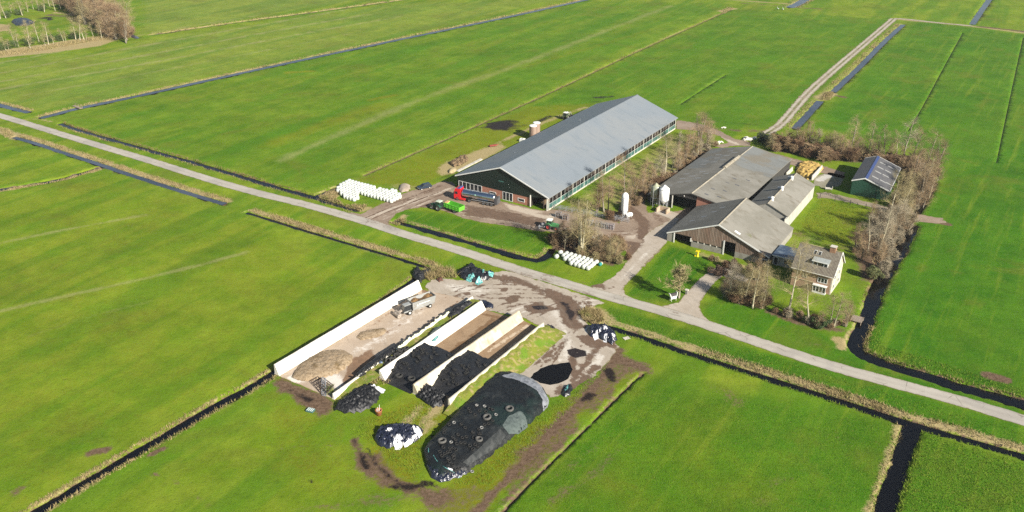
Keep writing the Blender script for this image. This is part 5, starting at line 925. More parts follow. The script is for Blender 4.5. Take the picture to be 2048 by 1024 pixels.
# covered silage in the two bunkers
def bunker(label, A1, A2, B1, B2, v0, v1, h, seed, hold=()):
    "A1-A2 left wall line, B1-B2 right wall line; heap from v0 (near) to v1 (cut face)"
    t = thing('silage_heap', label, 'silage heap', tuple((A1+B1)/2)); m = MB(); nv, nu = 34, 22
    lerp = lambda a, b, v: a+(b-a)*((v+91.8)/35.)
    H = lambda u_, v: h*S1((v-v0)/6.5)*(.93+.07*math.sin(u_*9+v))*1.0
    for i in range(nv+1):
        v = v0+(v1-v0)*i/nv; a = lerp(A1, A2, v)-BV*0; b = lerp(B1, B2, v)
        for j in range(nu+1):
            p = a.lerp(b, .03+.94*j/nu); p = p+BU*random.uniform(-.05,.05); n = (vnoise(np.array([[p.x, p.y]]), .55, seed)[0]-.5)*.24+(vnoise(np.array([[p.x, p.y]]), .25, seed+1)[0]-.5)*.12
            m.v.append((p.x, p.y, .05+max(0, H(j/nu, v)+n*min(1, (v-v0)*.4))))
    m.f = [(i*(nu+1)+j, i*(nu+1)+j+1, (i+1)*(nu+1)+j+1, (i+1)*(nu+1)+j) for i in range(nv) for j in range(nu)]; m.m = [0]*len(m.f)
    center(m.build('cover', BLACKR, None, True), t)
    f = MB(); top = m.v[nv*(nu+1):]; k = len(top)
    for x, y, z in top: f.v.append((x, y, max(.1, z-.08)))
    for x, y, z in top: q = Vector((x, y, 0))+BV*.5; f.v.append((q.x, q.y, .02))
    f.f = [(i+1, i, k+i, k+i+1) for i in range(k-1)]; f.m = [0]*len(f.f); center(f.build('cut_silage', M('cut_silage', (.25,.14,.06), .95, [((.14,.075,.03), 2, .45, .65)], (8,.8,.06), co='World') if 'cut_silage' not in bpy.data.materials else bpy.data.materials['cut_silage'], None), t)
    return lambda u_, v: (lerp(A1, A2, v).lerp(lerp(B1, B2, v), u_), H(u_, v))
bk1 = bunker('black sheeted silage with tyres in the left narrow bunker', W3A-BU*1.0, W3B-BU*1.0, W4A-BU*1.55, W4B-BU*1.55, -92.2, -78.2, 2.0, 3)
bk2 = bunker('black sheeted silage filling the right narrow bunker', W4A-BU*1.0, W4B-BU*1.0, W5A-BU*.65, W5B-BU*.65, -88.6, -75.6, 2.0, 13)
# the big clamp
CL = [(985,753),(1000,748),(1020,747),(1045,755),(1070,764),(1088,780),(1098,800),(1094,815),(1060,848),(1020,881),(965,926),(935,946),(905,958),(880,961),(862,950),(852,930),(846,905),(858,886),(890,852),(930,808),(962,773)]
clp = [at2(p) for p in CL]; _m = mound(1.9, 3.9, .13, 1.0, 44, .45)
def clamp_z(P): return _m(P, np.array(clp))
def on(px, py, zf=clamp_z):
    z = 0.
    for _ in range(12): p = at(px, py, z); z = float(zf(np.array([[p.x, p.y]]))[0])
    return Vector((p.x, p.y, z))
c = np.mean(clp, 0); t = thing('silage_clamp', 'huge black sheeted silage clamp weighed down with tyres', 'silage clamp', (c[0], c[1], 0))
CLM = M('clamp_sheeting', (.008,.009,.0095), .5, [((.019,.021,.021), .25, .48, .68), ((.010,.019,.017), .12, .5, .62), ((.035,.035,.034), .6, .64, .76, (1,.3,1))], (1.1, 1., .3, (1, .6, 1)), spec=.35, co='World')
center(field_mesh('cover', clp, lambda P, A: clamp_z(P), CLM, None, .22, .1), t)
def drape(name, poly, mat, off, parent=t, step=.3, jit=.08):
    q = [on(*p) for p in poly]; return center(field_mesh(name, [(v.x, v.y) for v in q], lambda P, A: clamp_z(P)+off, mat, None, step, jit), parent)
drape('white_edge_sheet', [(1003,752),(1020,748),(1040,752),(1060,760),(1078,771),(1090,786),(1098,803),(1094,815),(1086,813),(1085,799),(1074,781),(1052,768),(1030,759),(1012,756)], M('pale_sheet', (.20,.21,.23), .4, [((.12,.125,.14), 1., .45, .65), ((.32,.32,.33), 2, .6, .75)], (3,.7,.1), co='World'), .05)
drape('net_patch', [(1005,851),(1016,834),(1040,822),(1052,834),(1056,845),(1036,858),(1018,869)], GREYN, .05)
drape('net_strip', [(950,905),(1000,858),(1012,872),(1000,884),(965,912),(935,932),(925,925)], M('worn_net', (.024,.027,.027), .8, [((.05,.053,.052), 1.5, .45, .65, (1,.3,1))], (10,.5,.03), co='World'), .04)
for rp_ in (((856,886),(857,896),(857,905)), ((867,911),(873,922),(888,935),(904,942),(919,944))):
    rm = MB(); q = [on(*p)+Vector((0,0,.07)) for p in rp_]; qq = smooth(q, 2)
    for a_, b_ in zip(qq[:-1], qq[1:]): rm.tube(a_, b_, .05, .05, 5)
    center(rm.build('rope', TEAL), t); drape('white_strip', [(896,936),(905,939),(905,942),(896,939)], WSHEET, .1, step=.12, jit=.02)
heap('tarp_heap', 'wet looking crumpled black sheeting at the near foot of the clamp', 'tarp heap', [(853,912),(862,905),(872,915),(890,932),(915,942),(935,943),(932,950),(905,961),(880,964),(862,955),(852,935)], .9, 1.6, BLUEB, .34, .45, .9, .16, 131)
heap('silage_clamp', 'dark blue sheeted clamp in the far clearing, top left', 'silage clamp', [(22,44),(40,39),(60,40),(70,46),(55,52),(32,51)], 2., 5., plastic('far_sheeting', (.02,.03,.045), .4, 1., .6), .3, 2., .4, 1.2, 301)
# tyres
TYRE = M('old_tyre', (.022,.022,.021), .85, [((.045,.042,.038), 3, .45, .7)], (14, .4, .02)); TYREP = M('dusty_tyre', (0.090,0.087,0.081), .85, [((0.054,0.051,0.048), 3, .45, .7)], (14, .4, .02))
def tyre(label, group, r, w, mat):
    m = MB(); m.lathe([(r*.58, -w*.32), (r*.62, -w*.48), (r*.9, -w*.5), (r, -w*.36), (r, w*.36), (r*.9, w*.5), (r*.62, w*.48), (r*.58, w*.32), (r*.72, 0), (r*.58, -w*.32)], 20); o = m.build('tyre', mat, None, True); return tag(o, label, 'tyre', group)
def put(o, p, tilt=.15): o.location = p; o.rotation_euler = (random.uniform(-tilt, tilt), random.uniform(-tilt, tilt), random.uniform(0, 6)); return o
for px, py, lab in ((1019,819,'big grey tractor tyre highest up the black clamp'), (974,836,'big grey tractor tyre in the middle of the black clamp'), (884,883,'big grey tractor tyre at the left foot of the clamp'), (958,880,'slightly smaller tractor tyre low on the clamp, right of centre')):
    p = on(px, py); put(tyre(lab, 'tractor tyres on the clamp', .82 if py != 880 else .7, .42, TYREP), p+Vector((0, 0, .22)))
P0 = tyre('dusty pale car tyre lying on the black clamp', 'pale car tyres on the clamp', .34, .2, M('pale_tyre', (.26,.255,.24), .85, [((.12,.12,.115), 4, .45, .6)])); first = True
for px, py in ((953,811),(969,813),(908,846),(992,830),(963,856),(902,885),(944,937)):
    o = P0 if first else P0.copy(); first and None
    if not first: COL.objects.link(o)
    first = False; put(o, on(px, py)+Vector((0, 0, .11)))
TYRED = M('black_tyre', (.011,.011,.011), .8, [((.02,.02,.019), 3, .45, .7)]); D0 = tyre('black car tyre lying on the black clamp', 'car tyres scattered over the clamp', .36, .2, TYRED); first = True
sp = [(899,850),(923,849),(931,856),(957,859),(945,865),(958,868),(960,868),(937,818),(941,824),(950,830),(972,824),(985,820),(979,818),(958,822),(890,860),(888,866),(866,874),(915,870),(905,875),(925,876),(933,874),(946,876),(910,880),(914,888),(922,886),(930,886),(899,897),(905,897),(912,900),(895,905),(890,908),(905,911),(908,911),(896,918),(907,917),(898,924),(906,930),(918,935),(912,938),(880,904),(884,912),(887,895),(900,904),(976,848),(985,842),(968,850),(940,892),(950,890),(955,893),(945,899)]
for px, py in sp:
    o = D0 if first else D0.copy()
    if not first: COL.objects.link(o)
    first = False; put(o, on(px+random.uniform(-1, 1), py)+Vector((0, 0, .1)))
for bk, lab, g, n, (v0, v1) in ((bk1, 'black tyre on the sheeted heap in the left bunker', 'tyres on the left bunker heap', 34, (-89, -79)), (bk2, 'black tyre on the sheeted heap in the right bunker', 'tyres on the right bunker heap', 30, (-86.5, -77))):
    B0 = tyre(lab, g, .36, .2, TYRED); first = True
    for i in range(n):
        o = B0 if first else B0.copy()
        if not first: COL.objects.link(o)
        first = False; p, h = bk(random.uniform(.08, .92), random.uniform(v0, v1)); put(o, (p.x, p.y, h+.2), .3)
for px, py, lab in ((798,751,'tractor tyre near the left edge of the left bunker heap'), (823,757,'large tractor tyre low on the left bunker heap')):
    z = 1.3; p = at(px, py, z); put(tyre(lab, 'tractor tyres on the bunkers', .8, .42, TYRE), (p.x, p.y, z), .1)
p = at(1047, 717); put(tyre('lone tractor tyre lying on the bank edge beside the yard', None, .78, .42, TYREP), (p.x, p.y, .22), .05)
p = at(865, 764, .15); put(tyre('lone car tyre on the bare concrete of the right bunker', None, .34, .2, TYRE), (p.x, p.y, .14), .05)
T0 = tyre('black tractor tyre in the pile at the end of the cream bags', 'tractor tyres piled on the second wall', .68, .42, TYRE); first = True
for px, py, z, tl in ((772,728,1.4,1.2),(782,727,1.3,.3),(779,717,1.6,.5),(786,715,1.6,.2),(792,712,1.6,.9),(798,706,1.6,.3),(805,703,1.5,.2),(790,720,1.4,.3),(812,697,1.5,.2),(776,722,1.7,1.),(800,700,1.9,.6)):
    o = T0 if first else T0.copy()
    if not first: COL.objects.link(o)
    first = False; q = at(px, py, z); put(o, q, tl)
S0 = tyre('car tyre on the ground sheet along the top of the second wall', 'car tyres along the second wall', .34, .2, TYRE); first = True
for k in range(26):
    v = -95+k*.5; o = S0 if first else S0.copy()
    if not first: COL.objects.link(o)
    first = False; p = uv(46.15+random.uniform(-.35, .7), v, 1.42+random.uniform(-.05, .15)); put(o, p, .5)
heap('tarp_heap', 'black sheet drooping over the second wall under the tyres', 'tarp heap', [(714,757),(735,738),(765,716),(800,694),(806,697),(775,722),(742,745),(720,760)], .3, .5, BLACKR, .14, .4, .8, .18, 141, 1.2)
p = at(771, 717, 1.8); t = thing('plastic_drum', 'blue grey plastic drum at the end of the row of cream bags', 'drum', (p.x-.9, p.y, .9)); m = MB(); m.lathe([(.02,.02),(.42,0),(.45,.1),(.45,.85),(.4,.95),(.02,.97)], 16, Matrix.Rotation(1.3, 4, 'X')); m.build('shell', M('blue_grey_plastic', (.06,.09,.15), .4), t, True); m = MB(); m.lathe([(.1,.965),(.1,1.02),(.01,1.02)], 10, Matrix.Rotation(1.3, 4, 'X')); m.build('cap', BLK, t)
# cream gravel bags on the wall
BAG = M('cream_bag', (.72,.72,.52), .7, [((.58,.56,.34), 2, .5, .7)], (6,.4,.04)); m = MB()
for i in range(9):
    for j in range(14):
        th = PI*(i/8-.5); ph = 2*PI*j/14; x, y, z = .42*math.copysign(abs(math.cos(th))**.6, 1)*math.cos(ph), .24*abs(math.cos(th))**.6*math.sin(ph), .14*math.sin(th); m.v.append((x, y, z+.02*math.sin(3*ph)))
m.f = [(i*14+j, i*14+(j+1)%14, (i+1)*14+(j+1)%14, (i+1)*14+j) for i in range(8) for j in range(14)]; m.m = [0]*len(m.f); b0 = m.build('sand_bag', BAG, None, True); tag(b0, 'cream sandbag lying in the row along the second silage wall', 'sandbag', 'sandbags along the second wall')
for k in range(30):
    o = b0 if k == 0 else b0.copy()
    if k: COL.objects.link(o)
    v = -82.6+k*.62; p = uv(46.1+random.uniform(-.22, .22), v, 1.42+(.22 if k % 3 == 1 else 0)); o.location = p; o.rotation_euler = (random.uniform(-.2, .2), random.uniform(-.2, .2), UV+PI/2+random.uniform(-.5, .5)); o.scale = (1, random.uniform(.9, 1.5), random.uniform(.9, 1.4))
# feed heaps
FEED = M('beige_feed', (0.288,0.216,0.137), .95, [((0.194,0.137,0.079), 2.2, .45, .62), ((0.374,0.310,0.223), 4, .6, .7), ((0.158,0.108,0.050), .35, .58, .72)], (9, 1., .12), co='World')
t = heap('feed_heap', 'large beige heap of chopped feed against the white wall', 'feed heap', [(583,757),(588,745),(603,728),(622,716),(645,704),(668,700),(690,702),(706,712),(704,724),(690,738),(670,750),(645,758),(610,764)], 1.05, 4.2, FEED, .17, .8, .4, .28, 201)
heap('feed_heap', 'low pale scatter of feed further up the white wall', 'feed heap', [(712,675),(722,664),(745,659),(768,656),(775,662),(762,672),(740,679),(722,681)], .5, 2.2, FEED, .10, .5, .3, .3, 211)
heap('feed_heap', 'yellow manure and straw heap between the barn and the green shed', 'manure heap', [(1592,337),(1600,326),(1618,324),(1640,331),(1648,338),(1632,352),(1616,360),(1600,352),(1592,346)], 1.05, 3.0, M('yellow_straw', (.40,.27,.075), .95, [((.25,.15,.045), .9, .48, .66), ((.50,.37,.14), 2, .55, .7), ((.10,.06,.03), 1.3, .66, .76)], (5,1.,.15), co='World'), .4, 1., .5, .3, 221)
heap('sand_heap', 'low round heap of pale sand left of the dark car', 'sand heap', [(797,380),(800,371),(810,368),(820,371),(821,380),(812,385),(803,385)], .9, 2., M('sand', (.33,.27,.215), .95, [((.28,.225,.17), 1, .45, .6)], (6,.4,.05), co='World'), .03, .8, .0, .3, 231)
heap('brushwood_heap', 'heap of brown brushwood on the verge left of the big barn', 'brushwood heap', [(898,328),(910,322),(922,315),(935,314),(938,321),(925,329),(908,335)], 1.0, 1.6, M('brushwood', (.17,.115,.06), .95, [((.06,.04,.02), 1.6, .45, .6), ((.27,.20,.12), 3, .55, .7)], (5,1.,.2), co='World'), .5, .8, .9, .25, 241)
heap('soil_heap', 'pale clay heap near the front corner of the big barn', 'soil heap', [(896,343),(902,338),(912,336),(914,341),(906,346),(898,347)], .8, 1.3, M('pale_clay', (.34,.28,.16), .95, [((.27,.21,.11), 1, .45, .6)], co='World'), .12, .6, .3, .25, 251)
p = at(939, 331); t = thing('concrete_beam', 'pale concrete strip lying beside the big barn', 'concrete slab', (p.x, p.y, 0), R(57.)); m = MB()
for i in range(6): m.b(-6.8+i*2.3, -4.56+i*2.3, -.5, .5, 0, .28)
m.build('slab', CONC, t); m = MB(); m.b(-6.8, 6.9, .52, .6, 0, .2); m.build('edge_strip', GALV, t)
# ---- white wrapped bales
WRAP = M('white_bale_wrap', (0.488,0.508,0.462), .35, [((0.396,0.422,0.363), .9, .5, .75)], (5,.35,.04), rand=.06)
m = MB(); m.lathe([(.02,1.24),(.36,1.235),(.52,1.17),(.615,1.0),(.63,.6),(.615,.22),(.52,.05),(.3,0.),(.02,0)], 20); bale = m.build('round_bale', WRAP, None, True); tag(bale, 'white wrapped round bale in the big block beside the yard entrance', 'bale', 'white bales beside the yard entrance')
fp = [at2(p) for p in ((673,385),(676,374),(690,366),(703,364),(741,373),(756,381),(790,384),(804,392),(803,397),(789,407),(776,408),(722,391),(716,402),(703,404),(690,399))]
fpa = [tuple(p) for p in fp]; k = 0; cand = []
for a in np.arange(-60, 40, 1.27):
    for b in np.arange(-40, 30, 1.27):
        p = uv(a+random.uniform(-.05, .05), b+random.uniform(-.05, .05)); cand.append((p.x, p.y))
cand = np.array(cand); keep = cand[poly_sd(cand, fpa) > .25]
far_ = sorted(range(len(keep)), key=lambda i: keep[i][0])
for i in far_:
    o = bale if k == 0 else bale.copy()
    if k: COL.objects.link(o)
    o.location = (keep[i][0], keep[i][1], 0); o.rotation_euler = (0, 0, random.uniform(0, 6)); o.scale = (random.uniform(.95, 1.03),)*2+(random.uniform(.92, 1.05),)
    if i == far_[-1]: o['label'] = 'white wrapped bale at the corner of the big block nearest the yard track'
    if i == far_[0]: o['label'] = 'white wrapped bale at the reed side corner of the big block'
    k += 1
m = MB(); T = Matrix.Rotation(PI/2, 4, 'Y'); m.lathe([(.02,.62),(.30,.605),(.48,.53),(.58,.38),(.62,.0),(.58,-.38),(.48,-.53),(.30,-.605),(.02,-.62)], 20, T); lie = m.build('round_bale', WRAP, None, True); tag(lie, 'white wrapped round bale in a row by the thicket and road', 'bale', 'white bales in rows by the road'); k = 0
r0, r1 = at(1133, 511), at(1192, 528)     # far ends of first and last row
for j in range(8):
    base = r0.lerp(r1, j/7.)
    n = (2, 3, 3, 4, 4, 4, 4, 4)[j]
    for i in range(n):
        o = lie if k == 0 else lie.copy()
        if k: COL.objects.link(o)
        p = base-BV*(i*1.36)+BU*random.uniform(-.1, .1); o.location = (p.x, p.y, .62); o.rotation_euler = (0, random.uniform(-.05, .05), UV+PI/2+random.uniform(-.08, .08)); o.scale = (random.uniform(.95, 1.05),)*3; k += 1
for px, py in ((1113, 517), (1121, 509)):
    o = lie.copy(); COL.objects.link(o); p = at(px, py); o.location = (p.x, p.y, .62); o.rotation_euler = (0, 0, UV+PI/2); o['label'] = 'white bale set apart at the ditch end of the rows, %s' % ('nearer the road' if px == 1113 else 'nearer the bushes')
p = at(1201, 531); t = thing('plastic_barrel', 'teal plastic barrel with pale lid lying after the last bale', 'barrel', (p.x, p.y, .45), UV+PI/2); m = MB(); T = Matrix.Rotation(PI/2, 4, 'Y'); m.lathe([(.02,-.6),(.42,-.58),(.45,-.5),(.45,.1)], 18, T); m.build('shell', M('teal_plastic', (.03,.22,.21), .4), t, True); m = MB(); m.lathe([(.455,.1),(.455,.5),(.42,.6),(.02,.62)], 18, T); m.build('lid', M('beige_plastic', (.42,.38,.28), .6), t, True)
# ================================================================ TREES, SHRUBS, REEDS
def bark(name, c, c2): return M(name, c, .9, [(c2, 1.1, .45, .62, (1,1,.3))])
TRK = [bark('pale_bark', (.36,.33,.23), (.25,.23,.15)), bark('grey_bark', (.24,.215,.165), (.15,.135,.10)), bark('dark_bark', (.13,.105,.08), (.20,.17,.12))]
TWG = [bark('olive_twigs', (.30,.25,.125), (.21,.175,.08)), bark('brown_twigs', (.29,.205,.115), (.20,.135,.075)), bark('grey_twigs', (.33,.28,.195), (.23,.195,.13)), bark('red_brown_twigs', (.19,.115,.062), (.12,.07,.038))]
def grow(rg, h, spread, stems=1, dens=1., up=.6, low=.3, twig=.0085, lean=.03, r0=None):
    tr, cr = MB(), MB(); r0 = r0 or h*.016+.03
    def limb(p, d, L, r, lev, mb):
        n = 3 if lev < 2 else 2
        for k in range(n):
            d2 = (d+Vector((rg.gauss(0,1), rg.gauss(0,1), rg.gauss(0,.6)))*(.13+.06*lev)+Vector((0,0,.05*up))).normalized(); q = p+d2*(L/n); r2 = max(twig*.55, r*(1-.75*(k+1)/n)); ra = max(twig*.55, r*(1-.75*k/n))
            mb.tube(p, q, ra, r2, 4 if lev < 2 else 3); 
            if lev < 4:
                c = {1: 3.4, 2: 3.6, 3: 4.2}[lev]*dens/n*1.5; c = int(c)+(rg.random() < c-int(c))
                for _ in range(c):
                    a = rg.uniform(0, 2*PI); o = d2.orthogonal().normalized(); o.rotate(Matrix.Rotation(a, 3, d2)); f = p.lerp(q, rg.random()); nd = (d2*rg.uniform(.5, 1.)+o*rg.uniform(.5, 1.)+Vector((0,0,.25*up))).normalized()
                    limb(f, nd, L*rg.uniform(.42, .68) if lev < 3 else rg.uniform(.5, 1.1)*min(1, h/8), max(twig*.6, r2*.55), lev+1, cr)
            p, d = q, d2
    for s_ in range(stems):
        a = rg.uniform(0, 2*PI); base = Vector((math.cos(a), math.sin(a), 0))*(.0 if stems == 1 else rg.uniform(.1, .5)); d = (Vector((rg.gauss(0, lean), rg.gauss(0, lean), 1))+base*(.25 if stems > 1 else 0)).normalized(); p = base-Vector((0,0,.15)); hh = h*(1 if s_ == 0 else rg.uniform(.7, 1)); seg = 8
        for k in range(seg):
            d = (d+Vector((rg.gauss(0,.05), rg.gauss(0,.05), .06))).normalized(); q = p+d*(hh/seg); t0 = k/seg; t1 = (k+1)/seg; ra = r0*(1-.9*t0)+.01; rb = r0*(1-.9*t1)+.01
            tr.tube(p, q, ra, rb, 7, k == 0)
            if t1 > low:
                c = 2.3*dens; c = int(c)+(rg.random() < c-int(c))
                for _ in range(c):
                    a = rg.uniform(0, 2*PI); f = rg.random(); tt = t0+(t1-t0)*f; L = spread*(1-.62*max(0, (tt-low)/(1-low)))*rg.uniform(.65, 1.1)
                    limb(p.lerp(q, f), Vector((math.cos(a), math.sin(a), up*rg.uniform(.7, 1.3))).normalized(), L, ra*.5, 1, cr)
            p = q
    return tr, cr
rg = random.Random(3)
PROTO = {}
def proto(kind, name, h, nv, **k):
    PROTO[kind] = []
    for i in range(nv):
        tr, cr = grow(rg, h, **k); t = thing(name, '', 'tree', (0,0,-500)); a = tr.build('trunk', TRK[0], t, True); b = cr.build('crown', TWG[0], t)
        for o in (a, b): o.material_slots[0].link = 'OBJECT'
        PROTO[kind].append([t, a, b, h, False])
proto('slim', 'bare_tree', 10., 6, spread=2.7, dens=.88, up=.55, low=.34, lean=.07)
proto('round', 'bare_tree', 9., 3, spread=3.6, dens=.92, up=.6, low=.25)
proto('multi', 'bare_tree', 8., 4, spread=2.7, stems=3, dens=.70, up=.65, low=.2, lean=.09)
proto('bush', 'bare_shrub', 3.2, 4, spread=1.6, stems=6, dens=.7, up=.9, low=.08, r0=.035, twig=.02)
proto('vase', 'pollard_tree', 4.2, 1, spread=2.9, dens=.85, up=1.1, low=.28, r0=.16, twig=.026)
def plant(kind, x, y, h, label, cat, trk=0, twg=0, group=None, wide=1., z=0., vi=None):
    P = PROTO[kind]; e = P[rg.randrange(len(P)) if vi is None else vi % len(P)]; t, a, b, h0, used = e; s = h/h0; loc = (x, y, z); rz = rg.uniform(0, 6.28); sc = (s*wide, s*wide, s)
    if not used: e[4] = True; t.location = loc; t.rotation_euler = (0, 0, rz); t.scale = sc; A, B, o = a, b, t
    else:
        o = t.copy(); COL.objects.link(o); o.location = loc; o.rotation_euler = (0, 0, rz); o.scale = sc; A, B = a.copy(), b.copy()
        for q in (A, B): COL.objects.link(q); q.parent = o
    A.material_slots[0].material = TRK[trk]; B.material_slots[0].material = TWG[twg]
    if 'group' in o: del o['group']
    tag(o, label, cat, group); return o
def tree(kind, px, py, top, label, trk=0, twg=0, group=None, wide=1., mx=16.):
    p = at(px, py); h = min(mx, ztop(p.x, p.y, top)); return plant(kind, p.x, p.y, h, label, 'tree', trk, twg, group, wide)
# row between the two barns
for a in [
 ('round',1330,350,274,'large spreading bare tree with olive crown beside the green mesh side',0,0,1.25), ('slim',1343,341,290,'slim pale tree just right of the large spreading one',0,2,1.), ('slim',1307,361,312,'slender grey tree by the old barn corner, left of the spreading one',1,2,1.),
 ('multi',1397,292,226,'brown crowned tree by the bend of the earth track',1,1,1.35), ('multi',1415,286,240,'second brown crowned tree where the earth track bends',1,1,1.2), ('slim',1372,322,262,'thin brown tree by the far end of the barn',1,1,1.), ('slim',1356,312,268,'thin grey tree close to the far barn corner',1,2,1.),
 ('round',1250,395,322,'brown bushy tree right behind the torpedo silo',1,1,1.1), ('slim',1208,424,346,'tall grey trunked tree standing left of the torpedo silo',1,1,1.1), ('slim',1216,422,352,'thin tree leaning beside the tall grey trunked one',2,1,1.), ('multi',1192,424,372,'low brown tree at the railings',2,3,1.1), ('slim',1285,378,318,'thin brown tree midway along the barns',1,1,1.), ('multi',1268,392,340,'brown multi stemmed tree behind the old barn corner',1,1,1.1), ('slim',1388,310,258,'thin brown tree beside the concrete path',1,1,1.), ('multi',1365,322,284,'brown multi stemmed tree near the old barn eave',1,1,1.2), ('multi',1300,372,330,'tangled brown tree in the middle of the tree row',1,1,1.2)]: tree(a[0], a[1], a[2], a[3], a[4], a[5], a[6], None, a[7])
# thicket in front of the yard
for a in [('multi',1159,512,386,'tallest pale tree of the thicket above the white bales',0,0,.95), ('slim',1166,508,430,'thin pale tree touching the tallest one of the thicket',0,0,1.), ('slim',1197,514,448,'pole straight grey tree at the right of the thicket',1,2,.6), ('slim',1129,500,458,'thin bare trunk at the left end of the thicket',0,2,.5), ('multi',1148,494,448,'brown tree in the middle of the thicket',1,1,1.), ('multi',1222,522,468,'olive brown bushy tree at the right end of the thicket',2,0,1.2), ('multi',1208,518,472,'brown bushy tree beside the grey pole tree',2,1,1.2)]: tree(a[0], a[1], a[2], a[3], a[4], a[5], a[6], None, a[7])
# line behind the green shed
for i, a in enumerate([('slim',1576,297,252,'pale thin tree at the left end of the wood belt',0,0),('slim',1600,301,262,'second thin tree from the left in the wood belt',1,1),('multi',1614,299,246,'reddish crowned tree near the left of the wood belt',1,1),('slim',1640,306,262,'thin grey tree above the manure heap',1,0),('slim',1670,314,264,'pale forked tree left of the green shed',0,0),('slim',1697,312,238,'tall tree left behind the green shed with forked top',1,0),('slim',1734,312,248,'pale tree directly behind the shed ridge',0,0),('slim',1767,318,258,'thin green barked tree behind the shed roof',0,0),('slim',1793,327,266,'pale trunk right behind the shed eave',0,0),('slim',1806,326,238,'tallest pale trunk right of the green shed',0,2),('slim',1822,327,256,'thin brown trunk between two pale ones',1,1),('slim',1853,334,262,'pale trunk at the right end of the wood belt',0,0),('multi',1870,340,280,'brown bushy tree at the field corner of the wood belt',1,1),('multi',1832,338,290,'brown bushy tree behind the pale trunk',1,1),('multi',1716,312,268,'brown tree at the left rear corner of the shed',1,1),('multi',1750,318,270,'brown tree hidden behind the shed ridge',1,1),('multi',1590,299,256,'olive tree near the left end of the wood belt',1,0),('multi',1655,310,264,'olive brown tree in the middle of the wood belt',1,0),('multi',1682,314,268,'brown tree left of the forked one',1,1),('slim',1630,303,258,'thin pale tree in the wood belt above the yard track',1,2)]): tree(a[0], a[1], a[2], a[3], a[4], a[5], a[6], None, 1.15)
# trees right of the shed and paddock
for a in [('round',1778,432,352,'olive crowned tree before the right corner of the green shed',0,0,.8),('round',1811,416,348,'dark forked tree leaning beside the ditch right of the shed',2,0,.95),('multi',1840,395,330,'brown bushy tree on the reed bank above the field path',1,1,1.),('multi',1822,372,308,'brown tree on the reed bank right of the shed roof',1,1,1.1),('multi',1850,362,300,'large brown bush like tree at the field corner',1,1,1.1),('slim',1735,508,430,'pale trunk at the paddock corner behind the farmhouse',0,2,1.1),('slim',1756,507,420,'grey trunk second from the paddock corner',0,2,1.1),('multi',1790,462,404,'grey brown tree at the end of the paddock path',1,2,1.1),('multi',1768,470,418,'brown tree by the paddock fence end',1,2,1.),('multi',1745,455,408,'thin brown tree on the paddock edge',1,1,1.),('multi',1712,492,448,'brown low tree at the paddock corner',2,1,1.),('multi',1722,520,465,'brown low tree above the evergreen bush',2,1,1.),('slim',1800,450,400,'thin grey tree near the ditch crossing',1,2,1.)]: tree(a[0], a[1], a[2], a[3], a[4], a[5], a[6], None, a[7])
# farmhouse garden
for a in [('round',1576,624,494,'big pale tree before the left corner of the farmhouse',0,0,.8),('slim',1616,648,562,'pale leaning tree on the garden edge before the house',0,0,1.15),('slim',1658,652,586,'thin pale tree right of the garden hedge',0,0,1.),('slim',1668,654,582,'leaning thin tree nearest the wooden landing',0,0,1.1),('multi',1690,652,602,'low brown tree beside the wooden landing',1,1,1.1),
 ('round',1455,598,536,'pale forked tree beside the house driveway',0,2,.9),('slim',1477,608,544,'thin tree in the reddish shrubs by the driveway',1,0,1.),('slim',1505,617,536,'tall thin tree in the middle of the reddish shrubs',0,0,1.1),('slim',1524,618,566,'short pale trunk at the right of the reddish shrubs',0,0,1.),('slim',1487,608,530,'olive crowned tree at the rear of the reddish shrubs',0,0,1.2),('multi',1508,560,512,'brown tree against the timber barn wall',1,1,1.),('multi',1465,555,520,'grey brown tree between barn and driveway',1,2,1.1),('multi',1528,585,530,'olive brown tree left of the lean-to',1,0,1.1),('multi',1640,655,622,'dark low tree in the garden hedge',2,1,1.)]: tree(a[0], a[1], a[2], a[3], a[4], a[5], a[6], None, a[7])
p = at(1357, 596); plant('vase', p.x, p.y, ztop(p.x, p.y, 542), 'pale fan shaped pollard on the lawn between two drives', 'tree', 1, 0, None, 1.05)
# far wood top left: individual trees
G1 = 'bare trees of the far wood'
k = 0
wood = []
for i in range(105): 
    a = rg.random(); b = rg.random(); wood.append((130+125*a+rg.uniform(-8,8), 12+62*a+ (b-.5)*34, 'mass'))
for i in range(26): x = -20+i*11; wood.append((x+rg.uniform(-9,9), 104-(x+20)*.125+rg.uniform(-9,3), 'row'))
for i in range(14): x = -10+i*11; wood.append((x, 38-(x+10)*.16+rg.uniform(-8,4), 'back'))
for x, y, w_ in wood:
    p = at(x, y); h = rg.uniform(10, 16) if w_ == 'mass' else rg.uniform(5, 13); lab = {'mass': 'bare brown tree in the dense far wood, top left', 'row': 'pale bare tree in the far row along the reed edge, top left', 'back': 'bare tree in the farthest row behind the dark pond, top left'}[w_]
    plant('multi' if w_ == 'mass' and rg.random() < .65 else ('round' if w_ == 'mass' else 'slim'), p.x, p.y, h, lab, 'tree', 1 if w_ == 'mass' else 0, rg.choice((1,1,0,3)) if w_ == 'mass' else 0, {'mass': 'trees of the far wood', 'row': 'trees of the far reed edge row', 'back': 'trees of the farthest row'}[w_], 1.15)
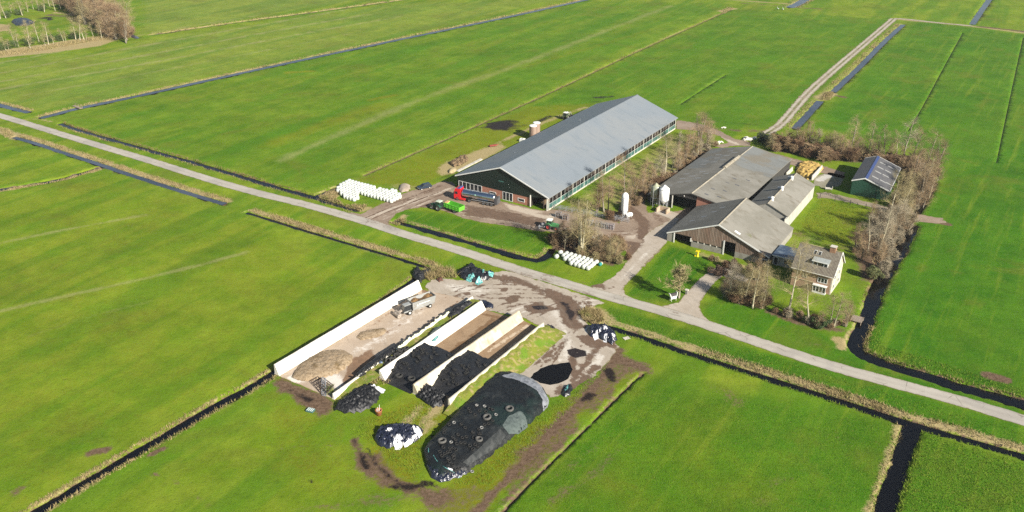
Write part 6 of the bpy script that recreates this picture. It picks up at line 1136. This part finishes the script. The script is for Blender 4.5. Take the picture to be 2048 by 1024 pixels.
# thin young trees that fill the belts
def fill(line, n, w, label, group, twg, hh):
    L = dense([Vector(at2(p)) for p in line], .5)
    for i in range(n):
        q = L[min(len(L)-1, int((i+.5)/n*len(L)))]; plant(rg.choice(('multi', 'slim', 'multi')), q.x+rg.uniform(-w, w), q.y+rg.uniform(-w, w), rg.uniform(*hh), label, 'tree', rg.choice((1, 1, 0, 2)), rg.choice(twg), group, rg.uniform(.9, 1.3))
fill([(1868,352),(1848,390),(1815,428),(1790,480),(1755,540)], 24, 2.6, 'thin young brown tree in the belt along the right ditch', 'young trees along the right ditch', (1,1,2,0), (5, 8.5))
fill([(1235,420),(1290,382),(1340,350),(1390,312),(1425,284)], 18, 2., 'thin young brown tree in the row between the two barns', 'young trees between the barns', (1,1,0,2), (4, 7))
fill([(1550,294),(1610,303),(1680,314),(1760,322),(1850,340)], 24, 3., 'thin young brown tree in the wood belt behind the yard', 'young trees of the wood belt', (1,3,0,1), (5, 8))
fill([(1450,590),(1480,600),(1520,612)], 8, 1.8, 'thin young tree among the reddish driveway shrubs', 'young trees by the driveway', (1,0), (4, 6.5))
fill([(1125,488),(1170,495),(1225,512)], 8, 2.2, 'thin young tree inside the yard thicket', 'young trees of the yard thicket', (1,3,0), (4, 6))
# shrubs
def shrubs(line, n, w, label, group, twg, hh=(1.6, 3.2), wide=1.2):
    L = dense([Vector(at2(p)) for p in line], .5)
    for i in range(n):
        q = L[min(len(L)-1, int((i+.5)/n*len(L)+rg.uniform(-1, 1)))]; plant('bush', q.x+rg.uniform(-w, w), q.y+rg.uniform(-w, w), rg.uniform(*hh), label, 'shrub', 2, rg.choice(twg), group, wide)
shrubs([(1225,442),(1262,412),(1300,385),(1340,358),(1380,325),(1425,290)], 34, 1.8, 'leafless brown shrub under the trees between the two barns', 'shrubs between the barns', (1,1,2,3), (1.4, 2.8))
shrubs([(1112,490),(1140,482),(1175,490),(1215,500),(1240,512)], 26, 2.6, 'red brown shrub in the thicket above the white bale rows', 'shrubs of the yard thicket', (3,1,3,1), (1.8, 3.6))
shrubs([(1150,510),(1190,520),(1235,528)], 10, 1.2, 'olive brown shrub on the road side of the yard thicket', 'shrubs on the road side of the thicket', (0,1), (1.6, 3.))
shrubs([(1550,296),(1600,306),(1650,316),(1700,322)], 34, 3., 'dark red brown shrub in the wood belt left of the shed', 'shrubs of the wood belt', (3,1,3), (2.4, 4.6), 1.3)
shrubs([(1720,318),(1780,328),(1830,342),(1872,352)], 26, 3., 'brown shrub in the wood belt behind the shed', 'shrubs behind the shed', (1,3,1), (2., 4.), 1.3)
shrubs([(1862,360),(1845,395),(1815,430),(1800,470),(1775,520),(1752,555)], 34, 2.2, 'pale brown shrub on the reed bank along the right ditch', 'shrubs along the right ditch', (1,2,2), (1.4, 3.))
shrubs([(1790,400),(1760,450),(1735,480),(1715,515)], 18, 2.2, 'brown shrub at the paddock edge', 'shrubs at the paddock edge', (1,2,1), (1.3, 2.8))
shrubs([(1462,598),(1490,606),(1528,614)], 16, 1.2, 'red brown garden shrub beside the house driveway', 'garden shrubs by the driveway', (3,1,3), (1.8, 3.2), 1.1)
shrubs([(1420,522),(1460,540),(1500,552),(1530,560)], 12, 1.3, 'brown shrub along the foot of the timber barn', 'shrubs along the timber barn', (1,3,0), (1.4, 2.6), 1.1)
shrubs([(1545,622),(1590,640),(1640,652),(1690,655)], 14, .9, 'dark shrub of the garden hedge below the house', 'garden hedge shrubs', (1,3,2), (1.2, 2.2))
shrubs([(120,8),(170,30),(230,58),(260,72)], 24, 7, 'brown shrub at the foot of the far wood, top left', 'shrubs of the far wood', (1,3,2), (2.5, 5.), 1.4)
# evergreen bushes with leaves
def leafy(name, label, px, py, r, h, col, col2, n=2600, cat='bush'):
    p = at(px, py); t = thing(name, label, cat, (p.x, p.y, 0)); m = MB(); g2 = np.random.default_rng(int(px)); k = 0
    cl = [(g2.normal(0, .45, 2)*r, g2.uniform(.25, .8)*h, g2.uniform(.28, .5)*r) for _ in range(14)]
    for i in range(n):
        c = cl[i % 14]; d = g2.normal(size=3); d /= np.linalg.norm(d); q = Vector((c[0][0]+d[0]*c[2], c[0][1]+d[1]*c[2], max(.05, c[1]+d[2]*c[2]*.9))); u_ = Vector(g2.normal(size=3)).normalized()*.16; w_ = u_.orthogonal().normalized()*.09; m.add([q-u_, q+w_, q+u_, q-w_], [(0,1,2,3)])
    m.build('foliage', M(name+'_leaves_%d' % px, col, .7, [(col2, 2.5, .42, .6)]), t); m = MB(); m.tube((0,0,-.1), (0,0,h*.5), .09, .05, 6, True); m.build('stem', TRK[2], t); return t
leafy('evergreen_bush', 'olive green rounded evergreen right of the farmhouse', 1744, 556, 1.9, 3.6, (.06,.075,.02), (.10,.10,.03), 4200)
leafy('evergreen_bush', 'dark evergreen bush at the left end of the wood belt', 1540, 294, 2.8, 4.5, (.018,.028,.012), (.035,.045,.015), 4200); leafy('evergreen_bush', 'darkest evergreen bush beyond the hay barn end', 1524, 283, 2.4, 3.4, (.016,.026,.012), (.03,.04,.014), 3000)
leafy('evergreen_bush', 'dark ivy bush in the garden hedge before the house', 1640, 656, 1.5, 2.2, (.025,.05,.012), (.05,.085,.02), 2600)
leafy('beech_bush', 'domed dark red brown clipped bush beside the driveway', 1437, 549, 1.7, 2.3, (.085,.05,.035), (.13,.085,.055), 3600)
leafy('evergreen_bush', 'green bush against the grey slots of the timber barn', 1388, 489, 1.2, 1.3, (.04,.065,.015), (.07,.09,.02), 1500)
for i, (x, y, r_) in enumerate(((4,101,3.2),(22,97,2.6),(62,90,3.),(100,84,2.6),(118,82,2.2),(148,78,2.6),(40,30,2.6),(84,22,2.6),(14,36,2.6))): leafy('evergreen_bush', 'dark green bush at the foot of the far tree rows, top left', x, y, r_, r_*1.5, (.035,.06,.014), (.06,.085,.022), 1500)['group'] = 'green bushes under the far tree rows'
# reeds along the banks: blades nobody could count
def reed_mat(name, a, b):
    t = NT(name); co = t.coord('World'); c = t.mix(t.step(t.noise(.6, co, 4), .35, .65), a, b); c = t.mix(t.math('MULTIPLY', t.step(t.noise(.35, co, 4, .7), .5, .62), .55), c, (.10,.14,.02)); c = t.mix(t.math('MULTIPLY', t.step(t.noise(4, co, 2), .45, .65), .35), c, tuple(x*.6 for x in a)); return t.done(c, .9, 0, .1)
REED = reed_mat('dry_reeds', (.235,.18,.08), (.33,.26,.135)); REEDB = reed_mat('brown_reeds', (.15,.105,.05), (.24,.18,.085)); TUSS = reed_mat('rough_grass', (.10,.185,.012), (.165,.20,.03))
def blades(name, pts, h, mat, w=.06, lean=.6, kind='stuff', hv=.4):
    n = len(pts); P = np.array(pts); a = RNG.uniform(0, 2*PI, n); hh = h*RNG.uniform(1-hv, 1+hv*.6, n); dx, dy = np.cos(a)*w, np.sin(a)*w; lx, ly = RNG.normal(0, lean, n)*hh, RNG.normal(0, lean, n)*hh
    V = np.stack([np.stack([P[:,0]-dx, P[:,1]-dy, P[:,2]-.1], 1), np.stack([P[:,0]+dx, P[:,1]+dy, P[:,2]-.1], 1), np.stack([P[:,0]+lx, P[:,1]+ly, P[:,2]+hh], 1)], 1).reshape(-1, 3)
    me = bpy.data.meshes.new(name); me.vertices.add(3*n); me.vertices.foreach_set('co', V.ravel()); me.loops.add(3*n); me.loops.foreach_set('vertex_index', np.arange(3*n)); me.polygons.add(n); me.polygons.foreach_set('loop_start', np.arange(n)*3); me.polygons.foreach_set('loop_total', np.full(n, 3)); me.materials.append(mat); me.update(); me.validate()
    return struct(link(name, me), kind)
def band(k, o0, o1, per_m, h, mat, name='reeds', i0=0., i1=1., w=.07, wiggle=.35):
    L, wd, b = DL[k]; N = normals(L); pts = []; n0, n1 = int(i0*(len(L)-1)), int(i1*(len(L)-1)); 
    for i in range(n0, n1):
        p, q = L[i], L[i+1]; dl = (q-p).length; q0 = np.array([[p.x, p.y]]); c = per_m*dl*max(.08, 2.6*(vnoise(q0, 5., 77)[0]*.6+vnoise(q0, 1.8, 78)[0]*.4)**1.6); c = int(c)+(random.random() < c-int(c))
        for _ in range(c):
            f = random.random(); o = random.uniform(o0, o1)+random.gauss(0, wiggle*.4); r = p.lerp(q, f)+N[i]*o; pts.append((r.x, r.y))
    P = np.array(pts); z = land_z(P); blades(name, np.column_stack([P, z]), h, mat, w)
band('d2', .6, 3.2, 51, .52, REED); band('d3', 1., 3.6, 51, .52, REED); band('d4', .8, 2.6, 51, .52, REED); band('d4', .3, .9, 14, .65, REEDB)
band('d6', 1.5, 3.6, 16, .58, REED, w=.1); band('d7', -.5, 2.4, 20, .72, REED, w=.1); band('d5', 1.2, 3., 20, .65, REED, w=.09)
band('d8', .9, 1.7, 16, .50, REEDB); band('d8', -2.4, -1., 8, .36, REED); band('d10', .2, .9, 9, .43, REEDB); band('d9', -2.5, 2., 18, .58, REED)
band('d11', .9, 2.2, 14, .43, REED); band('d12', .9, 2.3, 26, .58, REED, i0=.52); band('d12', -2.4, -1.1, 12, .43, REEDB, i0=0, i1=.5); band('d12', .9, 2., 10, .36, TUSS, i1=.5)
band('d13', .6, 3.6, 57, .52, REED, i0=.22); band('d13', -1.6, -.8, 14, .29, TUSS); band('d13', .4, 2., 16, .43, TUSS, i1=.3); band('d14', -2.6, -1.2, 22, .29, REED); band('d14', 1.3, 2.6, 22, .36, TUSS)
band('d1', .7, 2.0, 26, .40, REED); band('d1', -2.2, -.8, 24, .40, REED, i1=.62); band('d1', .9, 1.6, 8, .50, REEDB); band('d16', 1.2, 3.5, 14, .50, REED); band('d16b', 1.2, 4., 14, .50, REED, w=.09); band('d18', -6, -2.5, 10, .72, REED, w=.12); band('d18', 2.5, 6, 10, .72, REED, w=.12); band('d17', -2.4, 2.4, 6, .43, TUSS); band('d19', -1., 1., 8, .43, REEDB)
def patch(poly, n, h, mat, name='reeds', w=.07):
    q = [at2(p) for p in poly]; A = np.array(q); lo, hi = A.min(0), A.max(0); P = lo+RNG.random((n*3, 2))*(hi-lo); P = P[in_poly(P, q)][:n]; blades(name, np.column_stack([P, land_z(P)]), h, mat, w)
patch([(845,548),(870,536),(905,540),(912,556),(880,556),(858,562)], 1600, 1.3, REED); patch([(1158,628),(1172,618),(1200,622),(1208,640),(1190,650),(1168,642)], 1800, 1.0, REED); patch([(780,446),(800,436),(812,440),(795,452)], 500, .6, REED); patch([(0,256),(20,260),(34,276),(10,275)], 700, 1.0, REED); patch([(628,396),(668,378),(680,384),(672,398),(690,410),(735,410),(722,424),(690,413),(650,402)], 2400, .7, REED); patch([(1640,200),(1650,186),(1668,184),(1660,200)], 900, .9, REED); patch([(-40,118),(60,106),(190,82),(262,75),(255,70),(180,76),(60,98),(-40,110)], 4200, 1.2, REED, w=.12); patch([(1440,24),(1455,14),(1468,16),(1450,28)], 500, .6, REED, w=.1)
patch([(1800,330),(1884,338),(1868,370),(1826,432),(1790,505),(1758,560),(1740,545),(1760,470),(1800,400)], 5200, .8, REED); patch([(1808,845),(1818,852),(1802,880),(1790,890)], 500, .5, REED)
patch([(672,800),(690,785),(770,735),(835,700),(850,690),(845,700),(790,745),(740,775)], 1500, .55, REED); patch([(680,790),(760,735),(822,715),(830,735),(770,770),(720,770)], 900, .5, REED); patch([(820,690),(900,640),(945,612),(955,620),(900,660),(840,705)], 700, .5, REED); patch([(900,808),(1000,735),(1075,660),(1100,668),(1050,712),(985,755),(910,830)], 1700, .35, TUSS)
patch([(1790,725),(2048,800),(2048,780),(1850,715),(1760,690),(1770,640),(1735,660),(1728,702)], 4500, .25, TUSS, 'grass', .06); patch([(1855,868),(2048,925),(2048,1024),(1790,1024),(1815,930)], 8000, .2, TUSS, 'grass', .06); patch([(1290,640),(1536,712),(2048,865),(2048,900),(1536,738),(1215,642),(1215,615)], 9000, .24, TUSS, 'grass', .06); patch([(700,860),(760,830),(870,800),(850,860),(845,910),(830,960),(760,900)], 2600, .28, TUSS, 'grass', .06); patch([(900,970),(960,940),(1100,815),(1180,755),(1220,730),(1130,830),(980,970)], 4200, .28, TUSS, 'grass', .06); patch([(1030,1010),(1270,770),(1330,780),(1800,850),(1750,1024),(1030,1024)], 14000, .16, TUSS, 'grass', .05)
patch([(1230,600),(1300,500),(1336,490),(1420,520),(1400,550),(1350,606),(1270,604)], 2500, .15, TUSS, 'grass', .05); patch([(1600,440),(1640,398),(1740,425),(1700,500)], 3000, .25, TUSS, 'grass', .07)

# ================================================================ SMALL THINGS
WOODM = M('grey_wood', (.26,.21,.16), .9, [((.17,.14,.105), 2, .45, .65, (1,.1,1))]); 
q = [at(*p) for p in ((1712,633),(1722,633),(1716,648),(1706,644))]
t = thing('landing_stage', 'small wooden landing over the right ditch by the garden', 'landing stage', tuple((q[0]+q[2])/2), UV); m = MB()
for i in range(9): m.b(-1.25+i*.28, -1.0+i*.28, -1.4, 1.4, .34, .4)
m.build('deck', WOODM, t)
for x in (-1.1, 1.1):
    for y in (-1.25, 1.25): m = MB(); m.tube((x, y, -1.), (x, y, .5), .08, .08, 8, True); m.build('post', WOODM, t)
p = at(155, 215); t = thing('footbridge', 'short plank footbridge over the long blue ditch', 'footbridge', (p.x, p.y, 0), R(-40)); m = MB(); m.b(-3.2, 3.2, -.6, .6, .15, .28); m.build('deck', WOODM, t); m = MB()
for x in (-3, 0, 3): m.bar((x, .6, .2), (x, .6, 1.1), .1)
m.bar((-3, .6, 1.1), (3, .6, 1.1), .1); m.build('rail', WOODM, t)
# railings and hay crates beside the yard
a, b = at(1106, 419), at(1256, 446); d = b-a; t = thing('metal_railing', 'galvanised railing running from the big barn to the torpedo silo', 'railing', tuple(a), math.atan2(d.y, d.x)); L = d.length; n = 12
for z in (.45, .85, 1.25):
    m = MB(); m.tube((0,0,z), (L,0,z), .05, .05, 6); m.tube((0,1.1,z), (L,1.1,z), .05, .05, 6); m.build('rail', GALV, t)
for i in range(n+1): m = MB(); x = L*i/n; m.bar((x, 0, 0), (x, 0, 1.35), .1); m.bar((x, 1.1, 0), (x, 1.1, 1.35), .1); m.build('post', GALV, t)
labs = ['grey hay crate at the left of the row by the railing', 'brownish hay crate second in the row by the railing', 'pale grey hay crate in the gap left of the tall pale tree', 'grey hay crate with brown front, third from the right end', 'weathered hay crate, second from the right end of the row', 'pinkish grey hay crate at the right end of the row']
for i, ((px, py), lab) in enumerate(zip(((1117,434),(1131,439),(1180,450),(1197,453),(1209,456),(1222,458)), labs)):
    p = at(px, py); t = thing('hay_crate', lab, 'crate', (p.x, p.y, 0), UV+R(8)); m = MB()
    for x in (-.75, 0, .75):
        for y in (-.6, .6): m.bar((x, y, 0), (x, y, 1.5), .09)
    for z in (.1, .8, 1.48):
        m.bar((-.75, -.6, z), (.75, -.6, z), .07); m.bar((-.75, .6, z), (.75, .6, z), .07); m.bar((-.75, -.6, z), (-.75, .6, z), .07); m.bar((.75, -.6, z), (.75, .6, z), .07)
    m.build('frame', GALV, t); m = MB(); m.box((0, 0, .72), (1.3, 1.05, 1.3), .05, None, .9); m.build('contents', M('crate_contents_%d' % i, ((.17,.13,.10), (.15,.09,.06), (.27,.25,.22), (.20,.15,.11), (.24,.21,.17), (.23,.18,.17))[i], .95, [((.07,.05,.04), 3, .5, .65)], (7,.8,.06)), t)
p = at(1060+100/1, 424)
# yellow and orange garden toys, cart, letter box, pot, gates
YELP = M('yellow_plastic', (.66,.52,.01), .4); ORP = M('orange_plastic', (.55,.20,.03), .5)
p = at(1395, 513); t = thing('play_tower', 'bright yellow upright garden toy on the lawn before the timber barn', 'garden toy', (p.x, p.y, 0), R(-20)); m = MB(); m.lathe([(.0,0),(.42,0),(.40,.12),(.26,.3),(.22,1.1),(.28,1.3),(.30,1.45),(.0,1.5)], 12); m.build('body', YELP, t, True); m = MB(); m.b(-.55,.55,-.15,.15,1.5,1.72); m.b(-.6,-.35,-.16,.16,1.3,1.5); m.build('top', YELP, t); m = MB(); m.b(-.75,-.3,-.2,.2,.0,.22); m.build('foot', YELP, t)
p = at(1421, 519); t = thing('toy_frame', 'small orange plastic toy frame right of the yellow one', 'garden toy', (p.x, p.y, 0), R(-25)); m = MB(); m.bar((-.6,0,.05),(.6,0,.05),.14); m.bar((.6,0,0),(.6,0,1.3),.14); m.bar((.6,0,1.3),(-.1,0,1.3),.14); m.build('frame', ORP, t); m = MB(); m.b(-.7,-.2,-.25,.25,.0,.3); m.build('seat', ORP, t)
p = at(1346, 601); t = thing('garden_cart', 'white cart with two upright ends on the lawn beside the pollard', 'cart', (p.x, p.y, 0), R(25)); m = MB(); m.b(-.75,.75,-.3,.3,.6,1.2); m.build('body', WHITE, t); m = MB(); m.add([(-.85,-.3,1.15),(-.7,-.3,1.15),(-1.05,-.3,2.1),(-1.2,-.3,2.1),(-.85,.3,1.15),(-.7,.3,1.15),(-1.05,.3,2.1),(-1.2,.3,2.1)], [(0,1,2,3),(7,6,5,4),(0,4,5,1),(3,2,6,7),(1,5,6,2),(0,3,7,4)]); m.build('end_board', WHITE, t); m = MB(); m.add([(.75,-.3,1.15),(.9,-.3,1.15),(.95,-.3,2.2),(.8,-.3,2.2),(.75,.3,1.15),(.9,.3,1.15),(.95,.3,2.2),(.8,.3,2.2)], [(0,1,2,3),(7,6,5,4),(0,4,5,1),(3,2,6,7),(1,5,6,2),(0,3,7,4)]); m.build('end_board', WHITE, t); m = MB(); m.b(-.72,.78,-.1,.34,1.2,1.9); m.build('back_panel', M('dark_panel', (.05,.045,.045), .7), t)
for x in (-.65, .65):
    for y in (-.25, .25): m = MB(); m.bar((x, y, 0), (x, y, .6), .08); m.build('leg', OFFWH, t)
p = at(1373, 588); t = thing('letter_box', 'grey letter box post with pale lid beside the house drive', 'letter box', (p.x, p.y, 0), UV); m = MB(); m.b(-.25,.25,-.25,.25,0,1.0); m.build('post', M('grey_post', (.20,.19,.17), .8), t); m = MB(); m.b(-.4,.4,-.35,.35,1.0,1.25); m.build('box', CONC, t)
p = at(758, 829); t = thing('tub', 'terracotta plastic tub holding pale pipes on the grass', 'tub', (p.x, p.y, 0)); m = MB(); m.lathe([(.02,0),(.55,0),(.66,1.0),(.70,1.02),(.70,1.1),(.60,1.1),(.52,.3),(.02,.28)], 22); m.build('shell', M('terracotta_plastic', (.42,.16,.07), .6, [((.34,.13,.06), 2, .5, .7)]), t, True); m = MB(); m.tube((.1,0,.3),(.2,.1,2.2),.06,.06,8,True); m.tube((-.1,.1,.3),(-.25,.3,1.5),.05,.05,8,True); m.tube((-.2,-.1,.3),(-.35,-.15,1.3),.07,.07,8,True); m.tube((.0,-.2,.3),(-.1,-.3,1.45),.05,.05,8,True); m.build('pipes', M('grey_pipe', (.5,.5,.48), .5), t)
p = at(621, 822); t = thing('plastic_crate', 'bluish green crate with pale slats at the field corner', 'crate', (p.x, p.y, 0), R(-20)); m = MB(); m.b(-.75,.75,-.5,.5,0,.35); m.build('body', M('bluish_plastic', (.05,.12,.12), .6), t); m = MB()
for i in range(4): m.b(-.6+i*.36, -.45+i*.36, -.48, .48, .352, .42)
m.build('slat', M('pale_slat', (.5,.56,.53), .6), t)
RUST = M('rusty_steel', (.055,.04,.035), .8, [((.13,.08,.05), 3, .5, .65)])
def gate(label, corners, mat, nx, ny, z0, z1):
    a, b, c, d = [at(*p) for p in corners]; ce = (a+c)/2; t = thing('steel_gate', label, 'gate', (ce.x, ce.y, 0)); a, b, c, d = [Vector((v.x-ce.x, v.y-ce.y, z)) for v, z in ((a, z1), (b, z1), (c, z0), (d, z0))]; m = MB()
    for u_, v_ in ((a, b), (b, c), (c, d), (d, a)): m.bar(u_, v_, .12)
    m.build('frame', mat, t); m = MB()
    for i in range(1, nx): f = i/nx; m.bar(a.lerp(b, f), d.lerp(c, f), .07)
    for i in range(1, ny): f = i/ny; m.bar(a.lerp(d, f), b.lerp(c, f), .07)
    m.build('bars', mat, t)
gate('dark rusty steel gate lying on the concrete by the feed heap', ((622,766),(636,757),(662,780),(645,791)), RUST, 3, 6, .12, .5); gate('second dark steel gate leaning behind the rusty one', ((634,772),(646,762),(668,776),(655,790)), RUST, 4, 4, .6, .9); gate('pale steel gate standing at the end of the pit floor', ((645,764),(652,766),(652,793),(644,791)), GALV, 2, 9, .1, 1.1)
patch([(645,775),(668,770),(672,795),(655,792)], 260, .6, TUSS, 'weeds', .05)
# paddock fence, trough, wraps, birds
a, b = at(1640, 395), at(1795, 432); d = b-a; t = thing('paddock_fence', 'thin post and wire fence along the paddock path', 'fence', tuple(a), math.atan2(d.y, d.x)); L = d.length
for i in range(6): m = MB(); x = L*i/5; m.tube((x,0,-.2),(x,0,1.5),.10,.09,7,True); m.build('post', M('dark_post', (.06,.05,.04), .9) if i == 0 else bpy.data.materials['dark_post'], t)
m = MB(); m.tube((0,0,1.2),(L,0,1.2),.018,.018,4); m.tube((0,0,.7),(L,0,.7),.018,.018,4); m.build('wire', GALV, t)
p = at(1657, 379); t = thing('water_trough', 'long grey trough on legs in front of the green shed shadow', 'trough', (p.x, p.y, 0), R(-12)); m = MB(); m.extx([(-1.1,.5),(-.9,.25),(.9,.25),(1.1,.5),(1.1,1.0),(1.0,1.0),(.95,.55),(-.95,.55),(-1.0,1.0),(-1.1,1.0)], -.45, .45); m.build('basin', CONC, t); m = MB(); m.b(-1.,-.8,-.4,.4,0,.3); m.b(.8,1.,-.4,.4,0,.3); m.build('leg', GALV, t)
for px, py, s_, lab in ((1431,288,1.1,'white plastic wrap lying on grass by the hay barn'), (1441,285,.9,'smaller white plastic wrap lying on grass by the hay barn'), (1497,279,2.0,'white rubble heap at the far end of the hay barn'), (1447,256,.9,'pale branches heap beside the earth track')):
    p = at(px, py); t = thing('white_wrap' if 'wrap' in lab else 'rubble_heap', lab, 'wrap' if 'wrap' in lab else 'heap', (p.x, p.y, 0)); m = MB(); rr = random.Random(px)
    for i in range(12): m.box((rr.gauss(0, .6)*s_, rr.gauss(0, .4)*s_, .15+rr.random()*.3*s_), (.9*s_*rr.uniform(.4, 1), .7*s_*rr.uniform(.4, 1), .3*s_), rr.uniform(0, 3), None, .7)
    m.build('pile', M('chalky_white', (.66,.63,.55), .8, [((.5,.47,.38), 2, .5, .7)]) if px == 1431 else bpy.data.materials['chalky_white'], t)
for px, py, lab in ((1556, 19, 'white swan on the far field, the left one of a pair'), (1566, 20, 'white swan on the far field, the right one of a pair')):
    p = at(px, py); t = thing('swan', lab, 'swan', (p.x, p.y, 0), rg.uniform(0, 6)); m = MB(); T = Matrix.Translation((0,0,.5)) @ Matrix.Rotation(PI/2, 4, 'Y'); m.lathe([(.01,-.75),(.2,-.55),(.36,-.1),(.34,.3),(.15,.62),(.01,.8)], 12, T); pts_ = [(-.6,0,.55),(-.85,0,.8),(-.8,0,1.15),(-.78,0,1.4),(-.95,0,1.5),(-1.1,0,1.44)]
    for (a, b), r in zip(zip(pts_[:-1], pts_[1:]), (.12,.09,.08,.09,.06)): m.tube(a, b, r, r*.85, 8, True)
    m.tube((-.1,.1,.2),(-.1,.1,0),.04,.05,6,True); m.tube((-.1,-.1,.2),(-.1,-.1,0),.04,.05,6,True); m.build('body', WHITE, t, True); m = MB(); m.tube((-1.1,0,1.44),(-1.25,0,1.4),.05,.02,6,True); m.build('beak', ORP, t)
p = at(747, 427); 
p = at(986, 293); t = thing('harrow', 'small red farm implement on the earth left of the big barn', 'implement', (p.x, p.y, 0), R(20)); m = MB(); m.b(-1.3,1.3,-.5,.5,.3,.6); m.bar((1.2,0,.5),(2.2,0,.5),.15); m.build('frame', M('faded_red', (.25,.05,.035), .7), t); m = MB()
for i in range(6): m.bar((-1.2+i*.48,-.4,.3),(-1.2+i*.48,-.5,0),.06)
m.build('tine', CHAS, t)
p = at(1184, 486); t = thing('water_tank', 'pale upright plastic tank half hidden in the yard thicket', 'tank', (p.x, p.y, 0)); m = MB(); m.lathe([(.02,0),(.6,0),(.62,.1),(.62,1.7),(.5,1.9),(.02,1.95)], 16); m.build('body', M('pale_blue_plastic', (.45,.50,.52), .4), t, True); m = MB(); m.lathe([(.2,1.93),(.2,2.03),(.01,2.04)], 10); m.build('cap', BLK, t)
p = at(1250, 690-16+0) if False else None
for (px, py), lab in (((1022,729), 'pale metal post lying on the bank near the lone tyre, right one'), ((1011,733), 'pale metal post lying on the bank near the lone tyre, left one')):
    p = at(px, py, .3); t = thing('metal_profile', lab, 'metal bar', tuple(p), R(110)); m = MB(); m.b(-1.1,1.1,-.14,.14,.0,.05); m.b(-1.1,1.1,-.14,-.09,.05,.2); m.build('profile', GALV, t)
p = at(1253, 677); t = thing('pallet', 'weathered grey pallet in the rough grass by the ditch', 'pallet', (p.x, p.y, 0), R(25)); m = MB()
for i in range(5): m.b(-.7, .7, -.5+i*.22, -.36+i*.22, .1, .13)
for x in (-.6, 0, .6): m.b(x-.06, x+.06, -.5, .52, 0, .098)
m.build('boards', CONC, t)
# ================================================================ LIGHT, AIR, CAMERA
EL = R(29.6); SX, SY = -math.cos(R(131)), -math.sin(R(131))          # direction to the sun
w = bpy.data.worlds.new('World'); S.world = w; w.use_nodes = True; nt = w.node_tree; bg = nt.nodes['Background']
sky = nt.nodes.new('ShaderNodeTexSky'); sky.sky_type = 'NISHITA'; sky.sun_disc = False; sky.sun_elevation = EL; sky.sun_rotation = math.atan2(SX, SY); sky.air_density = 1.2; sky.dust_density = 1.
nt.links.new(sky.outputs[0], bg.inputs[0]); bg.inputs[1].default_value = .05
sl = bpy.data.lights.new('sun', 'SUN'); sl.energy = 5.; sl.angle = R(.53); sl.color = (1., .94, .84)
so = bpy.data.objects.new('sun', sl); COL.objects.link(so); so.rotation_euler = Vector((SX*math.cos(EL), SY*math.cos(EL), math.sin(EL))).to_track_quat('Z', 'Y').to_euler(); so.location = (0, 0, 200)
HAZE = True
if HAZE:
    m = bpy.data.materials.new('haze_air'); m.use_nodes = True; n = m.node_tree.nodes; n.remove(n['Principled BSDF']); v = n.new('ShaderNodeVolumePrincipled'); v.inputs['Color'].default_value = (.86,.93,1.,1); v.inputs['Density'].default_value = .00008; v.inputs['Anisotropy'].default_value = .2; m.node_tree.links.new(v.outputs[0], n['Material Output'].inputs['Volume'])
    mb = MB(); mb.b(-2400, 2400, -260, 3100, -3, 106); o = mb.build('haze', m); o['kind'] = 'stuff'
cd = bpy.data.cameras.new('camera'); cam = bpy.data.objects.new('camera', cd); COL.objects.link(cam); S.camera = cam
cd.sensor_width = 36; cd.lens = 36*F/2048; cd.clip_start = .5; cd.clip_end = 8000
mm = Matrix((tuple(_rt), tuple(_up), tuple(-_fw))).transposed().to_4x4(); mm.translation = (0, 0, CH); cam.matrix_world = mm
S.view_settings.view_transform = 'Standard'; S.view_settings.look = 'None'; S.view_settings.exposure = 1.05; S.view_settings.gamma = 1
S.render.engine = 'CYCLES'; S.cycles.max_bounces = 5; S.cycles.diffuse_bounces = 2; S.cycles.volume_bounces = 0; S.cycles.use_denoising = False
S.render.resolution_x = 1024; S.render.resolution_y = 512
